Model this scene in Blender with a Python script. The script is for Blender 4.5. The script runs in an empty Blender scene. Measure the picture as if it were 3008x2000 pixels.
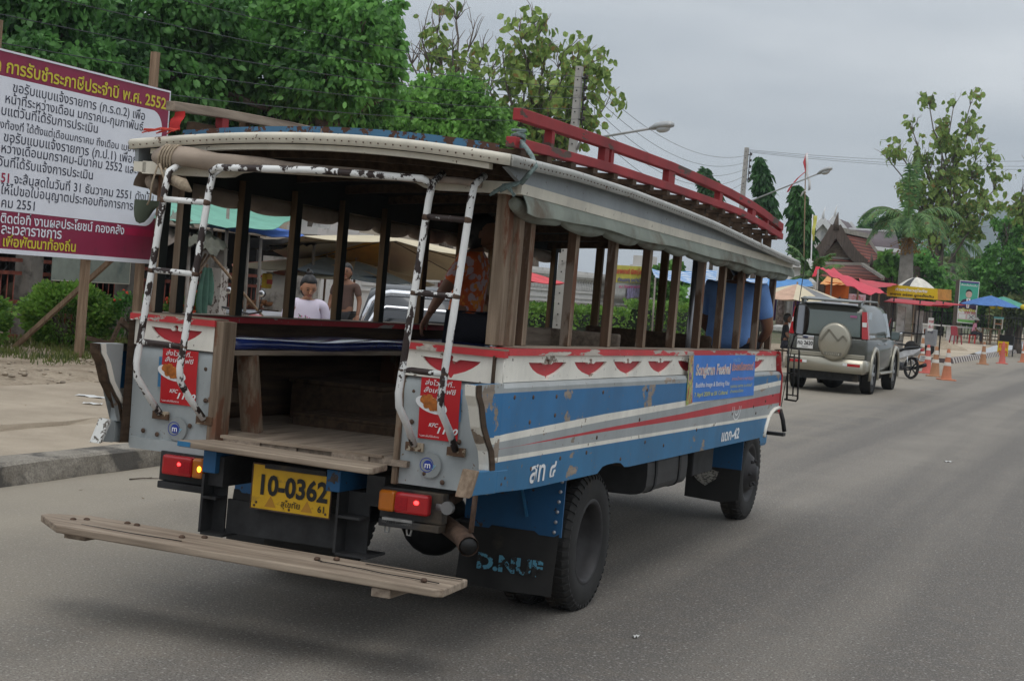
import bpy, math, random
import numpy as np
from mathutils import Vector, Matrix
R = math.radians
rnd = random.Random(7)
SC = bpy.context.scene
COL = SC.collection

# ------------------------------------------------------------------ camera
# world: +Y runs along the road, +X to the right of it, Z up; road surface z = 0
FPX, CX, CY, CAMH = 4700.0, 1504.0, 1000.0, 1.684
CM = np.array([[0.92817, 0.08820, -0.36156], [0.36320, -0.00333, 0.93171], [0.08098, -0.99610, -0.03512]])
_u, _s, _v = np.linalg.svd(CM); CM = _u @ _v
cam_d = bpy.data.cameras.new('camera'); cam = bpy.data.objects.new('camera', cam_d); COL.objects.link(cam)
mw = Matrix.Identity(4)
for i in range(3):
    mw[i][0] = CM[i][0]; mw[i][1] = -CM[i][1]; mw[i][2] = -CM[i][2]
mw[2][3] = CAMH
cam.matrix_world = mw
cam_d.sensor_width = 36.0; cam_d.lens = FPX / 3008 * 36.0
cam_d.clip_start = 0.1; cam_d.clip_end = 9000
SC.camera = cam

# ------------------------------------------------------------------ overcast sky and weak high sun
SUN_EL, SUN_AZ = R(66), R(150)
world = bpy.data.worlds.new('World'); SC.world = world; world.use_nodes = True
wn = world.node_tree.nodes; wl = world.node_tree.links; wn.clear()
wout = wn.new('ShaderNodeOutputWorld'); bg = wn.new('ShaderNodeBackground')
sky = wn.new('ShaderNodeTexSky'); sky.sky_type = 'NISHITA'; sky.sun_disc = False
sky.sun_elevation = SUN_EL; sky.sun_rotation = SUN_AZ; sky.air_density = 1.0; sky.dust_density = 3.0
tc = wn.new('ShaderNodeTexCoord'); sep = wn.new('ShaderNodeSeparateXYZ')
wl.new(tc.outputs['Generated'], sep.inputs[0])
ramp = wn.new('ShaderNodeValToRGB')            # cloud deck: dim at the horizon, three times as bright overhead
ramp.color_ramp.elements[0].position = 0.0; ramp.color_ramp.elements[0].color = (5.9, 6.1, 6.3, 1)
ramp.color_ramp.elements[1].position = 1.0; ramp.color_ramp.elements[1].color = (14.0, 14.2, 14.4, 1)
e = ramp.color_ramp.elements.new(0.25); e.color = (7.2, 7.5, 7.8, 1)
wl.new(sep.outputs['Z'], ramp.inputs[0])
mp = wn.new('ShaderNodeMapping'); mp.inputs['Scale'].default_value = (1.2, 1.2, 5.5)
wl.new(tc.outputs['Generated'], mp.inputs[0])
nz = wn.new('ShaderNodeTexNoise'); nz.inputs['Scale'].default_value = 2.0; nz.inputs['Detail'].default_value = 5; nz.inputs['Roughness'].default_value = 0.5
wl.new(mp.outputs[0], nz.inputs['Vector'])
cr = wn.new('ShaderNodeValToRGB')
cr.color_ramp.elements[0].position = 0.30; cr.color_ramp.elements[0].color = (0.60, 0.645, 0.70, 1)
cr.color_ramp.elements[1].position = 0.68; cr.color_ramp.elements[1].color = (1.17, 1.17, 1.165, 1)
wl.new(nz.outputs['Fac'], cr.inputs[0])
mul = wn.new('ShaderNodeMixRGB'); mul.blend_type = 'MULTIPLY'; mul.inputs[0].default_value = 1
wl.new(ramp.outputs[0], mul.inputs[1]); wl.new(cr.outputs[0], mul.inputs[2])
mx = wn.new('ShaderNodeMixRGB'); mx.inputs[0].default_value = 0.93
wl.new(sky.outputs[0], mx.inputs[1]); wl.new(mul.outputs[0], mx.inputs[2])
wl.new(mx.outputs[0], bg.inputs[0]); bg.inputs[1].default_value = 0.092
wl.new(bg.outputs[0], wout.inputs[0])
sun_d = bpy.data.lights.new('sun', 'SUN'); sun_d.energy = 0.6; sun_d.angle = R(25); sun_d.color = (1.0, 0.97, 0.92)
sun = bpy.data.objects.new('sun', sun_d); COL.objects.link(sun)
sd = Vector((math.sin(SUN_AZ) * math.cos(SUN_EL), math.cos(SUN_AZ) * math.cos(SUN_EL), math.sin(SUN_EL)))
sun.rotation_euler = sd.to_track_quat('Z', 'Y').to_euler()
SC.view_settings.view_transform = 'Standard'; SC.view_settings.look = 'None'
SC.view_settings.exposure = 0.15; SC.view_settings.gamma = 1.0
SC.render.engine = 'CYCLES'
SC.cycles.use_denoising = True
SC.cycles.max_bounces = 6; SC.cycles.transparent_max_bounces = 8; SC.cycles.volume_bounces = 0

# ------------------------------------------------------------------ measuring helpers: photograph pixel -> point in the place
def ray(px, py): return CM @ np.array([(px - CX) / FPX, (py - CY) / FPX, 1.0])
def on_z(px, py, z=0.0):
    d = ray(px, py); return d * ((z - CAMH) / d[2]) + np.array([0, 0, CAMH])
def on_x(px, py, x):
    d = ray(px, py); return d * (x / d[0]) + np.array([0, 0, CAMH])
def on_y(px, py, y):
    d = ray(px, py); return d * (y / d[1]) + np.array([0, 0, CAMH])
def at(px, py, D): return ray(px, py) * D + np.array([0, 0, CAMH])

# ------------------------------------------------------------------ materials
MATS = {}
def new_mat(name):
    m = bpy.data.materials.new(name); m.use_nodes = True; MATS[name] = m
    nt = m.node_tree; return m, nt, nt.nodes['Principled BSDF']
def noise(nt, scale, detail=4, rough=0.55, stretch=None, coord='Object', loc=(0, 0, 0)):
    t = nt.nodes.new('ShaderNodeTexCoord'); mpn = nt.nodes.new('ShaderNodeMapping')
    mpn.inputs['Scale'].default_value = stretch or (1, 1, 1); mpn.inputs['Location'].default_value = loc
    nt.links.new(t.outputs[coord], mpn.inputs[0])
    n = nt.nodes.new('ShaderNodeTexNoise'); n.inputs['Scale'].default_value = scale
    n.inputs['Detail'].default_value = detail; n.inputs['Roughness'].default_value = rough
    nt.links.new(mpn.outputs[0], n.inputs['Vector']); return n.outputs['Fac']
def ramp2(nt, fac, p0, c0, p1, c1):
    r = nt.nodes.new('ShaderNodeValToRGB')
    r.color_ramp.elements[0].position = p0; r.color_ramp.elements[0].color = (*c0, 1) if len(c0) == 3 else c0
    r.color_ramp.elements[1].position = p1; r.color_ramp.elements[1].color = (*c1, 1) if len(c1) == 3 else c1
    nt.links.new(fac, r.inputs[0]); return r.outputs[0]
def mixc(nt, fac, a, b, mode='MIX'):
    n = nt.nodes.new('ShaderNodeMixRGB'); n.blend_type = mode
    for k, s in ((0, fac), (1, a), (2, b)):
        if hasattr(s, 'links') or hasattr(s, 'is_linked'): nt.links.new(s, n.inputs[k])
        elif isinstance(s, (int, float)): n.inputs[k].default_value = s
        else: n.inputs[k].default_value = (*s, 1)
    return n.outputs[0]
def add_bump(nt, bs, fac, strength, dist=0.01):
    b = nt.nodes.new('ShaderNodeBump'); b.inputs['Strength'].default_value = strength; b.inputs['Distance'].default_value = dist
    nt.links.new(fac, b.inputs['Height']); nt.links.new(b.outputs[0], bs.inputs['Normal'])
def mat(name, col, rough=0.6, metal=0.0, var=0.18, vs=4.0, bump=0.0, bs=60.0, stretch=None, spec=0.4, coat=0.0, dirt=None, dirt_amt=0.0, dirt_s=2.5):
    """plain surface with soft colour variation and optional dirt patches"""
    if name in MATS: return MATS[name]
    m, nt, b = new_mat(name)
    n = noise(nt, vs, 5, 0.6, stretch)
    lo = tuple(c * (1 - var) for c in col); hi = tuple(min(1, c * (1 + var)) for c in col)
    c = ramp2(nt, n, 0.3, lo, 0.7, hi)
    if dirt:
        d = noise(nt, dirt_s, 8, 0.65, stretch, loc=(3.1, 1.7, 5.2))
        f = ramp2(nt, d, 0.62 - dirt_amt, (0, 0, 0), 0.78 - dirt_amt, (1, 1, 1))
        c = mixc(nt, f, c, dirt)
    nt.links.new(c, b.inputs['Base Color'])
    b.inputs['Roughness'].default_value = rough; b.inputs['Metallic'].default_value = metal
    b.inputs['Specular IOR Level'].default_value = spec; b.inputs['Coat Weight'].default_value = coat
    if bump: add_bump(nt, b, noise(nt, bs, 4, 0.6, stretch), bump)
    return m
def wood(name, col, dark, axis=1, rough=0.85, grain=26.0, worn=None):
    """weathered timber, grain along an object axis"""
    if name in MATS: return MATS[name]
    m, nt, b = new_mat(name)
    st = [1, 1, 1]; st[axis] = 0.06
    g = noise(nt, grain, 6, 0.65, st); big = noise(nt, 3.0, 4, 0.6, None)
    c = ramp2(nt, g, 0.32, dark, 0.62, col)
    c = mixc(nt, ramp2(nt, big, 0.35, (0, 0, 0), 0.75, (0.55, 0.55, 0.55)), c, tuple(x * 0.6 for x in col))
    if worn:
        st2 = [2.2, 2.2, 2.2]; st2[axis] = 0.7
        w = noise(nt, 2.6, 7, 0.65, st2, loc=(9, 4, 2))
        c = mixc(nt, ramp2(nt, w, 0.52, (0, 0, 0), 0.58, (1, 1, 1)), c, worn)
    nt.links.new(c, b.inputs['Base Color']); b.inputs['Roughness'].default_value = rough
    b.inputs['Specular IOR Level'].default_value = 0.2
    add_bump(nt, b, g, 0.35, 0.004)
    return m
def chipped(name, paint, under, amt=0.0, scale=7.0, stretch=(1, 0.45, 1.3), rough=0.5, edge=None, speck=True, fade=0.14, metal_under=0.0):
    """old paint flaking off; amt > 0 flakes more"""
    if name in MATS: return MATS[name]
    m, nt, b = new_mat(name)
    v = noise(nt, 2.2, 6, 0.6, None)
    base = ramp2(nt, v, 0.3, tuple(c * (1 - fade) for c in paint), 0.72, tuple(min(1, c * (1 + fade)) for c in paint))
    n = noise(nt, scale, 9, 0.62, stretch, loc=(1.3, 7.7, 2.2))
    f = ramp2(nt, n, 0.655 - amt, (0, 0, 0), 0.665 - amt, (1, 1, 1))
    gr = noise(nt, 40, 5, 0.6, (1, 0.08, 1))
    ug = ramp2(nt, gr, 0.3, tuple(c * 0.6 for c in under), 0.7, under)
    grime = noise(nt, 5, 8, 0.7, (1, 0.8, 0.35), loc=(4, 4, 4))
    base = mixc(nt, ramp2(nt, grime, 0.45, (0, 0, 0), 0.85, (0.5, 0.5, 0.5)), base, tuple(c * 0.35 + 0.02 for c in paint))
    if edge:
        fe = ramp2(nt, n, 0.63 - amt, (0, 0, 0), 0.64 - amt, (1, 1, 1)); base = mixc(nt, fe, base, edge)
    c = mixc(nt, f, base, ug)
    if speck:
        s = noise(nt, 38, 3, 0.5, None, loc=(2, 9, 1))
        c = mixc(nt, ramp2(nt, s, 0.70, (0, 0, 0), 0.715, (1, 1, 1)), c, tuple(x * 0.55 for x in under))
    nt.links.new(c, b.inputs['Base Color']); b.inputs['Roughness'].default_value = rough
    b.inputs['Specular IOR Level'].default_value = 0.35
    inv = nt.nodes.new('ShaderNodeMath'); inv.operation = 'SUBTRACT'; inv.inputs[0].default_value = 1.0
    nt.links.new(f, inv.inputs[1]); add_bump(nt, b, inv.outputs[0], 0.4, 0.003)
    return m
def leaf(name, lo, hi, trans=0.35, vs=0.9, extra=None):
    if name in MATS: return MATS[name]
    m = bpy.data.materials.new(name); m.use_nodes = True; MATS[name] = m; nt = m.node_tree; nt.nodes.clear()
    o = nt.nodes.new('ShaderNodeOutputMaterial'); d = nt.nodes.new('ShaderNodeBsdfPrincipled'); t = nt.nodes.new('ShaderNodeBsdfTranslucent'); mx_ = nt.nodes.new('ShaderNodeMixShader')
    n1 = noise(nt, vs, 3, 0.5); n2 = noise(nt, vs * 9, 2, 0.5, loc=(5, 2, 8))
    mm = nt.nodes.new('ShaderNodeMath'); mm.operation = 'ADD'; nt.links.new(n1, mm.inputs[0]); nt.links.new(n2, mm.inputs[1])
    hf = nt.nodes.new('ShaderNodeMath'); hf.operation = 'MULTIPLY'; hf.inputs[1].default_value = 0.5; nt.links.new(mm.outputs[0], hf.inputs[0])
    c = ramp2(nt, hf.outputs[0], 0.40, tuple(x * .8 for x in lo), 0.60, tuple(min(.9, x * 1.12) for x in hi))
    if extra: c = mixc(nt, ramp2(nt, noise(nt, vs * 5, 2, 0.5, loc=(1, 8, 3)), 0.60, (0, 0, 0), 0.68, (1, 1, 1)), c, extra)
    nt.links.new(c, d.inputs['Base Color']); nt.links.new(c, t.inputs['Color']); d.inputs['Roughness'].default_value = 0.5
    d.inputs['Specular IOR Level'].default_value = 0.35
    mx_.inputs[0].default_value = trans; nt.links.new(d.outputs[0], mx_.inputs[1]); nt.links.new(t.outputs[0], mx_.inputs[2]); nt.links.new(mx_.outputs[0], o.inputs[0])
    return m
def glass(name, tint=(0.02, 0.025, 0.025), rough=0.06):
    if name in MATS: return MATS[name]
    m, nt, b = new_mat(name); b.inputs['Base Color'].default_value = (*tint, 1); b.inputs['Roughness'].default_value = rough
    b.inputs['Specular IOR Level'].default_value = 0.9; b.inputs['Coat Weight'].default_value = 0.6; b.inputs['Coat Roughness'].default_value = 0.03
    return m
def lit(name, col, strength, base):
    if name in MATS: return MATS[name]
    m, nt, b = new_mat(name); b.inputs['Base Color'].default_value = (*base, 1)
    b.inputs['Emission Color'].default_value = (*col, 1); b.inputs['Emission Strength'].default_value = strength
    b.inputs['Roughness'].default_value = 0.3
    return m

# ------------------------------------------------------------------ mesh builder
class MB:
    def __init__(s): s.v = []; s.f = []; s.mi = []; s.sm = []
    def add(s, vs, fs, mi=0, sm=False):
        o = len(s.v); s.v += [tuple(map(float, v)) for v in vs]
        for f in fs: s.f.append(tuple(i + o for i in f)); s.mi.append(mi); s.sm.append(sm)
        return s
    def box(s, x0, x1, y0, y1, z0, z1, mi=0):
        return s.hexa([(x0, y0, z0), (x1, y0, z0), (x1, y1, z0), (x0, y1, z0)], [(x0, y0, z1), (x1, y0, z1), (x1, y1, z1), (x0, y1, z1)], mi)
    def hexa(s, lo, hi, mi=0):
        return s.add(list(lo) + list(hi), [(3, 2, 1, 0), (4, 5, 6, 7), (0, 1, 5, 4), (1, 2, 6, 5), (2, 3, 7, 6), (3, 0, 4, 7)], mi)
    def beam(s, p, q, w, h, up=(0, 0, 1), mi=0):
        p, q = Vector(p), Vector(q); d = (q - p).normalized(); u = Vector(up); a = d.cross(u)
        if a.length < 1e-5: a = d.cross(Vector((0, 1, 0)))
        a.normalize(); b = a.cross(d).normalized(); a = a * (w / 2); b = b * (h / 2)
        return s.hexa([p - a - b, p + a - b, p + a + b, p - a + b][:4], [q - a - b, q + a - b, q + a + b, q - a + b], mi)
    def prism(s, pts, vec, mi=0, cap=True):
        n = len(pts); a = [Vector(p) for p in pts]; b = [p + Vector(vec) for p in a]
        fs = [(i, (i + 1) % n, n + (i + 1) % n, n + i) for i in range(n)]
        if cap: fs += [tuple(reversed(range(n))), tuple(range(n, 2 * n))]
        return s.add(a + b, fs, mi)
    def loft(s, rings, mi=0, sm=True, cap=True, closed=True):
        n = len(rings[0]); vs = [v for r in rings for v in r]; fs = []
        m = n if closed else n - 1
        for k in range(len(rings) - 1):
            for i in range(m):
                j = (i + 1) % n; fs.append((k * n + i, k * n + j, (k + 1) * n + j, (k + 1) * n + i))
        if cap and closed: fs += [tuple(reversed(range(n))), tuple((len(rings) - 1) * n + i for i in range(n))]
        return s.add(vs, fs, mi, sm)
    def tube(s, path, r, n=8, mi=0, cap=True, sm=True):
        P = [Vector(p) for p in path]; rs = r if isinstance(r, (list, tuple)) else [r] * len(P); rings = []; prev = None
        for i, p in enumerate(P):
            d = (P[min(i + 1, len(P) - 1)] - P[max(i - 1, 0)]).normalized()
            if prev is None:
                a = d.cross(Vector((0, 0, 1)));
                if a.length < 1e-3: a = d.cross(Vector((0, 1, 0)))
            else: a = prev - d * prev.dot(d)
            a.normalize(); prev = a; b = d.cross(a)
            rings.append([p + (a * math.cos(2 * math.pi * k / n) + b * math.sin(2 * math.pi * k / n)) * rs[i] for k in range(n)])
        return s.loft(rings, mi, sm, cap)
    def lathe(s, prof, n=24, o=(0, 0, 0), axis='z', mi=0, sm=True, cap=False, a0=0, a1=2 * math.pi):
        full = abs(a1 - a0 - 2 * math.pi) < 1e-6; rings = []; o = Vector(o)
        for k in range(n if full else n + 1):
            t = a0 + (a1 - a0) * k / n; c, sn = math.cos(t), math.sin(t); ring = []
            for r, z in prof:
                ring.append(o + Vector((r * c, r * sn, z) if axis == 'z' else (z, r * c, r * sn) if axis == 'x' else (r * c, z, r * sn)))
            rings.append(ring)
        m = len(prof); vs = [v for r in rings for v in r]; fs = []; K = len(rings)
        for k in range(K if full else K - 1):
            k2 = (k + 1) % K
            for i in range(m - 1): fs.append((k * m + i, k2 * m + i, k2 * m + i + 1, k * m + i + 1))
        if cap and full:
            fs += [tuple(k * m for k in reversed(range(K))), tuple(k * m + m - 1 for k in range(K))]
        return s.add(vs, fs, mi, sm)
    def ell(s, c, r, nu=14, nv=10, mi=0, fn=None):
        c = Vector(c); vs = []; fs = []
        for j in range(nv + 1):
            ph = -math.pi / 2 + math.pi * j / nv
            for i in range(nu):
                th = 2 * math.pi * i / nu; d = Vector((math.cos(ph) * math.cos(th), math.cos(ph) * math.sin(th), math.sin(ph)))
                k = fn(d) if fn else 1.0; vs.append(c + Vector((d.x * r[0], d.y * r[1], d.z * r[2])) * k)
        for j in range(nv):
            for i in range(nu):
                i2 = (i + 1) % nu; fs.append((j * nu + i, j * nu + i2, (j + 1) * nu + i2, (j + 1) * nu + i))
        return s.add(vs, fs, mi, True)
    def grid(s, fn, nu, nv, mi=0, sm=True):
        vs = [fn(i / nu, j / nv) for j in range(nv + 1) for i in range(nu + 1)]; w = nu + 1
        return s.add(vs, [(j * w + i, j * w + i + 1, (j + 1) * w + i + 1, (j + 1) * w + i) for j in range(nv) for i in range(nu)], mi, sm)
    def sheet(s, fn, nu, nv, t=0.01, mi=0):
        """a cloth with two faces: grid plus its copy t below"""
        s.grid(fn, nu, nv, mi)
        s.grid(lambda u, v: Vector(fn(u, v)) - Vector((0, 0, t)), nu, nv, mi); return s
    def split(s, name, mats, parent=None, bevel=0.0):
        '''each loose piece becomes an object of its own'''
        r = list(range(len(s.v)))
        def fd(i):
            while r[i] != i: r[i] = r[r[i]]; i = r[i]
            return i
        for f in s.f:
            for k in f[1:]: r[fd(k)] = fd(f[0])
        grp = {}
        for i, f in enumerate(s.f): grp.setdefault(fd(f[0]), []).append(i)
        out = []
        for fl in grp.values():
            m = MB(); mp_ = {}
            for i in fl:
                for k in s.f[i]:
                    if k not in mp_: mp_[k] = len(m.v); m.v.append(s.v[k])
                m.f.append(tuple(mp_[k] for k in s.f[i])); m.mi.append(s.mi[i]); m.sm.append(s.sm[i])
            out.append(m.build(name, mats, parent, bevel))
        return out
    def build(s, name, mats, parent=None, bevel=0.0, solid=0.0):
        me = bpy.data.meshes.new(name); me.from_pydata(s.v, [], s.f)
        if not isinstance(mats, (list, tuple)): mats = [mats]
        for m in mats: me.materials.append(m)
        me.polygons.foreach_set('material_index', s.mi); me.polygons.foreach_set('use_smooth', s.sm)
        me.update(); o = bpy.data.objects.new(name, me); COL.objects.link(o)
        if parent: o.parent = parent
        if solid:
            k = o.modifiers.new('solid', 'SOLIDIFY'); k.thickness = solid
        if bevel:
            k = o.modifiers.new('bevel', 'BEVEL'); k.width = bevel; k.segments = 2; k.limit_method = 'ANGLE'
        return o
def tag(o, label=None, cat=None, group=None, kind=None):
    if label: o['label'] = label
    if cat: o['category'] = cat
    if group: o['group'] = group
    if kind: o['kind'] = kind
    return o
def thing(name, label, cat, loc=(0, 0, 0), rz=0.0, group=None):
    o = bpy.data.objects.new(name, None); COL.objects.link(o); o.location = [float(c) for c in loc]; o.rotation_euler = (0, 0, rz); o.empty_display_size = 0.2
    return tag(o, label, cat, group)
def copy_tree(o, parent=None):
    c = o.copy(); COL.objects.link(c)
    if parent: c.parent = parent
    for ch in list(o.children): copy_tree(ch, c)
    return c
def lettering(name, text, m, parent, org, xd, yd, size=None, width=None, height=None, align='LEFT', bold=0.0, skew=0.0, lift=0.003, sy=1.0):
    """flat letters lying on a face: org = baseline start (or centre), xd / yd = directions on the face"""
    cu = bpy.data.curves.new('tmp', 'FONT'); cu.body = text; cu.size = 1.0; cu.offset = bold; cu.shear = skew; cu.align_x = align; cu.resolution_u = 3
    ob = bpy.data.objects.new('tmp', cu); COL.objects.link(ob)
    dg = bpy.context.evaluated_depsgraph_get(); me = bpy.data.meshes.new_from_object(ob.evaluated_get(dg))
    bpy.data.objects.remove(ob); bpy.data.curves.remove(cu)
    n = len(me.vertices); co = np.empty(n * 3); me.vertices.foreach_get('co', co); co = co.reshape(-1, 3)
    if width and n: k = width / max(1e-6, np.ptp(co[:, 0]))
    else: k = size
    kx = k; ky = (height / max(1e-6, np.ptp(co[:, 1]))) if height and n else k * sy
    xd = Vector(xd).normalized(); yd = Vector(yd).normalized(); nd = xd.cross(yd)
    X = np.array(xd); Y = np.array(yd); N = np.array(nd)
    out = np.array([float(c) for c in org])[None] + co[:, :1] * kx * X + co[:, 1:2] * ky * Y + N * lift
    me.vertices.foreach_set('co', out.ravel()); me.materials.clear(); me.materials.append(m); me.update(); me.name = name
    o = bpy.data.objects.new(name, me); COL.objects.link(o)
    if parent: o.parent = parent
    return o
def cut_plate(name, outer, holes, t, m, parent, to3d):
    """a board with holes cut through it; outlines are 2-D, to3d maps (u, v, depth) to a point"""
    cu = bpy.data.curves.new('tmp', 'CURVE'); cu.dimensions = '2D'; cu.fill_mode = 'BOTH'; cu.extrude = t / 2
    for pts in [outer] + holes:
        sp = cu.splines.new('POLY'); sp.points.add(len(pts) - 1); sp.use_cyclic_u = True
        for k, (a, b) in enumerate(pts): sp.points[k].co = (a, b, 0, 1)
    ob = bpy.data.objects.new('tmp', cu); COL.objects.link(ob)
    dg = bpy.context.evaluated_depsgraph_get(); me = bpy.data.meshes.new_from_object(ob.evaluated_get(dg))
    bpy.data.objects.remove(ob); bpy.data.curves.remove(cu)
    for v in me.vertices: v.co = to3d(v.co.x, v.co.y, v.co.z)
    me.materials.clear(); me.materials.append(m); me.update(); me.name = name
    o = bpy.data.objects.new(name, me); COL.objects.link(o); o.parent = parent
    return o
def leaves_mesh(name, pts, nrm, size, m, parent=None, aspect=1.7, seed=1, droop=0.3, fold=0.25):
    """many leaf-sized faces, one per point: pts (n,3), nrm (n,3) outward direction"""
    g = np.random.default_rng(seed); n = len(pts); pts = np.asarray(pts, float)
    d = np.asarray(nrm, float) * 0.6 + g.normal(0, 0.6, (n, 3)); d[:, 2] -= droop; d /= np.linalg.norm(d, axis=1)[:, None] + 1e-9
    r = g.normal(0, 1, (n, 3)); r[:, 2] *= 0.45; w = np.cross(d, r); w /= np.linalg.norm(w, axis=1)[:, None] + 1e-9
    up = np.cross(w, d); s = size * g.uniform(0.6, 1.35, n)[:, None]; hw = s / aspect / 2
    dr = np.array([0, 0, -1.0]) * s * 0.16 * droop
    a = pts; b = pts + d * s * 0.28 + w * hw * 0.9 + up * hw * fold; b2 = pts + d * s * 0.68 + w * hw * 0.8 + up * hw * fold * 0.7 + dr; c = pts + d * s + dr * 2; e2 = pts + d * s * 0.68 - w * hw * 0.8 + up * hw * fold * 0.7 + dr; e = pts + d * s * 0.28 - w * hw * 0.9 + up * hw * fold
    V = np.stack([a, b, b2, c, e2, e], 1).reshape(-1, 3)
    me = bpy.data.meshes.new(name); me.vertices.add(6 * n); me.vertices.foreach_set('co', V.ravel())
    me.loops.add(6 * n); me.polygons.add(n); me.loops.foreach_set('vertex_index', np.arange(6 * n))
    me.polygons.foreach_set('loop_start', np.arange(n) * 6); me.materials.append(m); me.update(calc_edges=True); me.validate()
    o = bpy.data.objects.new(name, me); COL.objects.link(o)
    if parent: o.parent = parent
    return o

# ================================================================== SETTING
def smooth(t): t = max(0.0, min(1.0, t)); return t * t * (3 - 2 * t)
KX = -7.2                                    # kerb face along the left of the road
def zg(x, y): return 0.15 + 0.50 * smooth((y - 66) / 30.0) if x < -6.6 else 0.0
m_ground, nt, b = new_mat('m_ground')
g1 = noise(nt, 0.5, 6, 0.6); g2 = noise(nt, 9, 6, 0.7)
c = ramp2(nt, g1, 0.42, (0.075, 0.105, 0.03), 0.6, (0.17, 0.13, 0.085)); c = mixc(nt, ramp2(nt, g2, 0.3, (0, 0, 0), 0.7, (0.6, 0.6, 0.6)), c, (0.05, 0.055, 0.025))
nt.links.new(c, b.inputs['Base Color']); b.inputs['Roughness'].default_value = 1.0
g = MB()
N = 48
def gx(u): return (u - 0.5) * abs(u - 0.5) * 4 * 2600
def gfun(u, v):
    x = gx(u); y = 20 + gx(v) * 1.0
    z = -0.03
    if x < -16.0 or y > 60: z = 0.1 if (x < -7.4) else -0.03
    return (x, y, z)
g.add([(-7.3, -60, -0.03), (2600, -60, -0.03), (2600, 2600, -0.03), (-7.3, 2600, -0.03)], [(0, 1, 2, 3)])
g.build('ground', m_ground)['kind'] = 'structure'
g = MB()
ys = [-60, 0, 30, 60, 66] + [66 + k * 3 for k in range(1, 11)] + [130, 400, 2600]
xs = [-2600, -300, -60, -25, -12.6]
vs = [(x, y, zg(x, y) - 0.02) for y in ys for x in xs]; w = len(xs)
g.add(vs, [(j * w + i, j * w + i + 1, (j + 1) * w + i + 1, (j + 1) * w + i) for j in range(len(ys) - 1) for i in range(w - 1)], 0, True)
g.build('lawn', m_ground)['kind'] = 'structure'
# road
m_asph, nt, b = new_mat('m_asphalt')
fine = noise(nt, 95, 3, 0.7); mid = noise(nt, 22, 5, 0.7); big = noise(nt, 0.7, 5, 0.6); trk = noise(nt, 1.1, 3, 0.5, (1, 0.03, 1)); warm = noise(nt, 7, 6, 0.7, loc=(4, 5, 6))
c = ramp2(nt, big, 0.3, (0.205, 0.184, 0.158), 0.7, (0.268, 0.242, 0.206))
c = mixc(nt, ramp2(nt, trk, 0.40, (0, 0, 0), 0.60, (0.8, 0.8, 0.8)), c, (0.125, 0.115, 0.104))
c = mixc(nt, ramp2(nt, warm, 0.45, (0, 0, 0), 0.75, (0.4, 0.4, 0.4)), c, (0.25, 0.205, 0.16))
c = mixc(nt, ramp2(nt, fine, 0.38, (0.75, 0.75, 0.75), 0.50, (0, 0, 0)), c, (0.045, 0.042, 0.04)); c = mixc(nt, ramp2(nt, noise(nt, 48, 2, 0.5, loc=(8, 1, 2)), 0.60, (0, 0, 0), 0.68, (0.7, 0.7, 0.7)), c, (0.40, 0.38, 0.35))
c = mixc(nt, ramp2(nt, fine, 0.58, (0, 0, 0), 0.70, (0.75, 0.75, 0.75)), c, (0.42, 0.40, 0.37))
c = mixc(nt, ramp2(nt, mid, 0.62, (0, 0, 0), 0.75, (0.45, 0.45, 0.45)), c, (0.10, 0.095, 0.088))
sx_ = nt.nodes.new('ShaderNodeSeparateXYZ'); t_ = nt.nodes.new('ShaderNodeTexCoord'); nt.links.new(t_.outputs['Object'], sx_.inputs[0])
dm = nt.nodes.new('ShaderNodeMath'); dm.operation = 'MULTIPLY_ADD'; nt.links.new(big, dm.inputs[0]); dm.inputs[1].default_value = 4.0; nt.links.new(sx_.outputs['X'], dm.inputs[2])
dust = nt.nodes.new('ShaderNodeMapRange'); dust.inputs['From Min'].default_value = -1.6; dust.inputs['From Max'].default_value = -4.8; dust.inputs['To Min'].default_value = 0.0; dust.inputs['To Max'].default_value = 0.7
nt.links.new(dm.outputs[0], dust.inputs['Value']); c = mixc(nt, dust.outputs[0], c, (0.36, 0.315, 0.245))
nt.links.new(c, b.inputs['Base Color']); b.inputs['Roughness'].default_value = 0.82; b.inputs['Specular IOR Level'].default_value = 0.3
add_bump(nt, b, fine, 0.55, 0.012)
g = MB(); g.add([(KX - 0.05, -40, 0), (9.5, -40, 0), (9.5, 400, 0), (KX - 0.05, 400, 0)], [(0, 1, 2, 3)])
g.build('road', m_asph)['kind'] = 'structure'
# kerb, pavement, verge on the left
m_kerb, nt, b = new_mat('m_kerb')
k1 = noise(nt, 5, 8, 0.7); k2 = noise(nt, 1.5, 7, 0.65, (1, 0.8, 0.8), loc=(2, 3, 4)); k3 = noise(nt, 60, 4, 0.7)
c = ramp2(nt, k1, 0.3, (0.17, 0.15, 0.12), 0.7, (0.34, 0.31, 0.26)); c = mixc(nt, ramp2(nt, k2, 0.47, (0, 0, 0), 0.53, (0.85, 0.85, 0.85)), c, (0.045, 0.043, 0.04)); c = mixc(nt, ramp2(nt, k3, 0.42, (0.5, 0.5, 0.5), 0.55, (0, 0, 0)), c, (0.10, 0.085, 0.07))
nt.links.new(c, b.inputs['Base Color']); b.inputs['Roughness'].default_value = 0.95; add_bump(nt, b, k3, 0.5, 0.01)
m_conc, nt, b = new_mat('m_concrete')
k1 = noise(nt, 1.3, 7, 0.65); k2 = noise(nt, 0.9, 5, 0.6, (0.5, 1, 1), loc=(7, 7, 7)); k3 = noise(nt, 70, 4, 0.7)
c = ramp2(nt, k1, 0.3, (0.27, 0.22, 0.16), 0.7, (0.42, 0.35, 0.265)); c = mixc(nt, ramp2(nt, k2, 0.52, (0, 0, 0), 0.75, (0.6, 0.6, 0.6)), c, (0.26, 0.215, 0.16))
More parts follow.
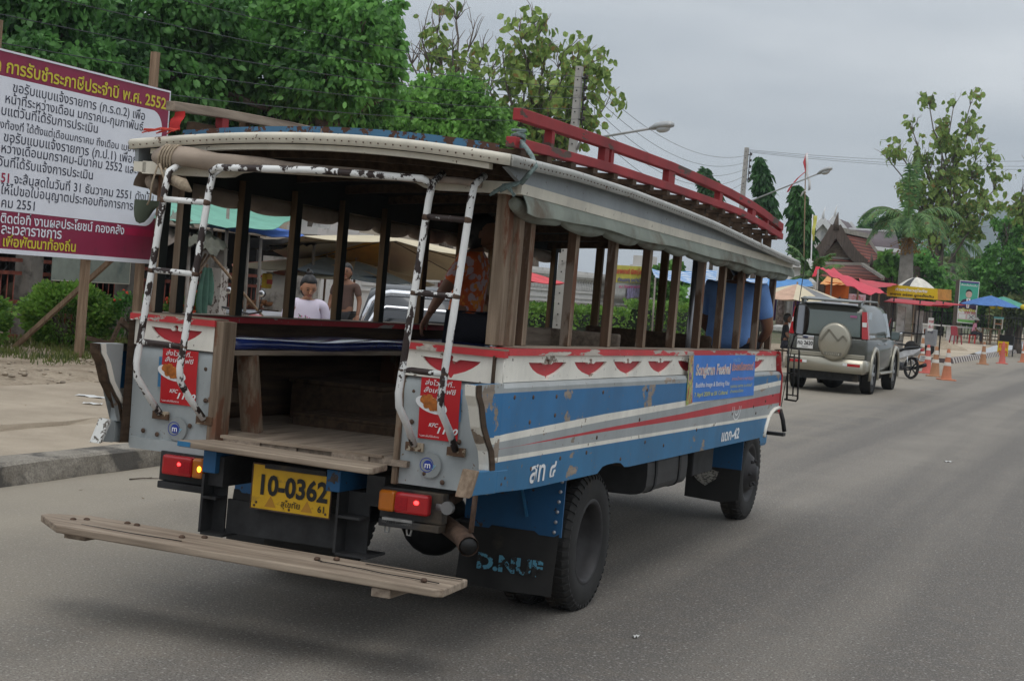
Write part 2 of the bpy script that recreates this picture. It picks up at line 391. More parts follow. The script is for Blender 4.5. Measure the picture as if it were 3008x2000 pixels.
c = mixc(nt, ramp2(nt, k3, 0.3, (0.5, 0.5, 0.5), 0.45, (0, 0, 0)), c, (0.12, 0.10, 0.08))
nt.links.new(c, b.inputs['Base Color']); b.inputs['Roughness'].default_value = 0.95; add_bump(nt, b, k3, 0.35, 0.008)
m_dirt, nt, b = new_mat('m_dirt')
k1 = noise(nt, 2.0, 9, 0.72); k3 = noise(nt, 22, 6, 0.75); k4 = noise(nt, 0.8, 5, 0.6, loc=(3, 1, 1))
c = ramp2(nt, k1, 0.3, (0.24, 0.18, 0.12), 0.68, (0.52, 0.43, 0.32)); c = mixc(nt, ramp2(nt, k3, 0.32, (0.7, 0.7, 0.7), 0.5, (0, 0, 0)), c, (0.13, 0.095, 0.06))
nt.links.new(c, b.inputs['Base Color']); b.inputs['Roughness'].default_value = 1; add_bump(nt, b, k3, 0.9, 0.05)
m_sand = mat('m_sand', (0.43, 0.36, 0.27), 0.95, var=0.2, vs=0.6, bump=0.3, bs=30, dirt=(0.26, 0.21, 0.15), dirt_amt=0.1, dirt_s=0.5)
def jag(y, k=0.0): return 0.035 * math.sin(y * 2.3 + k) + 0.025 * math.sin(y * 6.1 + 2 * k) + 0.012 * math.sin(y * 17 + k)
yy = [-14 + k * 0.5 for k in range(157)]     # to y = 64
g = MB()
prof = [(-7.18, 0.0), (-7.22, 0.135), (-7.26, 0.152), (-7.50, 0.155)]
g.loft([[(x + 0.35 * jag(y, i), y, z + 0.1 * jag(y, i + 3)) for i, (x, z) in enumerate(prof)] for y in yy], closed=False, cap=False, sm=False)
g.build('kerb', m_kerb)['kind'] = 'structure'
g = MB()
prof = [(-7.44, 0.150, 0), (-8.0, 0.145, 0), (-8.52, 0.15, 0.3), (-8.56, 0.19, 1.0), (-9.6, 0.185, 0), (-10.95, 0.19, 1.5)]
g.loft([[(x + k * jag(y, 1), y, z + 0.15 * jag(y * 0.7, i)) for i, (x, z, k) in enumerate(prof)] for y in yy], closed=False, cap=False, sm=False)
g.build('pavement', m_conc)['kind'] = 'structure'
g = MB()
prof = [(-10.7, 0.15), (-11.2, 0.215), (-11.9, 0.25), (-12.6, 0.20), (-13.3, 0.17), (-14.2, 0.16), (-16.8, 0.15), (-30, 0.15)]
rr = random.Random(4)
g.loft([[(x + jag(y, i), y, z + rr.uniform(-0.03, 0.03) * (1 if 0 < i < 6 else 0.2)) for i, (x, z) in enumerate(prof)] for y in yy], closed=False, cap=False, sm=True)
g.build('dirt_verge', m_dirt)['kind'] = 'structure'
g = MB()
ys = [64 + k * 2.0 for k in range(28)] + [150, 260, 400]
g.loft([[(x, y, zg(x, y) - (0.0 if x > -12.9 else 0.03)) for x in (-6.75, -8.5, -10.5, -13.0)] for y in ys], closed=False, cap=False)
g.box(-8.3, -6.74, 63.9, 64.0, 0, 0.149)
g.build('far_pavement', m_sand)['kind'] = 'structure'
m_kdark = mat('m_kerb_dark', (0.10, 0.075, 0.075), 0.9, var=0.3, vs=3); m_klight = mat('m_kerb_light', (0.50, 0.46, 0.42), 0.9, var=0.2, vs=3)
g = MB()
for k in range(84): g.hexa([(-6.75, 63.9 + k * 0.5, 0), (-6.48, 63.9 + k * 0.5, 0), (-6.48, 64.4 + k * 0.5, 0), (-6.75, 64.4 + k * 0.5, 0)], [(-6.75, 63.9 + k * 0.5, 0.2), (-6.56, 63.9 + k * 0.5, 0.2), (-6.56, 64.4 + k * 0.5, 0.2), (-6.75, 64.4 + k * 0.5, 0.2)], k % 2)
for k in range(3): g.box(-6.75 - (k + 1) * 0.5, -6.75 - k * 0.5, 63.72, 63.9, 0, 0.17, k % 2)
g.build('far_kerb', [m_kdark, m_klight])['kind'] = 'structure'

# grass on the verge: blades in tufts
def grass_patch(name, spots, m, seed):
    gg = np.random.default_rng(seed); P = []
    for (x0, x1, y0, y1, n, clump, z) in spots:
        c = np.stack([gg.uniform(x0, x1, max(1, n // clump)), gg.uniform(y0, y1, max(1, n // clump))], 1)
        p = np.repeat(c, clump, 0); p = p + gg.normal(0, 0.13, p.shape); P.append(np.c_[p, np.full(len(p), z)])
    P = np.concatenate(P); nr = np.tile([0, 0, 2.2], (len(P), 1))
    o = leaves_mesh(name, P, nr, 0.085, m, None, 6.0, seed, -0.6, 0.0); o['kind'] = 'stuff'; return o
m_grass = leaf('m_grass', (0.055, 0.085, 0.018), (0.14, 0.17, 0.04), 0.3, 1.5, (0.24, 0.20, 0.08))
grass_patch('verge_grass', [(-16.6, -13.6, 10, 34, 26000, 40, 0.15), (-13.6, -12.3, 12, 34, 5200, 40, 0.17)], m_grass, 3)

# hills far away
m_hill, nt, b = new_mat('m_hill')
h1 = noise(nt, 0.02, 8, 0.65); c = ramp2(nt, h1, 0.35, (0.016, 0.042, 0.022), 0.65, (0.04, 0.085, 0.04)); nt.links.new(c, b.inputs['Base Color']); b.inputs['Roughness'].default_value = 1
add_bump(nt, b, noise(nt, 0.06, 6, 0.7), 1.0, 8)
def ridge(name, prof, D, depth, seed):
    """prof = skyline in photograph pixels; the hill falls away to the plain in front of and behind its crest"""
    rr = random.Random(seed); rings = []
    for px, py in prof:
        P = at(px, py, D); d = np.array([P[0], P[1], 0]); d /= np.linalg.norm(d); hgt = P[2]; ring = []
        for t, hh in ((-1.0, 0), (-0.7, 0.3), (-0.4, 0.62), (-0.18, 0.86), (0, 1.0), (0.25, 0.8), (0.7, 0.35), (1.0, 0)):
            j = 1 + rr.uniform(-0.12, 0.12) if 0 < hh < 1 else 1
            q = P + d * depth * t; ring.append((q[0], q[1], hgt * hh * j - (2 if hh == 0 else 0)))
        rings.append(ring)
    g = MB(); g.loft(rings, closed=False, cap=False); o = g.build(name, m_hill); o['kind'] = 'structure'; return o
ridge('hills', [(1700, 905), (1850, 880), (2150, 880), (2300, 860), (2480, 690), (2545, 655), (2590, 690), (2700, 690), (2780, 668), (2840, 650), (2885, 628), (2935, 618), (2990, 617), (3060, 622), (3160, 615), (3300, 640), (3500, 720), (3800, 800)], 2300, 600, 5)

# ================================================================== THE WOODEN BUS
m_wood = wood('m_grey_wood', (0.37, 0.30, 0.235), (0.13, 0.095, 0.07), 1)
m_woodx = wood('m_grey_wood_x', (0.40, 0.325, 0.25), (0.15, 0.11, 0.08), 0)
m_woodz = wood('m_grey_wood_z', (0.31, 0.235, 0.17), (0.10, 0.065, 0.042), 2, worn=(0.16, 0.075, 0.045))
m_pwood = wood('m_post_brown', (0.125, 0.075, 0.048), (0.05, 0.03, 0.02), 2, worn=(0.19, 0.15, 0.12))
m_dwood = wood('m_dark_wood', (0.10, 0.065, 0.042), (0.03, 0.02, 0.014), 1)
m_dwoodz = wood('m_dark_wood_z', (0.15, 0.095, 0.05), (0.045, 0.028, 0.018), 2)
WOODU = (0.34, 0.27, 0.21)
m_blue = chipped('m_blue_paint', (0.022, 0.155, 0.350), WOODU, 0.055, 4.2, (1, 0.75, 1.0), 0.42)
m_bluel = chipped('m_blue_low', (0.030, 0.165, 0.330), WOODU, 0.045, 5.0, (1, 0.5, 1.3), 0.45)
m_blued = chipped('m_blue_dark', (0.015, 0.095, 0.225), (0.07, 0.05, 0.04), 0.0, 6.0, None, 0.5)
m_grey = chipped('m_grey_paint', (0.355, 0.375, 0.375), WOODU, 0.045, 5.0, (1, 0.5, 1.2), 0.5)
m_greyr = chipped('m_grey_rear', (0.365, 0.395, 0.40), (0.36, 0.26, 0.19), 0.025, 3.6, (0.8, 1, 1.3), 0.5)
m_white = chipped('m_white_paint', (0.80, 0.765, 0.68), WOODU, 0.035, 5.0, (1, 0.8, 1.2), 0.55)
m_cream = chipped('m_cream_paint', (0.68, 0.635, 0.53), (0.20, 0.11, 0.06), -0.03, 7.0, (1, 0.5, 1), 0.55)
m_wblue = chipped('m_wing_blue', (0.022, 0.155, 0.350), WOODU, 0.14, 3.4, (1, 1.2, 0.9), 0.5); m_wgrey = chipped('m_wing_grey', (0.355, 0.375, 0.375), WOODU, 0.17, 3.4, (1, 1.2, 0.9), 0.5); m_wwhite = chipped('m_wing_white', (0.70, 0.665, 0.58), WOODU, 0.12, 3.4, (1, 1.2, 0.9), 0.5)
m_red = chipped('m_red_paint', (0.50, 0.035, 0.045), WOODU, -0.01, 6.0, (1, 0.5, 1.2), 0.5)
m_redworn = chipped('m_red_worn', (0.52, 0.04, 0.045), (0.56, 0.50, 0.43), 0.10, 6.0, (1, 0.3, 2.0), 0.6)
m_redrack = chipped('m_red_rack', (0.32, 0.030, 0.034), (0.11, 0.07, 0.055), 0.055, 6.0, (1, 0.3, 1.5), 0.65, speck=False, fade=0.3)
m_rustblue = chipped('m_rust_blue', (0.065, 0.17, 0.28), (0.11, 0.05, 0.03), 0.145, 16.0, None, 0.7, speck=False)
m_pipe = chipped('m_pipe_paint', (0.78, 0.78, 0.76), (0.045, 0.030, 0.027), 0.135, 13.0, (1, 1, 0.7), 0.45, speck=False, fade=0.05)
m_pipeb = chipped('m_pipe_bare', (0.72, 0.72, 0.70), (0.045, 0.030, 0.027), 0.205, 13.0, None, 0.45, speck=False, fade=0.05)
m_piper = chipped('m_pipe_rust', (0.40, 0.33, 0.24), (0.12, 0.065, 0.035), 0.16, 14.0, None, 0.6)
m_rust = mat('m_rust', (0.105, 0.066, 0.046), 0.8, 0.2, 0.5, 18, bump=0.3, bs=50)
m_steel = mat('m_dark_steel', (0.035, 0.035, 0.036), 0.65, 0.4, 0.4, 9, bump=0.15, bs=40, dirt=(0.12, 0.09, 0.06), dirt_amt=0.05)
m_rubber = mat('m_rubber', (0.022, 0.021, 0.020), 0.8, 0, 0.25, 7, bump=0.1, bs=60, dirt=(0.09, 0.07, 0.05), dirt_amt=0.06)
m_rim = mat('m_wheel_rim', (0.045, 0.043, 0.044), 0.6, 0.3, 0.35, 9, dirt=(0.16, 0.12, 0.09), dirt_amt=0.05)
m_canvas = mat('m_canvas', (0.25, 0.275, 0.235), 0.9, 0, 0.22, 3.0, bump=0.35, bs=9, dirt=(0.14, 0.115, 0.085), dirt_amt=0.10)
m_canvasb = mat('m_canvas_brown', (0.33, 0.265, 0.21), 0.9, 0, 0.22, 3.0, bump=0.35, bs=9, dirt=(0.13, 0.10, 0.09), dirt_amt=0.10)
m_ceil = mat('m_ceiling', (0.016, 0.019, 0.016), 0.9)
m_black = mat('m_black', (0.012, 0.012, 0.012), 0.5)
m_white_let = mat('m_white_letter', (0.80, 0.80, 0.80), 0.5, var=0.05)
m_chrome = mat('m_chrome', (0.75, 0.76, 0.78), 0.12, 1.0, 0.03)
m_rope = mat('m_rope', (0.16, 0.21, 0.20), 0.95, var=0.4, vs=60); m_ropeb = mat('m_rope_brown', (0.36, 0.29, 0.21), 0.95, var=0.3, vs=60)

BUS_S = 0.9787
bus = thing('wooden_bus', 'old wooden passenger bus with blue and red striped open sides, seen from its rear corner', 'bus')
BUSM = Matrix.Translation((-3.4911, 6.4497, -0.001)) @ Matrix(((1, 0, 0.0005, 0), (0, 0.9999, 0.0119, 0), (-0.0005, -0.0119, 0.9999, 0), (0, 0, 0, 1))) @ Matrix.Scale(BUS_S, 4)
bus.matrix_world = BUSM
def bw(x, y, z): return BUSM @ Vector((x, y, z))
def P(mb, name, mats, parent=None, bevel=0.0, lab=None):
    o = mb.build(name, mats, parent or bus, bevel)
    if lab: o['label'] = lab
    return o
XW = 1.015
def lerp_poly(pts, t):
    for (a, za), (b_, zb) in zip(pts, pts[1:]):
        if t <= b_: return za + (zb - za) * (t - a) / (b_ - a)
    return pts[-1][1]
def arch_bot(y):
    if 1.36 < y < 1.86: return 0.825 - 0.04 * abs((y - 1.6) / 0.25) ** 4
    if y > 5.38: return 0.794 + 0.205 * math.sqrt(max(0.0, min(1.0, (y - 5.38) / 0.44)))
    return 0.81 - 0.023 * smooth((y + 0.36) / 0.8)
BANDS = [  # each painted band of the side: its upper edge along the body
    ('grey', [(-0.5, 1.242), (1.35, 1.241), (3.0, 1.237), (5.9, 1.256)]),
    ('blue', [(-0.5, 1.035), (0.01, 1.060), (1.4, 1.099), (3.1, 1.128), (5.9, 1.212)]),
    ('white', [(-0.5, 1.000), (-0.09, 1.026), (1.4, 1.061), (3.1, 1.092), (5.9, 1.176)]),
    ('grey', [(-0.5, 0.992), (0.15, 0.997), (1.41, 1.023), (2.96, 1.047), (5.9, 1.114)]),
    ('red', [(-0.5, 0.991), (0.15, 0.996), (1.41, 1.005), (2.97, 1.010), (5.9, 1.035)]),
    ('grey', [(-0.5, 0.960), (5.9, 0.953)]),
    ('white', [(-0.5, 0.937), (1.43, 0.937), (3.2, 0.936), (5.9, 0.930)]),
    ('bluel', None)]
BMI = dict(grey=0, blue=1, white=2, red=3, bluel=4)
def side_panel(sgn, plain=False):
    mb = MB(); ys = [-0.08 + k * 0.08 for k in range(75)]; ys = [y for y in ys if y < 5.86] + [5.86]
    for a, b_ in zip(ys, ys[1:]):
        za, zb = 1.262, 1.262; ba, bb = arch_bot(a), arch_bot(b_)
        for nm, ln in BANDS:
            la = lerp_poly(ln, a) if ln else ba; lb = lerp_poly(ln, b_) if ln else bb
            la, lb = max(la, ba), max(lb, bb)
            if za - la > 1e-4 or zb - lb > 1e-4:
                q = [(sgn * XW, a, la), (sgn * XW, b_, lb), (sgn * XW, b_, zb), (sgn * XW, a, za)]
                mb.add(q if sgn > 0 else q[::-1], [(0, 1, 2, 3)], BMI[nm])
            za, zb = la, lb
        q = [(sgn * XW, a, 1.262), (sgn * XW, b_, 1.262), (sgn * (XW - 0.012), b_, 1.279), (sgn * (XW - 0.012), a, 1.279), (sgn * 0.97, b_, 1.2835), (sgn * 0.97, a, 1.2835)]
        mb.add(q, [(0, 1, 2, 3), (3, 2, 4, 5)] if sgn > 0 else [(3, 2, 1, 0), (5, 4, 2, 3)], 0, True)
        xi = sgn * 0.95                         # inner boards and bottom
        q = [(xi, a, ba), (xi, b_, bb), (xi, b_, 1.40), (xi, a, 1.40), (sgn * XW, a, ba), (sgn * XW, b_, bb)]
        mb.add(q, [(3, 2, 1, 0), (1, 0, 4, 5)] if sgn > 0 else [(0, 1, 2, 3), (5, 4, 0, 1)], 5)
    return mb
sp = P(side_panel(1), 'side_panel', [m_grey, m_blue, m_white, m_red, m_bluel, m_dwood], lab='right side with blue, white, grey and red stripes')
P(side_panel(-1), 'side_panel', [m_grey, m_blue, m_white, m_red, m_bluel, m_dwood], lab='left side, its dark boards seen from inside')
# bolt heads along the right side
mb = MB()
for y, z in [(0.06, 1.22), (0.30, 1.215), (0.62, 1.21), (1.34, 1.215), (2.15, 1.21), (0.28, 1.10), (0.62, 1.12), (1.3, 0.98), (2.05, 1.045), (2.2, 0.91), (0.35, 0.88), (0.75, 0.905), (1.15, 0.91), (1.75, 0.84), (2.6, 0.87), (3.35, 0.93), (4.3, 1.0), (4.95, 1.03), (5.35, 1.06), (5.6, 1.10), (0.02, 0.86), (-0.02, 0.835), (5.05, 0.98)]:
    mb.ell((XW, y, z), (0.004, 0.013, 0.011), 8, 6)
mb.split('side_bolt', m_rust, sp)
lettering('side_lettering', 'สท ๔', m_white_let, sp, (XW, 0.33, 0.815), (0, 1, 0), (0, 0, 1), height=0.085, width=0.36, bold=0.02, skew=0.1)
lettering('side_lettering', 'แดก-42', m_white_let, sp, (XW, 4.02, 0.822), (0, 1, 0), (0, 0, 1), height=0.078, width=0.52, bold=0.03, skew=0.1)
# painted oval emblem near the front
mb = MB()
for r0, r1, s0 in ((0.062, 0.068, 1.45), (0.036, 0.041, 1.6)):
    n = 28; pts = []
    for k in range(n + 1):
        t = math.pi + math.pi * k / n
        pts += [(XW + 0.002, 4.42 + r0 * 1.9 * math.cos(t), 1.05 + r0 * s0 * math.sin(t)), (XW + 0.002, 4.42 + r1 * 1.9 * math.cos(t), 1.05 + r1 * s0 * math.sin(t))]
    mb.add(pts, [(2 * k, 2 * k + 1, 2 * k + 3, 2 * k + 2) for k in range(n)])
P(mb, 'painted_emblem', m_white_let, sp)
# white board with eagle cut-outs, red board behind
EAG = [(-.50, .0), (-.12, -.01), (-.08, -.05), (-.03, -.04), (-.035, .02), (-.06, .035), (-.05, .065), (0, .075), (.03, .05), (.02, -.03), (.08, -.05), (.14, 0), (.5, 0), (.46, -.06), (.36, -.15), (.24, -.23), (.1, -.29), (.06, -.30), (.03, -.37), (-.02, -.38), (-.05, -.31), (-.12, -.29), (-.26, -.24), (-.38, -.16), (-.46, -.07)]
def eagle(cx, z, w, h): return [(cx + a * w, z + b_ * h) for a, b_ in EAG]
for sgn in (1, -1):
    holes = [eagle(0.545 + 0.646 * k, 1.372, 0.53 - 0.004 * k, 0.215) for k in range(9) if 0.545 + 0.646 * k < 5.5]
    wb = cut_plate('eagle_board', [(-0.0185, 1.2845), (5.79, 1.287), (5.72, 1.404), (-0.0185, 1.404)], holes, 0.014, m_white, bus, lambda u, v, d, s=sgn: (s * (0.978 + d), u, v))
    mb = MB(); mb.box(min(sgn * 0.9695, sgn * 0.9555), max(sgn * 0.9695, sgn * 0.9555), 0.01, 5.70, 1.288, 1.402); P(mb, 'red_backing', m_red)
    mb = MB(); mb.hexa([(sgn * 0.90, 0.001, 1.4045), (sgn * 0.996, 0.001, 1.4045), (sgn * 0.996, 5.70, 1.4045), (sgn * 0.90, 5.70, 1.4045)], [(sgn * 0.90, 0.001, 1.436), (sgn * 0.993, 0.001, 1.436), (sgn * 0.993, 5.70, 1.436), (sgn * 0.90, 5.70, 1.436)])
    P(mb, 'side_rail', m_redworn)
    mb = MB(); mb.box(min(sgn * 0.88, sgn * 0.985), max(sgn * 0.88, sgn * 0.985), 0.0755, 5.72, 1.4375, 1.4435); P(mb, 'rail_cap', m_wood)
    # wing: the side wall standing out behind the rear panel
    mb = MB(); y_off = 0.0 if sgn > 0 else 0.11
    outl = [(-0.0802, 1.281), (-0.385, 1.281), (-0.375, 1.235), (-0.335, 1.19), (-0.29, 1.10), (-0.225, 1.03), (-0.18, 0.99), (-0.155, 0.93), (-0.15, 0.905), (-0.0802, 0.905)]
    outl = [(y if y == -0.0802 else y + y_off, z) for y, z in outl]
    if sgn < 0: mb.prism([(sgn * 0.972, y, z) for y, z in outl], (sgn * 0.043, 0, 0), 0)
    else:
        mb.prism([(0.972, y, z) for y, z in outl], (0.0415, 0, 0), 4)
        eo = sorted([(z, y) for y, z in outl[1:9]])
        for zi in range(63):
            z0 = 0.9055 + zi * 0.006; z1 = z0 + 0.006; e_ = [max(-0.42, lerp_poly(eo, z)) for z in (z0, z1)]
            for ci in range(5):
                q = []
                for z, ee in ((z0, e_[0]), (z1, e_[1])): q += [(ee + (-0.0802 - ee) * ci / 5, z), (ee + (-0.0802 - ee) * (ci + 1) / 5, z)]
                ym = (q[0][0] + q[1][0]) / 2; zm = z0 + 0.003; k_ = 'grey'
                for nm, ln in BANDS:
                    k_ = nm
                    if ln is None or zm > lerp_poly(ln, ym): break
                mb.add([(XW, *q[0]), (XW, *q[1]), (XW, *q[3]), (XW, *q[2])], [(0, 1, 2, 3)], BMI[k_])
    wg = P(mb, 'rear_wing', [chipped('m_wing_blue', (0.030, 0.150, 0.370), WOODU, 0.15, 3.4, (1, 1.2, 0.9), 0.5), ] if False else ([m_wblue, m_wgrey, m_white, m_red, m_bluel] if False else [m_wgrey, m_wblue, m_wwhite, m_red, m_bluel]) if sgn > 0 else m_grey)
    mb = MB()                                   # white painted rear edge of the wing and its dark wooden rim
    for (y0, z0), (y1, z1) in zip(outl[1:8], outl[2:9]):
        mb.hexa([(sgn * 0.965, y0 - 0.0030, z0), (sgn * 1.012, y0 - 0.0030, z0), (sgn * 1.012, y1 - 0.0030, z1), (sgn * 0.965, y1 - 0.0030, z1)][::1], [(sgn * 0.965, y0 - 0.02, z0), (sgn * 1.012, y0 - 0.02, z0), (sgn * 1.012, y1 - 0.02, z1), (sgn * 0.965, y1 - 0.02, z1)], 0)
        xo = (XW + 0.001) if sgn > 0 else -0.9705
        dw = 0.035 if sgn > 0 else 0.0
        mb.hexa([(xo, y0 - 0.018, z0), (xo + 0.004, y0 - 0.018, z0), (xo + 0.004, y1 - 0.018, z1), (xo, y1 - 0.018, z1)], [(xo, y0 + dw, z0), (xo + 0.004, y0 + dw, z0), (xo + 0.004, y1 + dw, z1), (xo, y1 + dw, z1)], 1)
        if sgn < 0: mb.hexa([(xo + 0.0045, y0 + 0.005, z0), (xo + 0.008, y0 + 0.005, z0), (xo + 0.008, y1 + 0.005, z1), (xo + 0.0045, y1 + 0.005, z1)], [(xo + 0.0045, y0 + 0.042, z0), (xo + 0.008, y0 + 0.042, z0), (xo + 0.008, y1 + 0.042, z1), (xo + 0.0045, y1 + 0.042, z1)], 2)
    P(mb, 'wing_trim', [m_white if sgn > 0 else m_dwood, m_dwood, m_white], wg)
    # bottom rubbing beam
    mb = MB(); yo = -0.30 if sgn > 0 else -0.13
    mb.prism([(sgn * 0.985, yo, 0.912), (sgn * 0.985, yo - 0.06, 0.81), (sgn * 0.985, -0.08, 0.80), (sgn * 0.985, -0.08, 0.903)], (sgn * 0.034, 0, 0), 0)
    mb.prism([(sgn * 0.985, -0.081, 0.90), (sgn * 0.985, -0.081, 0.802), (sgn * 0.985, 0.05, 0.797), (sgn * 0.985, 0.05, 0.897)], (sgn * 0.0325, 0, 0), 0)
    rb = P(mb, 'rubbing_beam', m_bluel if sgn > 0 else m_greyr, None, 0.004)
    mb = MB(); xa, xb = (0.955, 1.024) if sgn > 0 else (-1.024, -0.965)
    mb.hexa([(xa, yo - 0.001, 0.918), (xb, yo - 0.001, 0.915), (xb, yo - 0.064, 0.808), (xa, yo - 0.064, 0.808)], [(xa, yo - 0.03, 0.918), (xb, yo - 0.03, 0.915), (xb, yo - 0.092, 0.804), (xa, yo - 0.092, 0.804)])
    P(mb, 'end_cap', m_woodz if sgn > 0 else chipped('m_white_flaky', (0.66, 0.66, 0.63), (0.12, 0.10, 0.08), 0.13, 16, None, 0.7), rb, 0.004)
# front edge trim and a plain cab nose
for sgn in (1, -1):
    mb = MB()
    tr = [(5.70, 1.436), (5.73, 1.40), (5.80, 1.285), (5.86, 1.25), (5.88, 1.05), (5.86, 0.95)]
    for (y0, z0), (y1, z1) in zip(tr, tr[1:]):
        mb.hexa([(sgn * 0.94, y0, z0), (sgn * 1.022, y0, z0), (sgn * 1.022, y1, z1), (sgn * 0.94, y1, z1)], [(sgn * 0.94, y0 + 0.04, z0), (sgn * 1.018, y0 + 0.04, z0), (sgn * 1.018, y1 + 0.04, z1), (sgn * 0.94, y1 + 0.04, z1)])
    P(mb, 'front_edge_trim', m_redworn)
    mb = MB(); pts = [(5.375, 0.79), (5.41, 0.86), (5.47, 0.92), (5.56, 0.965), (5.68, 0.99), (5.84, 0.998)]
    mb.tube([(sgn * 1.022, y, z) for y, z in pts], 0.014, 6); P(mb, 'wheel_arch_trim', m_white)
mb = MB()
mb.prism([(-0.76, 5.89, 0.62), (-0.76, 5.89, 1.38), (-0.76, 6.55, 1.30), (-0.76, 6.75, 1.05), (-0.76, 6.75, 0.62)], (1.52, 0, 0))
P(mb, 'cab_nose', m_bluel, None, 0.03)
mb = MB(); mb.box(-0.93, 0.93, 5.84, 5.888, 0.80, 1.42); P(mb, 'bulkhead', m_dwood)
# floor and chassis
mb = MB()
for k in range(10): mb.box(-0.945 + k * 0.189, -0.945 + k * 0.189 + 0.186, 0.04 if k in (0, 1, 2, 8, 9) else -0.06 + 0.013 * ((k * 7) % 3), 5.83, 0.858, 0.886)
P(mb, 'floor', m_wood)
mb = MB(); mb.box(-0.45, -0.36, -0.08, 6.6, 0.66, 0.80); mb.box(0.36, 0.45, -0.02, 6.6, 0.66, 0.80)
for y in (0.35, 1.1, 2.1, 3.4, 4.6): mb.box(-0.94, 0.94, y, y + 0.08, 0.80, 0.857)
for y in (0.5, 2.9, 5.2): mb.box(-0.36, 0.36, y, y + 0.09, 0.67, 0.79)
P(mb, 'chassis', m_steel)
mb = MB(); mb.tube([(-0.75, 1.63, 0.385), (0.75, 1.63, 0.385)], 0.06, 10); mb.ell((0, 1.63, 0.385), (0.19, 0.2, 0.2)); mb.tube([(-0.7, 6.0, 0.43), (0.7, 6.0, 0.43)], 0.045, 10)
for s in (-1, 1):
    for k in range(4): mb.box(s * 0.44 - 0.035, s * 0.44 + 0.035, 0.95 + 0.07 * k, 2.3 - 0.07 * k, 0.50 - 0.012 * k, 0.511 - 0.012 * k)
mb.split('axle', m_steel, bus)
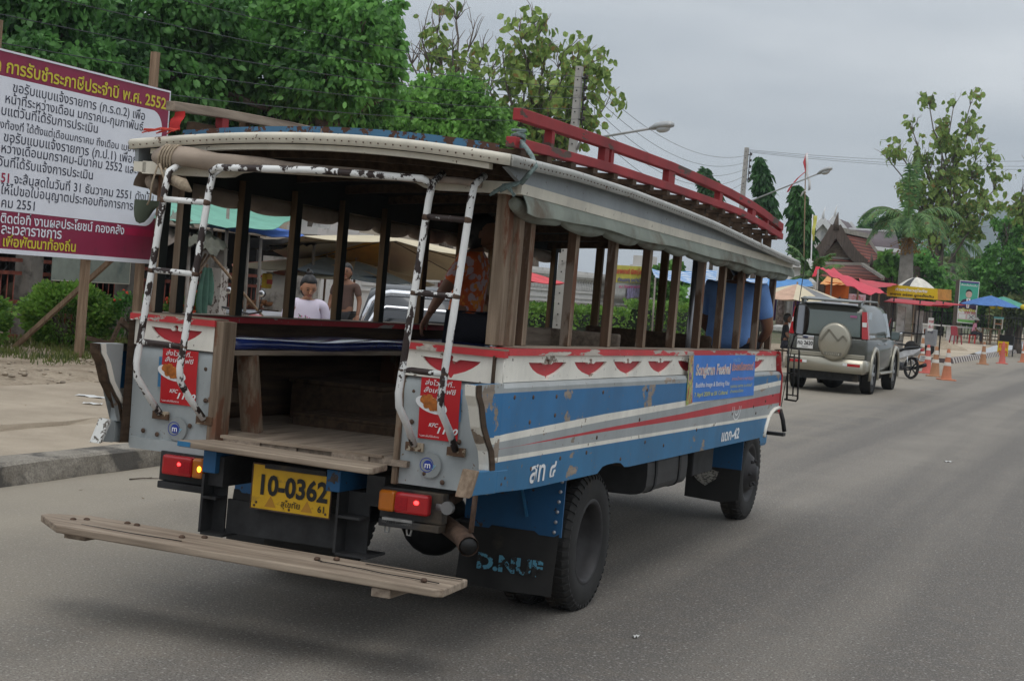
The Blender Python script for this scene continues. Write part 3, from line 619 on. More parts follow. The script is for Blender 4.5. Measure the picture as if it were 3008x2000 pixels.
# rear panels
for sgn in (-1, 1):
    xi = 0.50; x0, x1 = (0.513, 0.955) if sgn > 0 else (-0.945, -0.500)
    dz = -0.010 if sgn > 0 else 0.0
    mb = MB(); n = 8
    prof = [(-0.004, 1.283), (-0.022, 1.265), (-0.03, 1.22), (-0.02, 1.12), (-0.014, 0.95), (-0.012, 0.79)]
    mb.grid(lambda u, v: (x0 + (x1 - x0) * u, lerp_poly([(i / 5, p[0]) for i, p in enumerate(prof)], v), lerp_poly([(i / 5, p[1]) for i, p in enumerate(prof)], v) + dz), 2, 10, 0)
    mb.box(x0, x1, -0.003, 0.035, 0.79 + dz, 1.40 + dz, 1)
    rp = P(mb, 'rear_panel', [m_greyr, m_dwood])
    cut_plate('eagle_board', [(x0, 1.284 + dz), (x1 + (0.030 if sgn > 0 else 0), 1.284 + dz), (x1 + (0.030 if sgn > 0 else 0), 1.403 + dz), (x0, 1.403 + dz)], [eagle(0.733 if sgn > 0 else -0.71, 1.376 + dz, 0.285, 0.225)], 0.014, m_white, rp, lambda u, v, d: (u, -0.026 + d, v))
    mb = MB(); mb.box(x0 + 0.02, x1 - 0.02, -0.016, -0.004, 1.288 + dz, 1.40 + dz); P(mb, 'red_backing', m_red, rp)
    mb = MB(); xa, xb = (0.505, 0.992) if sgn > 0 else (-0.968, -0.492)
    mb.box(xa, xb, -0.05, 0.0, 1.4035 + dz, 1.433 + dz); P(mb, 'panel_rail', m_redworn, rp)
    mb = MB(); mb.box(xa + 0.01, xb, -0.046, 0.075, 1.4335 + dz, 1.441 + dz); P(mb, 'panel_cap', m_woodx, rp)
    mb = MB()
    if sgn > 0: mb.box(0.485, 0.512, -0.035, 0.06, 0.775, 1.402)
    else: mb.box(-0.4995, -0.450, -0.035, 0.085, 0.80, 1.432)
    P(mb, 'opening_post', m_woodz, rp, 0.004)
    mb = MB()
    if sgn < 0: mb.box(-0.93, -0.50, -0.026, -0.004, 0.78, 0.835)
    for x, z in ([(0.56, 1.205), (0.56, 1.065), (0.645, 0.84), (0.735, 0.81), (0.80, 1.0)] if sgn > 0 else [(-0.535, 1.20), (-0.525, 1.05), (-0.60, 0.92), (-0.86, 0.87), (-0.78, 0.86)]): mb.ell((x, -0.024, z), (0.012, 0.008, 0.012), 8, 6, 1)
    mb.split('panel_fitting', [m_greyr, m_rust], rp)
    # glued posters and round sticker
    m_pos = mat('m_poster_red', (0.50, 0.012, 0.018), 0.35, var=0.06, vs=3); m_fry = mat('m_fried', (0.42, 0.13, 0.02), 0.5, var=0.5, vs=28)
    px0, px1, pt, pb = (0.596, 0.792, 1.272, 0.996) if sgn > 0 else (-0.777, -0.577, 1.278, 1.014)
    def pz(t): return pt + (pb - pt) * t
    def py_(z): return -0.0345 if z > 1.16 else (-0.0345 + (1.16 - z) / 0.16 * 0.011 if z > 1.0 else -0.0235)
    mb = MB(); mb.grid(lambda u, v: (px0 + (px1 - px0) * u, py_(pz(v)), pz(v)), 1, 8)
    po = P(mb, 'poster', m_pos, rp, lab='red poster on the right rear panel' if sgn > 0 else 'red poster on the left rear panel')
    def poly_on(pts, m, nm, lift): # flat patch on the poster, in poster fractions
        mb = MB(); mb.add([(px0 + (px1 - px0) * u, py_(pz(v)) - lift, pz(v)) for u, v in pts], [tuple(reversed(range(len(pts))))]); return P(mb, nm, m, po)
    n = 24; cx_, cy_ = 0.30, 0.44
    poly_on([(cx_ + 0.40 * math.cos(2 * math.pi * k / n) * (1 if True else 0), cy_ + 0.13 * math.sin(2 * math.pi * k / n) + 0.06 * math.cos(2 * math.pi * k / n)) for k in range(n)], m_white_let, 'printed_bowl', 0.0015)
    rr = random.Random(3); mb = MB()
    for (u, v, r) in [(0.12, 0.36, .085), (0.24, 0.33, .08), (0.36, 0.39, .08), (0.20, 0.43, .085), (0.42, 0.46, .075), (0.33, 0.47, .08), (0.52, 0.50, .06), (0.28, 0.40, .08)]:
        pts = [(u + r * rr.uniform(.85, 1.1) * 1.25 * math.cos(2 * math.pi * k / 12), v + r * rr.uniform(.85, 1.1) * 0.9 * math.sin(2 * math.pi * k / 12)) for k in range(12)]
        li = 0.002 + 0.0004 * len(mb.f)
        mb.add([(px0 + (px1 - px0) * a, py_(pz(b_)) - li, pz(b_)) for a, b_ in pts], [tuple(reversed(range(12)))])
    P(mb, 'printed_food', m_fry, po)
    def ptxt(s, u, v, w, skew=0.15, bold=0.0, h=None):
        z = pz(v); lettering('poster_lettering', s, m_white_let, po, (px0 + (px1 - px0) * u, py_(z) - 0.0015, z), (1, 0, 0), (0, 0, 1), width=w * (px1 - px0), height=h, skew=skew, bold=bold, lift=0.002)
    ptxt('ส่งไวถึงที่..', 0.10, 0.115, 0.74, bold=0.008, h=0.026); ptxt('สั่งเคเอฟซี', 0.08, 0.235, 0.80, bold=0.008, h=0.026)
    ptxt('KFC', 0.26, 0.79, 0.24, 0.3, 0.02); ptxt('1150', 0.44, 0.885, 0.52, 0.25, 0.03, 0.030); ptxt('*เฉพาะพื้นที่ให้บริการ', 0.04, 0.965, 0.5, 0)
    mb = MB()                                   # plain white and blue slip behind the poster
    e0, e1 = (px1 - 0.012, px1 + 0.008) if sgn > 0 else (px0 - 0.018, px0 + 0.004)
    mb.add([(e0, -0.0338 if z > 1.16 else py_(z) + 0.0007, z) for z in (1.235, 1.09)] + [(e1, -0.0338 if z > 1.16 else py_(z) + 0.0007, z) for z in (1.09, 1.235)], [(3, 2, 1, 0), (0, 1, 2, 3)]); P(mb, 'paper_slip', mat('m_slip_blue', (0.12, 0.35, 0.62), 0.5), rp)
    sx0 = 0.672 if sgn > 0 else -0.666; sz0 = 0.880 if sgn > 0 else 0.898
    mb = MB()
    def disc(r0, r1, cx, cz, li, mi, kz=1.0):
        n = 28; vs = []
        for k in range(n): t = 2 * math.pi * k / n; vs += [(cx + r0 * math.cos(t), -0.0285 - li, cz + r0 * kz * math.sin(t)), (cx + r1 * math.cos(t), -0.0285 - li, cz + r1 * kz * math.sin(t))]
        mb.add(vs, [(2 * k, 2 * ((k + 1) % n), 2 * ((k + 1) % n) + 1, 2 * k + 1) for k in range(n)], mi)
    disc(0.0, 0.052, sx0, sz0, 0.0, 0, 1.1); disc(0.030, 0.0335, sx0 - 0.018, sz0, 0.001, 1); disc(0.0, 0.022, sx0 - 0.012, sz0, 0.002, 1)
    st = P(mb, 'round_sticker', [mat('m_sticker_grey', (0.26, 0.28, 0.28), 0.4, var=0.05), mat('m_sticker_blue', (0.02, 0.045, 0.30), 0.4, var=0.05)], rp)
    lettering('sticker_lettering', 'm', m_white_let, st, (sx0 - 0.027, -0.0315, sz0 - 0.013), (1, 0, 0), (0, 0, 1), width=0.028, bold=0.01)
    lettering('sticker_lettering', 'y', mat('m_sticker_sky', (0.20, 0.50, 0.66), 0.5), st, (sx0 + 0.012, -0.031, sz0 - 0.010), (1, 0, 0), (0, 0, 1), width=0.02, skew=0.3)
# rear deck plank, lugs, plate, lamps
mb = MB(); mb.prism([(-0.525, -0.235, 0.842), (0.468, -0.235, 0.828), (0.485, -0.215, 0.829), (0.482, -0.07, 0.836), (-0.44, -0.062, 0.845)], (0, 0, 0.03)); P(mb, 'deck_plank', m_woodx, None, 0.005)
mb = MB(); mb.prism([(-0.405, -0.0615, 0.8866), (0.44, -0.055, 0.8866), (0.44, -0.03, 0.8866), (-0.40, -0.03, 0.8866)], (0, 0, 0.014)); P(mb, 'floor_edge_strip', m_woodx)
mb = MB(); mb.box(-0.455, -0.385, -0.115, 0.25, 0.722, 0.826); mb.box(0.200, 0.272, -0.115, 0.25, 0.714, 0.813); mb.split('plank_bracket', m_blued, bus, 0.004)
mb = MB(); mb.box(-0.524, -0.455, -0.2375, -0.2355, 0.845, 0.868); P(mb, 'paint_patch', m_bluel)
mb = MB(); mb.box(-0.204, 0.209, -0.075, -0.069, 0.583, 0.790); plate = P(mb, 'number_plate', mat('m_plate_yellow', (0.62, 0.36, 0.012), 0.42, var=0.12, vs=8, dirt=(0.20, 0.12, 0.03), dirt_amt=0.02, dirt_s=14), None, 0.003)
lettering('plate_digits', '10-0362', m_black, plate, (-0.175, -0.076, 0.655), (1, 0, 0), (0, 0, 1), width=0.352, height=0.10, bold=0.035)
lettering('plate_lettering', 'สุโขทัย', m_black, plate, (-0.045, -0.076, 0.607), (1, 0, 0), (0, 0, 1), width=0.10, bold=0.01)
lettering('plate_lettering', '61', m_black, plate, (0.148, -0.076, 0.605), (1, 0, 0), (0, 0, 1), width=0.034, bold=0.02)
mb = MB()
for cx in (-0.10, 0.092): mb.add([(cx - 0.030, -0.0765, 0.597), (cx + 0.030, -0.0765, 0.597), (cx, -0.0765, 0.650)], [(0, 1, 2)])
mb.split('plate_mark', mat('m_plate_mark', (0.42, 0.20, 0.02), 0.5), plate)
mb = MB()
for x, z in ((-0.175, 0.612), (-0.185, 0.597), (0.19, 0.60), (0.0, 0.597)): mb.ell((x, -0.077, z), (0.006, 0.004, 0.006), 8, 6)
for a, b_ in (((-0.206, 0.581), (0.211, 0.581)), ((-0.206, 0.792), (0.211, 0.792)), ((-0.206, 0.581), (-0.206, 0.792)), ((0.211, 0.581), (0.211, 0.792))): mb.tube([(a[0], -0.074, a[1]), (b_[0], -0.074, b_[1])], 0.004, 6)
P(mb, 'plate_frame', m_rust, plate)
mb = MB(); mb.box(-0.13, 0.19, -0.10, -0.075, 0.777, 0.800); P(mb, 'plate_lamp_bar', m_steel)
m_lred = mat('m_lamp_red', (0.36, 0.008, 0.012), 0.2, var=0.1, vs=20, coat=0.5); m_lamb = mat('m_lamp_amber', (0.42, 0.12, 0.008), 0.22, var=0.1, vs=20, coat=0.5)
for sgn in (-1, 1):
    xa, xm, xb, z0, z1 = (-0.703, -0.535, -0.472, 0.681, 0.777) if sgn < 0 else (0.703, 0.534, 0.452, 0.654, 0.749)
    dzx = 0
    mb = MB(); lo, hi = sorted((xa, xm)); mb.box(lo + 0.001, hi - 0.001, -0.085, -0.035, z0, z1); lampo = P(mb, 'tail_lamp', m_lred, None, 0.012)
    mb = MB(); lo, hi = sorted((xm, xb)); mb.box(lo + 0.001, hi - 0.001, -0.084, -0.035, z0, z1); P(mb, 'indicator_lens', m_lamb, lampo, 0.012)
    mb = MB(); cx = xm - 0.036 if sgn < 0 else xm + 0.036; mb.box(cx - 0.03, cx + 0.03, -0.0885, -0.0845, z0 + 0.018, z1 - 0.022); P(mb, 'reflector', mat('m_reflector', (0.30, 0.006, 0.012), 0.12, var=0.25, vs=90), lampo)
    mb = MB(); mb.ell((-0.60 if sgn < 0 else 0.645, -0.0865, (z0 + z1) / 2 + 0.01), (0.013, 0.003, 0.010), 12, 6); P(mb, 'lit_bulb', lit('m_bulb_red', (1.0, 0.03, 0.03), 5.0, (0.8, 0.02, 0.02)), lampo)
    if sgn < 0: mb = MB(); mb.ell((-0.490, -0.0865, 0.728), (0.011, 0.003, 0.014), 12, 6); P(mb, 'lit_bulb', lit('m_bulb_amber', (1.0, 0.42, 0.02), 5.0, (0.9, 0.4, 0.02)), lampo)
    mb = MB(); lo, hi = sorted((xa + 0.06 * (1 if sgn > 0 else -1) * 0.5, xb)); mb.box(lo - 0.01, hi + 0.02, -0.034, 0.03, z0 - 0.035, z1 + 0.01); mb.box(lo, hi + 0.02, -0.06, 0.02, z0 - 0.07, z0 - 0.037)
    P(mb, 'lamp_housing', m_steel, lampo, 0.004)
mb = MB(); mb.lathe([(0.001, 0.03), (0.012, 0.03), (0.012, 0.012), (0.030, 0.012), (0.030, -0.012), (0.001, -0.012)], 16, (0.775, -0.03, 0.700), 'y', 0, False); mb.tube([(0.72, -0.02, 0.70), (0.775, -0.02, 0.70)], 0.02, 8); P(mb, 'cable_socket', mat('m_zinc', (0.20, 0.20, 0.20), 0.5, 0.5))
mb = MB(); mb.box(0.47, 0.62, -0.06, -0.02, 0.600, 0.625)
for x in (0.49, 0.60):
    mb.tube([(x, -0.04, 0.60), (x - 0.012, -0.04, 0.58), (x - 0.008, -0.04, 0.555), (x + 0.008, -0.04, 0.555), (x + 0.012, -0.04, 0.58), (x, -0.04, 0.60)], 0.005, 6)
P(mb, 'tow_bar', mat('m_zinc2', (0.28, 0.28, 0.27), 0.5, 0.4, 0.3, 20))
# step board and its hangers
mb = MB(); mb.prism([(-0.955, -0.515, 0.409), (0.955, -0.515, 0.392), (0.985, -0.49, 0.392), (0.965, -0.185, 0.392), (-1.02, -0.16, 0.412), (-1.175, -0.27, 0.413), (-1.185, -0.33, 0.413)], (0, 0, 0.035)); stp = P(mb, 'step_board', m_woodx, None, 0.006)
mb = MB()
for x, y in [(-0.40, -0.33), (-0.33, -0.25), (0.36, -0.26), (0.30, -0.33), (-1.0, -0.33), (-0.96, -0.28), (-0.72, -0.22), (-0.78, -0.21), (0.86, -0.42)]: mb.ell((x, y, 0.447 - 0.009 * (x + 0.95) / 1.9), (0.016, 0.016, 0.010), 8, 6)
mb.split('bolt_head', m_rust, stp)
mb = MB()
for p in ([(0.30, -0.33), (0.34, -0.36), (0.42, -0.36), (0.55, -0.375), (0.66, -0.40), (0.80, -0.40), (0.93, -0.42)], [(-0.9, -0.40), (-0.6, -0.42), (-0.35, -0.41)], [(0.5, -0.25), (0.75, -0.265), (0.97, -0.26)]):
    for (x0, y0), (x1, y1) in zip(p, p[1:]): mb.beam((x0, y0, 0.4445 - 0.009 * (x0 + 0.95) / 1.9), (x1, y1, 0.4445 - 0.009 * (x1 + 0.95) / 1.9), 0.007, 0.003)
P(mb, 'wood_cracks', m_black, stp)
mb = MB(); mb.box(-0.98, -0.86, -0.42, -0.10, 0.372, 0.411); mb.box(0.655, 0.745, -0.50, -0.05, 0.352, 0.391); mb.split('step_bearer', m_wood, stp, 0.004)
mb = MB()
for x0, x1 in ((-0.452, -0.37), (0.262, 0.385)):
    mb.box(x0, x0 + 0.012, -0.115, 0.10, 0.44, 0.715); mb.box(x0 + 0.0125, x1, -0.02, -0.008, 0.44, 0.715)
    mb.box(x0 + 0.0125, x1 + 0.05, -0.115, 0.08, 0.43, 0.441); mb.box(x0 + 0.0125, x1, -0.115, -0.021, 0.60, 0.612)
mb.box(-0.36, 0.26, -0.02, 0.0, 0.44, 0.60)
P(mb, 'step_hanger', m_steel)
mb = MB(); mb.box(-0.33, 0.13, 0.30, 0.312, 0.30, 0.62); P(mb, 'inner_flap', m_rubber)
# exhaust
mb = MB(); ep = [(0.30, 1.2, 0.60), (0.42, 0.6, 0.60), (0.62, 0.25, 0.60), (0.86, -0.02, 0.575), (0.925, -0.11, 0.555)]
mb.tube(ep, [0.04, 0.04, 0.042, 0.044, 0.046], 12, 0, False); mb.tube(ep[-2:][::-1], [0.038, 0.036], 12, 1, True)
mb.tube([(0.905, -0.03, 0.81), (0.905, -0.05, 0.61)], 0.013, 8); P(mb, 'exhaust_pipe', [m_rust, m_black])
# mudguards and flaps
for sgn in (1, -1):
    mb = MB(); lo, hi = sorted((sgn * 0.42, sgn * 0.955)); mb.box(lo, hi, 1.04, 1.052, 0.475, 0.795)
    mgd = P(mb, 'mudguard', m_blued)
    mb = MB(); mb.grid(lambda u, v: (lo + 0.0 + (hi - lo - 0.01) * u, 1.035 - 0.05 * v + 0.012 * math.sin(u * 9), 0.492 - 0.315 * v), 8, 4); P(mb, 'mud_flap', m_rubber, mgd)
    if sgn > 0:
        mb = MB()
        for k in range(6): mb.ell((0.94 - 0.004 * k, 1.03, 0.76 - 0.052 * k), (0.010, 0.010, 0.010), 8, 6)
        P(mb, 'rivets', mat('m_rivet', (0.42, 0.42, 0.44), 0.35, 0.6), mgd)
        mb = MB(); mb.beam((0.70, 1.025, 0.80), (0.77, 1.025, 0.56), 0.02, 0.01); P(mb, 'stay', m_bluel, mgd)
        ltr = lettering('worn_lettering', 'D.NUF', chipped('m_worn_letter', (0.10, 0.30, 0.42), (0.03, 0.029, 0.028), 0.16, 30, None, 0.7, speck=False), mgd, (0.53, 0.985, 0.275), (1, 0, 0), (0, 0, 1), width=0.36, height=0.085, bold=0.05)
        mb = MB(); mb.ell((0.715, 0.99, 0.205), (0.018, 0.004, 0.018), 12, 6); P(mb, 'flap_reflector', mat('m_orange_refl', (0.45, 0.12, 0.03), 0.3), mgd)
    mb = MB(); lo, hi = sorted((sgn * 0.40, sgn * 0.83)); mb.box(lo, hi, 5.56, 5.57, 0.50, 0.80); fm = P(mb, 'mudguard', m_blued)
    mb = MB(); mb.prism([(lo, 5.55, 0.50), (hi, 5.55, 0.50), (hi, 5.55, 0.265), (hi - 0.12 if sgn > 0 else hi, 5.55, 0.235), (lo, 5.55, 0.25)], (0, 0.008, 0)); P(mb, 'mud_flap', m_rubber, fm)
    if sgn > 0:
        mb = MB(); mb.add([(0.43, 5.545, 0.45), (0.50, 5.545, 0.50), (0.66, 5.545, 0.47), (0.64, 5.545, 0.41), (0.56, 5.545, 0.35), (0.50, 5.545, 0.38)], [(5, 4, 3, 2, 1, 0), (0, 1, 2, 3, 4, 5)]); P(mb, 'worn_mark', chipped('m_worn_white', (0.45, 0.43, 0.38), (0.03, 0.03, 0.03), 0.12, 40, (1, 1, 4), 0.7, speck=False), fm)
# tank
mb = MB(); rings = []
for y in (2.78, 3.72):
    ring = []
    for k in range(24):
        t = 2 * math.pi * k / 24; c_, s_ = math.cos(t), math.sin(t)
        ring.append((0.66 + 0.22 * math.copysign(abs(c_) ** 0.45, c_), y, 0.66 + 0.13 * math.copysign(abs(s_) ** 0.45, s_)))
    rings.append(ring)
mb.loft(rings, sm=False); 
for y in (2.95, 3.5): mb.loft([[(0.66 + 1.03 * (p[0] - 0.66), y + d, 0.66 + 1.04 * (p[2] - 0.66)) for p in rings[0]] for d in (0, 0.04)], 1, False)
P(mb, 'fuel_tank', [mat('m_tank', (0.055, 0.055, 0.056), 0.5, 0.3, 0.3, 6), m_steel])
mb = MB(); mb.box(0.50, 0.86, 3.95, 4.5, 0.57, 0.79); P(mb, 'tool_box', m_steel, None, 0.01)
# wheels
def wheel(name, cx, cy, cz, sgn, r=0.375, w=0.17, rim=0.228, front=False):
    mb = MB(); n = 48
    prof = [(rim, -w * .42), (rim + 0.03, -w * .5), (r - 0.05, -w * .5), (r - 0.012, -w * .40), (r, -w * .3), (r, w * .3), (r - 0.012, w * .40), (r - 0.05, w * .5), (rim + 0.03, w * .5), (rim, w * .42)]
    mb.lathe(prof, n, (0, 0, 0), 'x', 0)
    for k in range(n):                           # shoulder lugs
        t0 = 2 * math.pi * (k + 0.12) / n; t1 = 2 * math.pi * (k + 0.62) / n
        for sd in (-1, 1):
            pts = []
            for t, tw in ((t0, 0), (t1, 0)):
                for rr_, xx in ((r + 0.008, sd * w * 0.08), (r + 0.008, sd * w * 0.34), (r - 0.022, sd * w * 0.485)):
                    tt = t + 0.05 * abs(xx) / w; pts.append((xx, rr_ * math.cos(tt), rr_ * math.sin(tt)))
            base = [(p[0] * 0.96, p[1] * 0.94, p[2] * 0.94) for p in pts]
            mb.add(pts + base, [(0, 1, 4, 3), (1, 2, 5, 4), (0, 3, 9, 6), (0, 1, 7, 6), (1, 2, 8, 7), (2, 5, 11, 8), (5, 4, 10, 11), (4, 3, 9, 10)], 0)
    o = mb.build(name, m_rubber, bus); o.location = (cx, cy, cz)
    mb = MB()
    if not front: mb.lathe([(rim + 0.006, w * .44), (rim - 0.008, w * .47), (rim - 0.02, w * .40), (rim - 0.035, w * .1), (rim - 0.045, -w * .35), (0.10, -w * .42), (0.001, -w * .42)] if sgn > 0 else [(rim + 0.006, -w * .44), (rim - 0.008, -w * .47), (rim - 0.02, -w * .40), (rim - 0.035, -w * .1), (rim - 0.045, w * .35), (0.10, w * .42), (0.001, w * .42)], 36, (0, 0, 0), 'x')
    else:
        s = sgn; mb.lathe([(rim + 0.006, s * w * .44), (rim - 0.02, s * w * .42), (rim - 0.04, s * w * .2), (0.15, s * w * .38), (0.13, s * w * .55), (0.07, s * w * .55), (0.06, s * w * .8), (0.001, s * w * .8)], 36, (0, 0, 0), 'x')
        for k in range(6): t = 2 * math.pi * k / 6; mb.ell((s * w * .58, 0.105 * math.cos(t), 0.105 * math.sin(t)), (0.022, 0.014, 0.014), 8, 6)
    ro = mb.build('rim', m_rim, o); return o
for sgn in (1, -1):
    wheel('wheel', sgn * 0.84, 1.63, 0.385, sgn); wheel('wheel', sgn * 0.60, 1.63, 0.385, sgn)
    wheel('wheel', sgn * 0.72, 6.02, 0.445, sgn, front=True)
# posts
PY = [1.02, 1.67, 2.33, 2.97, 3.58, 4.15, 4.71, 5.28, 5.78]
def post(x0, x1, y0, y1, lab=None, top=2.16, m=None, m2=None):
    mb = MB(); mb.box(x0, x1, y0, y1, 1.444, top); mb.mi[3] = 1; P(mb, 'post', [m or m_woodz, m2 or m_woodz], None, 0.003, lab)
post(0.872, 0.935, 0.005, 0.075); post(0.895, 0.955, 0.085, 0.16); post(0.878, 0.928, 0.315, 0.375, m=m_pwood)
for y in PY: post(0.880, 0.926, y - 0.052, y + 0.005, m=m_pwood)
LPY = [0.10, 0.28, 0.85, 1.42, 2.0, 2.58, 3.19, 3.8, 4.4, 5.0, 5.75]
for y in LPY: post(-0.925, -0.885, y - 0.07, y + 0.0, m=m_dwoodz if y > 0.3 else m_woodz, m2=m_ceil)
for x in (-0.55, 0.0, 0.55): mb = MB(); mb.box(x - 0.03, x + 0.03, 5.80, 5.84, 1.42, 2.16); P(mb, 'windscreen_post', m_dwoodz)
# roof
def edge_z(y): return lerp_poly([(-0.6, 2.240), (-0.35, 2.247), (0.5, 2.268), (1.4, 2.27), (2.4, 2.256), (3.2, 2.24), (4.15, 2.204), (5.05, 2.170), (6.2, 2.135)], y)
RXL, RXR = -1.03, 1.055
def rear_y(x): return -0.33 + 0.26 * smooth((0.95 - x) / 2.0)
def roof_pt(u, v, dz=0.0):
    x = RXL + (RXR - RXL) * u; y = rear_y(x) + (5.92 - rear_y(x)) * v
    k = (x - 0.01) / 1.045; return (x, y, edge_z(y) + 0.06 * (1 - k * k) + dz)
mb = MB(); mb.grid(lambda u, v: roof_pt(u, v, 0.012), 16, 24, 0); mb.grid(lambda u, v: roof_pt(u, v, -0.012), 16, 24, 1)
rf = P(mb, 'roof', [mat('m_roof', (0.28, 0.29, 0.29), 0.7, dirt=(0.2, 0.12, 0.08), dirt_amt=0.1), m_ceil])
mb = MB()
def lip(path, out):
    rings = []
    for p in path:
        p = Vector(p); o = Vector(out)
        rings.append([p + o * a + Vector((0, 0, c_)) for a, c_ in ((0.0, 0.016), (0.012, 0.010), (0.018, -0.002), (0.012, -0.016), (0.010, -0.018), (0.010, -0.034), (0.0, -0.034), (0.0, 0.0))])
    return rings
vsq = [k / 24 for k in range(25)]; usq = [k / 20 for k in range(21)]
mb.loft(lip([roof_pt(1, v) for v in vsq], (1, 0, 0)), 0); mb.loft(lip([roof_pt(0, v) for v in vsq], (-1, 0, 0)), 0)
P(mb, 'roof_moulding', chipped('m_mould_grey', (0.45, 0.45, 0.42), (0.17, 0.085, 0.05), 0.0, 12, None, 0.55), rf)
mb = MB(); mb.loft(lip([roof_pt(u, 0) for u in usq], (0, -1, 0)), 0)
mb.loft([[Vector(roof_pt(u, 0)) + Vector((0, a, c_)) for a, c_ in ((0.02, -0.036), (0.02, -0.06), (0.06, -0.06), (0.06, -0.036))] for u in usq[1:-1]], 0, False)
P(mb, 'rear_moulding', m_cream, rf)
mb = MB()                                       # nail heads along the moulding
for k in range(120):
    y = -0.25 + k * 0.05; mb.box(RXR + 0.0115, RXR + 0.0145, y, y + 0.006, edge_z(y) - 0.0195, edge_z(y) - 0.0135)
for k in range(52):
    u = 0.01 + k / 53.0; p = roof_pt(u, 0); mb.box(p[0], p[0] + 0.006, p[1] - 0.0145, p[1] - 0.0115, p[2] - 0.0195, p[2] - 0.0135)
P(mb, 'nail_heads', m_rust, rf)
m_fasc = chipped('m_fascia_grey', (0.30, 0.325, 0.34), (0.18, 0.10, 0.06), -0.05, 7, None, 0.5)
for sgn in (1, -1):
    mb = MB(); ys = [-0.06 + k * 0.2 for k in range(31)]
    def ft(y): return edge_z(y) - 0.012
    mb.prism([(sgn * 0.985, -0.25 if sgn > 0 else -0.065, ft(-0.25) - 0.022), (sgn * 0.985, -0.06, 2.165)] + [(sgn * 0.985, y, 2.165 - 0.0045 * y) for y in ys[1:]] + [(sgn * 0.985, y, max(ft(y), 2.167 - 0.0045 * y)) for y in reversed(ys)], (sgn * 0.02, 0, 0))
    P(mb, 'fascia', m_fasc)
    mb = MB(); mb.prism([(sgn * 0.932, y, 2.105 - 0.004 * y) for y in ys[1:]] + [(sgn * 0.932, y, edge_z(y) - 0.014) for y in reversed(ys[1:])], (sgn * 0.006, 0, 0)); P(mb, 'inner_shade_liner', m_ceil)  # added liner over the pale inner side; interior shade put into its colour
    mb = MB()
    for a, b_ in zip(ys, ys[1:]):
        mb.hexa([(sgn * 0.94, a, 2.113 - 0.004 * a), (sgn * 1.008, a, 2.117 - 0.004 * a), (sgn * 1.008, b_, 2.117 - 0.004 * b_), (sgn * 0.94, b_, 2.113 - 0.004 * b_)], [(sgn * 0.94, a, 2.164 - 0.004 * a), (sgn * 1.012, a, 2.164 - 0.004 * a), (sgn * 1.012, b_, 2.164 - 0.004 * b_), (sgn * 0.94, b_, 2.164 - 0.004 * b_)])
    P(mb, 'eaves_beam', m_cream)
    # rolled side curtain: flap above, bulging roll tied up below
    tie = ([0.0, 0.62, 1.28, 1.90, 2.42, 2.95, 3.50, 3.98, 4.45, 4.85, 5.2, 5.55, 5.9] if sgn > 0 else [0.0, 0.45, 0.92, 1.45, 2.0, 2.45, 3.0, 3.6, 4.2, 4.8, 5.4, 5.9])
    rings = []; rr = random.Random(11 + sgn)
    for a, b_ in zip(tie, tie[1:]):
        dp = rr.uniform(0.8, 1.1)
        for k in range(8):
            t = k / 8; bl = math.sin(math.pi * t) ** 0.4; rad = 0.030 + 0.018 * bl * dp; y = a + (b_ - a) * t
            cz = 2.076 - 0.005 * y - 0.020 * bl * dp; cxx = sgn * (0.955 + 0.006 * bl)
            rings.append([(cxx + rad * 0.85 * math.cos(q) * (1 + 0.10 * math.sin(3 * q + y * 9)), y, cz + rad * math.sin(q) * (1 + 0.08 * math.cos(4 * q + y * 7))) for q in [2 * math.pi * i / 14 for i in range(14)]])
    mb = MB(); mb.loft(rings, 0)
    def flap(u, v):
        y = -0.02 + 6.0 * u; drop = 0.068 + (0.02 * max(0, 1 - abs(y - 0.09) / 0.25) if sgn > 0 else 0) + 0.006 * math.sin(y * 4.3)
        return (sgn * (1.004 + 0.022 * math.sin(v * 1.8) + 0.008 * v * math.sin(y * 6 + 1)), y, 2.117 - 0.004 * y - drop * v)
    mb.grid(flap, 80, 5, 0); mb.grid(lambda u, v: Vector(flap(u, v)) - Vector((sgn * 0.004, 0, 0)), 80, 5, 0)
    P(mb, 'rolled_curtain', m_canvas if sgn > 0 else m_canvasb)
# dark wooden underside ribs
mb = MB()
for k in range(10): y = 0.2 + k * 0.6; mb.loft([[(x + a, y + c_, edge_z(y) + 0.06 * (1 - (x / 1.045) ** 2) - 0.02 - d) for a, c_, d in ((0, 0, 0), (0, 0.04, 0), (0, 0.04, 0.05), (0, 0, 0.05))] for x in [-0.93 + 0.155 * i for i in range(13)]], 0, False)
P(mb, 'roof_ribs', m_dwood)
# rear beam with rounded lower corners, rolled rear curtain
mb = MB(); pts = [(-0.96, 2.168), (-0.96, 2.108), (-0.52, 2.112), (-0.46, 2.118), (-0.42, 2.138), (-0.36, 2.148), (0.44, 2.146), (0.50, 2.138), (0.54, 2.120), (0.60, 2.113), (0.992, 2.117), (0.992, 2.168)]
mb.prism([(x, -0.06, z) for x, z in pts], (0, 0.035, 0)); P(mb, 'rear_beam', m_cream)
rings = []; rr = random.Random(5)
for k in range(41):
    t = k / 40; x = -0.86 + 1.70 * t; rad = 0.030 * (1 - t) ** 2.4 + 0.016 + (0.010 * math.sin(math.pi * min(1, t * 3.2)) if t < 0.31 else 0); cz = 2.190 - 0.045 * t ** 1.4 + (0.004 * math.sin(t * 22))
    if k == 0: rad *= 0.55
    rings.append([(x + 0.10 * math.sin(q) * rad, -0.115 + rad * 0.9 * math.cos(q) * (1 + 0.12 * math.sin(2 * q + t * 16)), cz + rad * math.sin(q) * (1 + 0.10 * math.sin(3 * q + t * 30))) for q in [2 * math.pi * i / 16 for i in range(16)]])
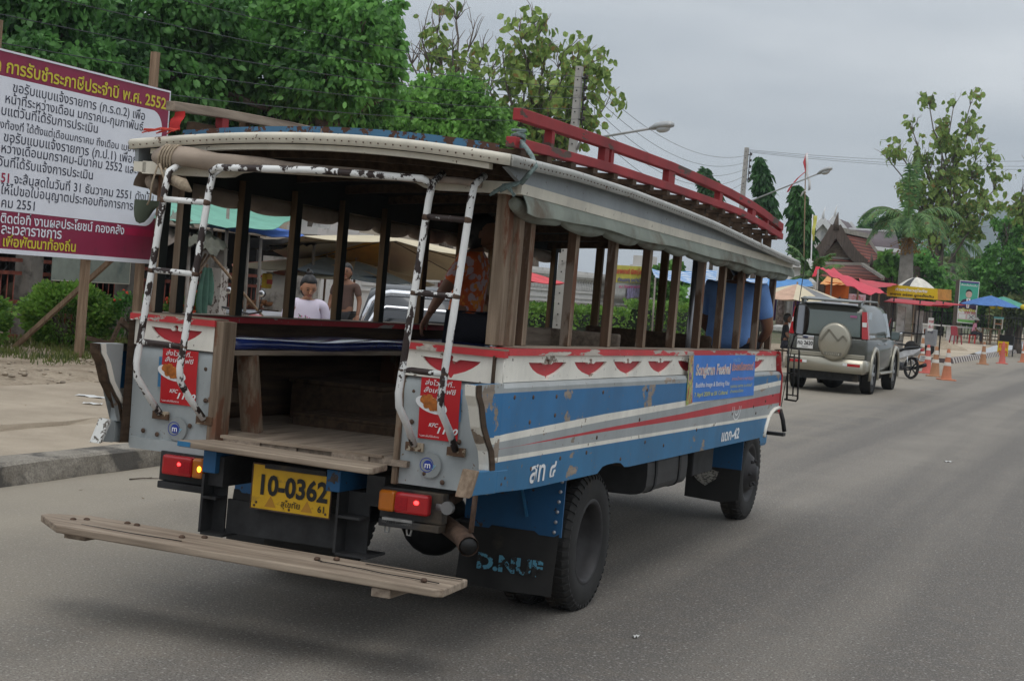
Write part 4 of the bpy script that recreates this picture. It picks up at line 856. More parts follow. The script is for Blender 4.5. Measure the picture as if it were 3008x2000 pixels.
mb = MB(); mb.loft(rings); rc = P(mb, 'rear_curtain', m_canvasb)
mb = MB()
for k in range(5):
    x = -0.80 + 0.016 * k; mb.tube([(x + 0.012 * math.sin(q), -0.115 + 0.050 * math.cos(q), 2.188 + 0.058 * math.sin(q)) for q in [2 * math.pi * i / 14 for i in range(15)]], 0.0055, 6)
mb.tube([(-0.79, -0.17, 2.15), (-0.76, -0.18, 2.10), (-0.74, -0.18, 2.06), (-0.72, -0.17, 2.09), (-0.75, -0.18, 2.13)], 0.006, 6); mb.tube([(-0.80, -0.17, 2.14), (-0.83, -0.16, 2.05), (-0.84, -0.15, 1.98), (-0.86, -0.14, 1.955)], 0.005, 6)
mb.tube([(-0.72, -0.16, 2.08), (-0.66, -0.15, 2.06), (-0.62, -0.14, 2.03)], [0.025, 0.03, 0.006], 8)
P(mb, 'tie_rope', m_ropeb, rc)
# hanging green rag of the curtain at the left corner
mb = MB(); mb.grid(lambda u, v: (-0.99 + 0.16 * u * (1 - 0.4 * v), -0.06 - 0.02 * math.sin(u * 5), 1.98 - 0.10 * v * (0.4 + u * (1 - u) * 3)), 6, 5); P(mb, 'loose_rag', mat('m_rag', (0.07, 0.085, 0.06), 0.95), None)
# ladders of painted pipe
def ladder(lab, L, Rr, top):
    mb = MB(); mb.tube([(L[0], -0.10, top), (L[0] - 0.008, -0.185, top - 0.05), (L[0] - 0.012, -0.20, top - 0.13), (L[1], -0.205, 1.20), (L[1] + 0.002, -0.195, 1.14), (L[1] + 0.018, -0.13, 1.06), (L[2], -0.045, 0.965)], 0.0165, 10, 0)
    lo = P(mb, 'ladder', m_pipe, None, 0, lab)
    mb = MB(); mb.tube([(Rr[0], -0.10, top), (Rr[0] - 0.008, -0.185, top - 0.05), (Rr[0] - 0.012, -0.20, top - 0.13), (Rr[1], -0.205, 1.20), (Rr[1] + 0.002, -0.195, 1.14), (Rr[1] + 0.018, -0.13, 1.06), (Rr[2], -0.045, 0.965)], 0.0165, 10); P(mb, 'ladder_stile', m_pipe, lo)
    for z in (1.98, 1.645, 1.303):
        t = (z - 1.20) / (top - 0.13 - 1.20); xa = L[1] + (L[0] - 0.012 - L[1]) * t; xb = Rr[1] + (Rr[0] - 0.012 - Rr[1]) * t
        mb = MB(); mb.tube([(xa, -0.203, z + 0.004), (xb, -0.203, z)], 0.0145, 10); P(mb, 'rung', m_pipe if z > 1.9 and L[0] < 0 else m_pipeb, lo)
        mb = MB(); mb.ell((xa, -0.203, z), (0.0185, 0.0185, 0.021), 10, 8); mb.ell((xb, -0.203, z), (0.0185, 0.0185, 0.021), 10, 8); mb.split('weld', m_rust, lo)
    mb = MB()
    for f in (L[2], Rr[2]): mb.box(f - 0.045, f + 0.045, -0.042, -0.026, 0.935, 0.975)
    mb.split('foot_plate', m_piper, lo, 0.003)
    return lo
ladder('left ladder of white pipe', (-0.715, -0.805, -0.76), (-0.475, -0.565, -0.515), 2.165)
ladder('right ladder of white pipe', (0.645, 0.568, 0.59), (0.845, 0.772, 0.795), 2.185)
mb = MB(); mb.tube([(-0.485, -0.20, 2.125), (-0.44, -0.215, 2.145), (0.05, -0.215, 2.158), (0.60, -0.215, 2.148), (0.645, -0.20, 2.125)], 0.0165, 10); P(mb, 'cross_pipe', m_pipe)
# rusty blue edging on the roof, racks
mb = MB(); seg = [(-0.80, -0.55), (-0.545, -0.38), (-0.375, -0.16), (-0.155, 0.02), (0.03, 0.955)]
for a, b_ in seg:
    n = max(2, int((b_ - a) / 0.1)); rings = []
    for k in range(n + 1):
        x = a + (b_ - a) * k / n; y = rear_y(x) + 0.10; z = roof_pt((x - RXL) / (RXR - RXL), 0)[2] + 0.012
        rings.append([(x, y, z), (x, y + 0.004, z), (x, y + 0.004, z + 0.044), (x, y, z + 0.044)])
    mb.loft(rings, 0, False)
P(mb, 'roof_edging', m_rustblue)
UP = [(0.22, 2.502), (1.51, 2.527), (2.87, 2.543), (4.38, 2.526), (5.2, 2.492), (6.10, 2.422)]
UPL = [(-0.09, 2.435), (0.38, 2.464), (1.05, 2.490), (2.87, 2.53), (4.38, 2.52), (6.10, 2.42)]
LO = [(0.16, 2.368), (1.55, 2.407), (2.92, 2.42), (4.53, 2.424), (5.3, 2.395), (6.12, 2.348)]
def rail(mb, pts, x, w, h, n=16):
    y0, y1 = pts[0][0], pts[-1][0]; rings = []
    for k in range(n + 1):
        y = y0 + (y1 - y0) * k / n; z = lerp_poly(pts, y); rings.append([(x - w / 2, y, z - h / 2), (x + w / 2, y, z - h / 2), (x + w / 2, y, z + h / 2), (x - w / 2, y, z + h / 2)])
    mb.loft(rings, 0, False)
for sgn, m in ((1, m_redrack), (-1, m_dwood)):
    X = sgn * 0.85
    mb = MB(); rail(mb, UP if sgn > 0 else UPL, X if sgn > 0 else -0.81, 0.05, 0.056 if sgn > 0 else 0.046); rk = P(mb, 'rack_rail', m if sgn > 0 else m_wood, None, 0.004, 'red upper rail of the roof rack' if sgn > 0 else 'bare wooden rail of the roof rack')
    mb = MB(); rail(mb, LO, X, 0.05, 0.048); P(mb, 'rack_rail', m, None, 0.004)
    for y, w in ((0.66, 0.04), (1.50, 0.07), (1.60, 0.05), (2.78, 0.14), (4.03, 0.08), (5.05, 0.12), (5.55, 0.05), (6.06, 0.06)):
        mb = MB(); mb.box(X - 0.02, X + 0.02, y - w / 2, y + w / 2, lerp_poly(LO, y) + 0.0245, lerp_poly(UP, y) - 0.0285); P(mb, 'rack_post', m)
mb = MB()
for k in range(17):
    y = 0.25 + k * 0.35; z = lerp_poly(LO, min(y, 6.1)) - 0.026; mb.box(-0.87, 0.87, y, y + 0.07, z - 0.03, z)
    for x in (-0.8, 0.0, 0.8): mb.box(x - 0.03, x + 0.03, y + 0.01, y + 0.06, edge_z(y) + 0.015, z - 0.031)
P(mb, 'rack_slats', m_dwood)
mb = MB(); mb.box(-0.83, -0.79, 0.35, 0.41, 2.31, 2.445); P(mb, 'rack_post', m_redrack)
# red cloth tied at the left rack end, ropes
mb = MB(); mb.loft([[(-0.80 - 0.008 * k, -0.06 + 0.01 * math.sin(k * 2), 2.41 - 0.018 * k), (-0.735 - 0.004 * k, -0.075 + 0.012 * math.sin(k * 1.3), 2.415 - 0.018 * k)] for k in range(6)], closed=False, cap=False); fl = P(mb, 'red_cloth', mat('m_red_cloth', (0.50, 0.03, 0.03), 0.8, var=0.3))
mb = MB()
for k in range(9): a = rnd.uniform(-0.2, 0.2); mb.tube([(-0.76, -0.07, 2.325), (-0.78 + a * 0.4, -0.09, 2.32 + 0.004 * (k % 3)), (-0.82 + a * 0.7, -0.10, 2.300 + 0.006 * (k % 4))], 0.0035, 5)
P(mb, 'red_cords', mat('m_red_cord', (0.6, 0.07, 0.05), 0.9), fl)
mb = MB()
for k in range(7): mb.tube([(0.855 + (0.030 - 0.001 * (k % 3)) * math.cos(q), 0.24 + 0.030 * math.sin(q), 2.43 - 0.0125 * k + (0.010 * (k % 2) + 0.003) * math.sin(q + k)) for q in [2 * math.pi * i / 10 for i in range(11)]], 0.008, 6)
mb.tube([(0.885, 0.21, 2.37), (0.95, 0.10, 2.34), (1.03, -0.02, 2.29), (1.075, -0.08, 2.24), (1.06, -0.12, 2.20), (1.02, -0.10, 2.16)], 0.011, 6)
for k in range(8): mb.tube([(1.02, -0.11, 2.165), (0.99 + rnd.uniform(-.05, .03), -0.12, 2.15), (0.97 + rnd.uniform(-.09, .06), -0.13, 2.115 + rnd.uniform(-.02, .02))], 0.006, 5)
P(mb, 'rope', m_rope)
# festival banner on the side
m_ban = mat('m_banner_blue', (0.020, 0.185, 0.62), 0.4, var=0.15, vs=3)
mb = MB(); mb.add([(1.019, 3.17, 1.112), (1.019, 4.905, 1.116), (1.019, 4.845, 1.410), (1.019, 3.10, 1.408)], [(0, 1, 2, 3)]); mb.add([(1.0165, 3.17, 1.112), (1.0165, 4.905, 1.116), (1.0165, 4.845, 1.410), (1.0165, 3.10, 1.408)], [(3, 2, 1, 0)])
bn = P(mb, 'festival_banner', m_ban)
mb = MB(); mb.add([(1.0195, 3.02, 1.098), (1.0195, 3.168, 1.108), (1.0195, 3.105, 1.408), (1.0195, 2.995, 1.405)], [(0, 1, 2, 3)])
m_pic, nt, b = new_mat('m_banner_picture'); v1 = noise(nt, 16, 3, 0.5, (1, 1.6, 0.45)); cr2 = nt.nodes.new('ShaderNodeValToRGB'); cr2.color_ramp.interpolation = 'CONSTANT'
for i, (p_, c_) in enumerate([(0.0, (0.10, 0.05, 0.08)), (0.36, (0.45, 0.12, 0.05)), (0.44, (0.22, 0.40, 0.08)), (0.50, (0.60, 0.45, 0.12)), (0.56, (0.14, 0.08, 0.20)), (0.63, (0.62, 0.40, 0.28)), (0.70, (0.30, 0.45, 0.12))]):
    e_ = cr2.color_ramp.elements[i] if i < 2 else cr2.color_ramp.elements.new(p_); e_.position = p_; e_.color = (*c_, 1)
nt.links.new(v1, cr2.inputs[0]); nt.links.new(cr2.outputs[0], b.inputs['Base Color']); b.inputs['Roughness'].default_value = 0.5
P(mb, 'banner_picture', m_pic, bn)
m_bred = mat('m_banner_red', (0.72, 0.20, 0.14), 0.5); m_byel = mat('m_banner_yellow', (0.62, 0.60, 0.12), 0.5); m_bor = mat('m_banner_orange', (0.66, 0.32, 0.27), 0.5)
def btxt(s, y, z, w, m, h=None, bold=0.0, dy=0.0): lettering('banner_lettering', s, m, bn, (1.0195, y, z), (0, 1, dy), (0, 0, 1), width=w, height=h, bold=bold)
btxt('Songkran Festival', 3.18, 1.285, 0.92, m_white_let, 0.095, 0.045); btxt('Songkran Festival', 3.18, 1.285, 0.92, m_bred, 0.09, 0.005, 0)
btxt('Buddha Image & Bathing Rite', 3.20, 1.205, 0.90, m_white_let, 0.04, 0.01); btxt('7 April 2009 at SK Cultural', 3.19, 1.145, 0.88, m_byel, 0.036, 0.01)
btxt('ประเพณีสงกรานต์', 4.14, 1.305, 0.66, m_bor, 0.06, 0.03); btxt('สรงน้ำพระพุทธรูป', 4.16, 1.235, 0.66, m_bor, 0.035); btxt('เมษายน ๒๕๕๒ ณ สถานที่', 4.14, 1.185, 0.66, m_byel, 0.026); btxt('อำเภอเมือง', 4.14, 1.15, 0.40, m_byel, 0.022)
btxt('งานวัด', 4.16, 1.365, 0.20, mat('m_banner_sky', (0.25, 0.50, 0.75), 0.5), 0.03)
# mirror, ladder frame and aerial at the front corner
mb = MB(); fx = 1.045
fr = [(fx, 5.98, 1.47), (fx + 0.06, 6.0, 1.465), (fx + 0.065, 6.0, 1.44), (fx + 0.085, 6.0, 1.07), (fx + 0.075, 6.0, 1.055), (fx - 0.02, 6.0, 1.06)]
mb.tube(fr, 0.008, 6); mb.tube([(fx - 0.02, 5.98, 1.48), (fx + 0.0, 6.0, 1.06)], 0.008, 6); mb.tube([(fx + 0.03, 5.99, 1.42), (fx + 0.045, 6.0, 1.09)], 0.006, 6)
for z in (1.40, 1.27, 1.10): mb.tube([(fx - 0.01, 5.99, z), (fx + 0.078, 6.0, z - 0.004)], 0.006, 6)
mf = P(mb, 'mirror_frame', m_black)
mb = MB(); mb.tube([(fx, 5.98, 1.47), (fx + 0.02, 5.98, 1.56), (fx + 0.06, 6.0, 1.62), (fx + 0.07, 6.0, 1.83)], 0.007, 6); P(mb, 'mirror_stalk', m_black, mf)
mb = MB(); ring = []
for k in range(28):
    t = 2 * math.pi * k / 28; c_, s_ = math.cos(t), math.sin(t); ring.append((1.105 + 0.062 * math.copysign(abs(c_) ** 0.6, c_), 1.70 + 0.125 * math.copysign(abs(s_) ** 0.6, s_)))
mb.loft([[(x * 1 + 0, 5.985, z) for x, z in ring], [(1.105 + (x - 1.105) * 0.95, 6.02, 1.70 + (z - 1.70) * 0.95) for x, z in ring]])
mo = P(mb, 'wing_mirror', m_black); mb = MB(); mb.add([(1.105 + (x - 1.105) * 0.9, 5.9835, 1.70 + (z - 1.70) * 0.92) for x, z in ring], [tuple(reversed(range(28)))]); P(mb, 'mirror_glass', mat('m_mirror', (0.35, 0.35, 0.36), 0.04, 1.0, 0.1), mo)
mb = MB(); mb.tube([(1.015, 5.95, 1.0), (1.06, 5.97, 1.55), (1.095, 6.0, 2.18)], 0.0035, 5); mb.tube([(1.02, 5.9, 0.98), (1.045, 5.92, 0.90), (1.06, 5.94, 0.81)], 0.018, 8); mb.box(0.80, 1.07, 5.86, 5.95, 0.775, 0.80); P(mb, 'aerial_and_bracket', m_steel)
# benches and what is inside
mb = MB(); mb.box(-0.915, -0.46, 0.10, 5.3, 1.27, 1.296); bch = P(mb, 'bench', m_wood, None, 0.004, 'left wooden bench')
mb = MB(); mb.loft([[(x, y, z + 0.006 * math.sin(y * 4.3)) for x, z in ((-0.46, 1.297), (-0.455, 1.325), (-0.47, 1.342), (-0.88, 1.342), (-0.90, 1.32), (-0.90, 1.297))] for y in [0.11 + 0.21 * k for k in range(17)]]); P(mb, 'seat_cushion', mat('m_blue_vinyl', (0.015, 0.03, 0.14), 0.22, var=0.2, bump=0.25, bs=9, coat=0.4), bch)
for y0 in (0.22, 2.6, 4.8):
    mb = MB(); mb.beam((-0.50, y0 + 0.07, 1.269), (-0.475, y0 + 0.13, 0.887), 0.10, 0.045, (0, 1, 0)); mb.beam((-0.86, y0 + 0.07, 1.269), (-0.885, y0 + 0.13, 0.887), 0.10, 0.045, (0, 1, 0)); mb.beam((-0.86, y0 + 0.13, 1.06), (-0.50, y0 + 0.13, 1.06), 0.03, 0.07)
    mb.split('bench_leg', m_woodz, bch)
mb = MB(); mb.box(0.44, 0.915, 0.10, 5.0, 1.13, 1.156); bch2 = P(mb, 'bench', m_wood, None, 0.004, 'right wooden bench')
for y0 in (0.6, 2.6, 4.6): mb = MB(); mb.box(0.50, 0.88, y0, y0 + 0.05, 0.887, 1.129); P(mb, 'bench_leg', m_dwood, bch2)
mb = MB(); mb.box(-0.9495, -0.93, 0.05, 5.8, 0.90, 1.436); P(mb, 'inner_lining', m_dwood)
mb = MB(); mb.box(0.10, 0.16, 2.2, 2.9, 1.10, 1.50); mb.box(0.10, 0.60, 2.84, 2.90, 1.10, 1.50); P(mb, 'seat_back', m_wood, None, 0.01)
mb = MB(); mb.box(-0.2, 0.75, 4.55, 4.62, 0.887, 1.52); P(mb, 'driver_seat', m_dwood, None, 0.02)
mb = MB(); mb.tube([(0.50, 3.05, 0.89), (0.50, 3.05, 1.44), (0.50, 3.12, 1.46)], 0.018, 8); mb.tube([(0.62, 4.45, 0.89), (0.62, 4.45, 2.1)], 0.022, 8); mb.split('grab_pole', mat('m_grab', (0.30, 0.30, 0.31), 0.3, 0.7), bus)

# ================================================================== PEOPLE
m_skin = mat('m_skin', (0.36, 0.18, 0.105), 0.55, var=0.08, vs=8); m_hair = mat('m_hair', (0.010, 0.009, 0.009), 0.45, var=0.2, vs=40)
m_lip = mat('m_lip', (0.26, 0.08, 0.065), 0.5); m_eye = mat('m_eye', (0.015, 0.012, 0.012), 0.4)
def skin_mesh(name, nodes, edges, m, parent, sub=2):
    """one continuous surface grown over a skeleton: nodes = {key: (x, y, z, r) or (x, y, z, rx, ry)}"""
    keys = list(nodes); ix = {k: i for i, k in enumerate(keys)}
    me = bpy.data.meshes.new('tmp'); me.from_pydata([nodes[k][:3] for k in keys], [(ix[a], ix[b_]) for a, b_ in edges], [])
    ob = bpy.data.objects.new('tmp', me); COL.objects.link(ob)
    md = ob.modifiers.new('skin', 'SKIN'); md.use_smooth_shade = True
    if not me.skin_vertices: me.skin_vertices.new(name='skin') if hasattr(me.skin_vertices, 'new') else me.attributes.new('skin', 'FLOAT', 'POINT')
    for k in keys:
        n = nodes[k]; sv = me.skin_vertices[0].data[ix[k]]; sv.radius = (n[3], n[4] if len(n) > 4 else n[3]); sv.use_root = (ix[k] == 0)
    sb = ob.modifiers.new('sub', 'SUBSURF'); sb.levels = sub; sb.render_levels = sub
    dg = bpy.context.evaluated_depsgraph_get(); out = bpy.data.meshes.new_from_object(ob.evaluated_get(dg))
    bpy.data.objects.remove(ob); bpy.data.meshes.remove(me)
    out.materials.clear(); out.materials.append(m); out.name = name
    o = bpy.data.objects.new(name, out); COL.objects.link(o)
    if parent: o.parent = parent
    for p in out.polygons: p.use_smooth = True
    return o
def person(label, loc, rz, J=None, shirt=None, pants=None, hair='short', scale=1.0, group=None, skin=None, sleeve=0.75, skirt=False, girth=1.0, headturn=(0, 0)):
    """facing local +Y; J overrides joints given as {name: (x, y, z)}"""
    j = dict(pel=(0, 0, .88), wai=(0, .01, 1.02), che=(0, 0, 1.20), nec=(0, -.005, 1.36), hea=(0, .02, 1.50),
             shR=(.165, -.005, 1.31), elR=(.225, -.02, 1.07), wrR=(.235, .08, .86), shL=(-.165, -.005, 1.31), elL=(-.225, -.02, 1.07), wrL=(-.235, .08, .86),
             hiR=(.09, 0, .84), knR=(.10, .02, .46), anR=(.10, -.01, .075), hiL=(-.09, 0, .84), knL=(-.10, .02, .46), anL=(-.10, -.01, .075), toR=(.11, .15, .03), toL=(-.11, .15, .03))
    j.update(J or {}); V = {k: Vector(v) for k, v in j.items()}; sk = skin or m_skin; G = girth
    r0 = thing('person', label, 'person', loc, rz, group); r0.scale = (scale,) * 3
    bd = MB()
    up = (V['hea'] - V['nec']).normalized()
    nodes = dict(pel=(*V['pel'], .135 * G, .10 * G), wai=(*V['wai'], .118 * G, .09 * G), che=(*V['che'], .135 * G, .095 * G), ub=(*(V['che'].lerp(V['nec'], .6)), .11, .075), nec=(*V['nec'], .052), jaw=(*(V['nec'].lerp(V['hea'], .45)), .05))
    ed = [('pel', 'wai'), ('wai', 'che'), ('che', 'ub'), ('ub', 'nec'), ('nec', 'jaw')]
    for s in 'RL':
        nodes.update({'sh' + s: (*V['sh' + s], .055 * G), 'el' + s: (*V['el' + s], .040), 'wr' + s: (*V['wr' + s], .026), 'hi' + s: (*V['hi' + s], .088 * G), 'kn' + s: (*V['kn' + s], .056), 'an' + s: (*V['an' + s], .036), 'to' + s: (*V['to' + s], .030)})
        ed += [('ub', 'sh' + s), ('sh' + s, 'el' + s), ('el' + s, 'wr' + s), ('pel', 'hi' + s), ('hi' + s, 'kn' + s), ('kn' + s, 'an' + s), ('an' + s, 'to' + s)]
    body = skin_mesh('body', nodes, ed, sk, r0)
    # head, ears, nose and hands joined into the body mesh
    hb = MB(); H = V['hea']; yaw, pit = headturn
    Mh = Matrix.Rotation(yaw, 3, 'Z') @ Matrix.Rotation(pit, 3, 'X')
    def hp(x, y, z): return H + Mh @ Vector((x, y, z))
    def hfn(d): return 1.0 - 0.16 * max(0, -d.z) * (1 if d.y > -0.2 else 1.2) + 0.03 * max(0, d.y) * (1 - abs(d.z))
    k0 = len(hb.v); hb.ell((0, 0, 0), (.077, .095, .118), 20, 14, 0, hfn); hb.ell((0, .097, -.012), (.014, .016, .022), 8, 6); hb.ell((0, .104, -.024), (.018, .013, .011), 8, 6)
    for s in (-1, 1): hb.ell((s * .076, -.005, -.012), (.012, .022, .030), 8, 6)
    hb.ell((0, .055, -.088), (.035, .035, .024), 10, 6)
    hb.v = [tuple(hp(*v)) for v in hb.v]
    for s in 'RL':
        w = V['wr' + s]; d = (w - V['el' + s]).normalized(); side = d.cross(Vector((0, 1, 0)))
        if side.length < .2: side = d.cross(Vector((1, 0, 0)))
        side.normalize(); n_ = side.cross(d); pc = w + d * .05
        rings = [[w + d * t + side * (math.cos(q) * a) + n_ * (math.sin(q) * b_) for q in [2 * math.pi * i / 10 for i in range(10)]] for t, a, b_ in ((-.01, .026, .022), (.03, .036, .018), (.075, .040, .015), (.092, .034, .011))]
        hb.loft(rings)
        for i, (o_, L) in enumerate(((-.030, .058), (-.010, .070), (.010, .066), (.029, .050))):
            b0 = w + d * .085 + side * o_; hb.tube([b0, b0 + d * L * .45 + n_ * .006, b0 + d * L * .78 + n_ * .020, b0 + d * L * .92 + n_ * .034], [.0095, .0088, .008, .006], 6)
        tb = w + d * .03 + side * (-.034 if s == 'R' else .034); sg = -1 if s == 'R' else 1
        hb.tube([tb, tb + d * .03 + side * sg * .018 + n_ * .008, tb + d * .06 + side * sg * .020 + n_ * .02], [.012, .010, .007], 6)
    off = len(body.data.vertices); me2 = bpy.data.meshes.new('tmp')
    vs = [tuple(v.co) for v in body.data.vertices] + hb.v; fs = [tuple(p.vertices) for p in body.data.polygons] + [tuple(i + off for i in f) for f in hb.f]
    me2.from_pydata(vs, [], fs); me2.materials.append(sk); me2.polygons.foreach_set('use_smooth', [True] * len(fs)); me2.update(); old = body.data; body.data = me2; me2.name = 'body'; bpy.data.meshes.remove(old)
    ff = MB()
    for s in (-1, 1):
        ff.ell(hp(s * .030, .092, .008), (.013, .006, .005), 8, 6, 0); ff.beam(hp(s * .016, .097, .031), hp(s * .046, .088, .029), .005, .006, (0, 1, 0), 0)
    ff.ell(hp(0, .094, -.056), (.024, .009, .008), 10, 6, 1); ff.build('face_features', [m_eye, m_lip], r0)
    hm = MB()
    if hair:
        def hairf(d): return 1.09 if (d.z > 0.30 or d.y < 0.12) and not (d.y > 0.45 and d.z < 0.48) else 0.9
        hm.ell((0, -.012, .012), (.082, .100, .118), 22, 16, 0, hairf)
        if hair == 'bun': hm.ell((0, -.06, .135), (.040, .040, .036), 12, 8); hm.ell((.02, -.06, .17), (.016, .014, .025), 8, 6)
        if hair == 'bob': hm.ell((0, -.045, -.045), (.085, .062, .085), 16, 10)
        hm.v = [tuple(hp(*v)) for v in hm.v]; hm.build('hair', m_hair, r0)
    if shirt:
        g = 1.10; sn = {k: nodes[k] for k in ('pel', 'wai', 'che', 'ub')}; sn = {k: (*v[:3], *(r * (1.12 if k != 'ub' else 1.06) for r in v[3:])) for k, v in sn.items()}
        nb = V['che'].lerp(V['nec'], .82); sn['nb'] = (*nb, .062); se = [('pel', 'wai'), ('wai', 'che'), ('che', 'ub'), ('ub', 'nb')]
        for s in 'RL':
            a, b_ = V['sh' + s], V['el' + s]; e_ = a.lerp(b_, sleeve); sn['sh' + s] = (*a, .064 * G); sn['sv' + s] = (*e_, .056 if sleeve < 0.9 else .048); se += [('ub', 'sh' + s), ('sh' + s, 'sv' + s)]
            if sleeve > 1.2:
                e2 = b_.lerp(V['wr' + s], .9); sn['sv' + s] = (*b_, .050); sn['cu' + s] = (*e2, .036); se.append(('sv' + s, 'cu' + s))
        skin_mesh('shirt', sn, se, shirt, r0)
    if pants:
        pn = {'pel': (*V['pel'], .142 * G, .108 * G)}; pe = []
        for s in 'RL':
            pn['hi' + s] = (*V['hi' + s], .096 * G); pn['kn' + s] = (*V['kn' + s], .068); e_ = V['kn' + s].lerp(V['an' + s], .9); pn['an' + s] = (*e_, .052); pe += [('pel', 'hi' + s), ('hi' + s, 'kn' + s), ('kn' + s, 'an' + s)]
        skin_mesh('trousers', pn, pe, pants, r0)
    return r0
def sit(seat=.42, lean=0.0, arms='lap'):
    d = seat + .10; L = lean
    J = dict(pel=(0, 0, d), wai=(0, .02 + L * .3, d + .15), che=(0, .02 + L * .8, d + .33), nec=(0, .02 + L * 1.2, d + .49), hea=(0, .05 + L * 1.5, d + .63),
             shR=(.165, .01 + L, d + .44), shL=(-.165, .01 + L, d + .44), elR=(.23, .06 + L, d + .19), elL=(-.23, .06 + L, d + .19), wrR=(.14, .27, d + .10), wrL=(-.14, .27, d + .10),
             hiR=(.09, .05, d - .02), hiL=(-.09, .05, d - .02), knR=(.11, .42, d), knL=(-.11, .42, d), anR=(.11, .40, .075), anL=(-.11, .40, .075), toR=(.12, .55, .03), toL=(-.12, .55, .03))
    return J
# floral shirt
m_floral, nt, b = new_mat('m_floral')
t_ = nt.nodes.new('ShaderNodeTexCoord'); vo = nt.nodes.new('ShaderNodeTexVoronoi'); vo.inputs['Scale'].default_value = 17; nt.links.new(t_.outputs['Object'], vo.inputs['Vector'])
nz1 = noise(nt, 30, 3, 0.6); ad_ = nt.nodes.new('ShaderNodeMath'); ad_.operation = 'MULTIPLY_ADD'; nt.links.new(nz1, ad_.inputs[0]); ad_.inputs[1].default_value = 0.45; nt.links.new(vo.outputs['Distance'], ad_.inputs[2])
c = ramp2(nt, ad_.outputs[0], 0.66, (0.46, 0.34, 0.35), 0.74, (0.55, 0.10, 0.02)); c = mixc(nt, ramp2(nt, noise(nt, 13, 3, 0.5, loc=(4, 1, 1)), 0.58, (0, 0, 0), 0.62, (1, 1, 1)), c, (0.66, 0.22, 0.03))
nt.links.new(c, b.inputs['Base Color']); b.inputs['Roughness'].default_value = 0.85
m_skin_d = mat('m_skin_dark', (0.20, 0.095, 0.055), 0.55, var=0.08)
p_ = bw(-0.68, 3.38, 0.918)
ps = person('passenger in an orange floral blouse sitting on the left bench inside the bus', p_, R(-78), dict(sit(0.44, 0.03), wrR=(.33, -.16, .60), elR=(.27, -.10, .74)), m_floral, mat('m_dark_cloth', (0.03, 0.03, 0.04), 0.9), 'bob', 0.98, sleeve=0.8, girth=1.22, skin=m_skin_d)
p_ = bw(0.66, 5.45, 0.76)
person('driver in a light blue shirt sitting at the front of the bus', p_, R(-4), sit(0.44, 0.10), mat('m_blue_shirt', (0.16, 0.30, 0.62), 0.85, bump=0.2, bs=12), mat('m_dark_cloth', (0.03, 0.03, 0.04), 0.9), 'short', 1.12, sleeve=0.8, girth=1.3, skin=m_skin_d)
# woman in the white blouse on the pavement edge
m_blouse, nt, b = new_mat('m_blouse')
b.inputs['Base Color'].default_value = (0.62, 0.56, 0.66, 1); b.inputs['Roughness'].default_value = 0.8; add_bump(nt, b, noise(nt, 9, 3, 0.5), 0.3, 0.01)
Q = at(905, 846, 15.2)
wz = 0.155 if Q[0] < KX - 0.03 else 0.0
wo = person('woman in a white embroidered blouse looking down behind the bus', (Q[0], Q[1], wz), R(215), dict(hea=(0, .05, 1.475), nec=(0, 0, 1.345), shR=(.175, -.005, 1.29), shL=(-.175, -.005, 1.29)), m_blouse, mat('m_black_trouser', (0.02, 0.02, 0.022), 0.9), 'bun', (Q[2] - wz + 0.03) / 1.50, sleeve=0.8, girth=1.2, headturn=(0.15, -0.38), skin=mat('m_skin_mid', (0.34, 0.165, 0.095), 0.5, var=0.06, vs=8))
mb = MB(); rr = random.Random(2); cols = [mat('m_emb_purple', (0.30, 0.05, 0.22), 0.8), mat('m_emb_green', (0.06, 0.14, 0.05), 0.8), mat('m_emb_pink', (0.55, 0.12, 0.25), 0.8), mat('m_emb_yellow', (0.55, 0.45, 0.12), 0.8)]
for k in range(26):
    a = rr.uniform(-1, 1); x = 0.02 + a * 0.075; z = 1.135 + rr.uniform(-.045, .045) + a * .02; y = 0.128 + 0.01 * (1 - abs(a)); mb.ell((x, y, z), (rr.uniform(.005, .011), .004, rr.uniform(.005, .010)), 7, 5, k % 4)
mb.build('embroidery', cols, wo)
Q = at(1012, 900, 23.5)
person('man in a brown shirt standing behind the silver pickup', (Q[0], Q[1], 0.19), R(190), None, mat('m_brown_shirt', (0.085, 0.05, 0.04), 0.85), mat('m_black_trouser', (0.02, 0.02, 0.022), 0.9), 'short', 0.98, skin=m_skin_d)

# things carried inside the bus
def bthing(name, label, cat, x, y, z): o = thing(name, label, cat, bw(x, y, z)); return o
t = bthing('plastic_bag', 'dark teal plastic bag knotted on the right bench of the bus', 'bag', 0.74, 0.95, 1.131)
mb = MB(); mb.lathe([(0.005, 0.0), (0.16, 0.01), (0.19, 0.06), (0.15, 0.12), (0.07, 0.17), (0.025, 0.20), (0.035, 0.235), (0.02, 0.245)], 20); mb.v = [(x * (1 + .13 * math.sin(9 * math.atan2(y, x))), y * (1 + .13 * math.sin(9 * math.atan2(y, x))), z) for x, y, z in mb.v]
mb.build('bag_body', mat('m_bag_teal', (0.015, 0.085, 0.085), 0.25, var=0.3, vs=20, bump=0.4, bs=20, coat=0.3), t); mb = MB(); mb.tube([(0.03 * math.cos(q), 0.03 * math.sin(q), 0.20) for q in [2 * math.pi * i / 8 for i in range(9)]], 0.008, 6); mb.build('knot', mat('m_bag_teal', (0.02, 0.1, 0.1)), t)
t = bthing('wooden_box', 'worn wooden box standing under the left bench of the bus', 'box', -0.55, 1.55, 0.868)
mb = MB(); mb.box(-0.28, 0.28, -0.18, 0.18, 0, 0.22); mb.build('box_body', m_dwood, t, 0.01); mb = MB(); mb.box(-0.29, 0.29, -0.19, 0.19, 0.2205, 0.24); mb.build('lid', m_dwood, t)  # box and crate in darker wood: interior shade put into the colour
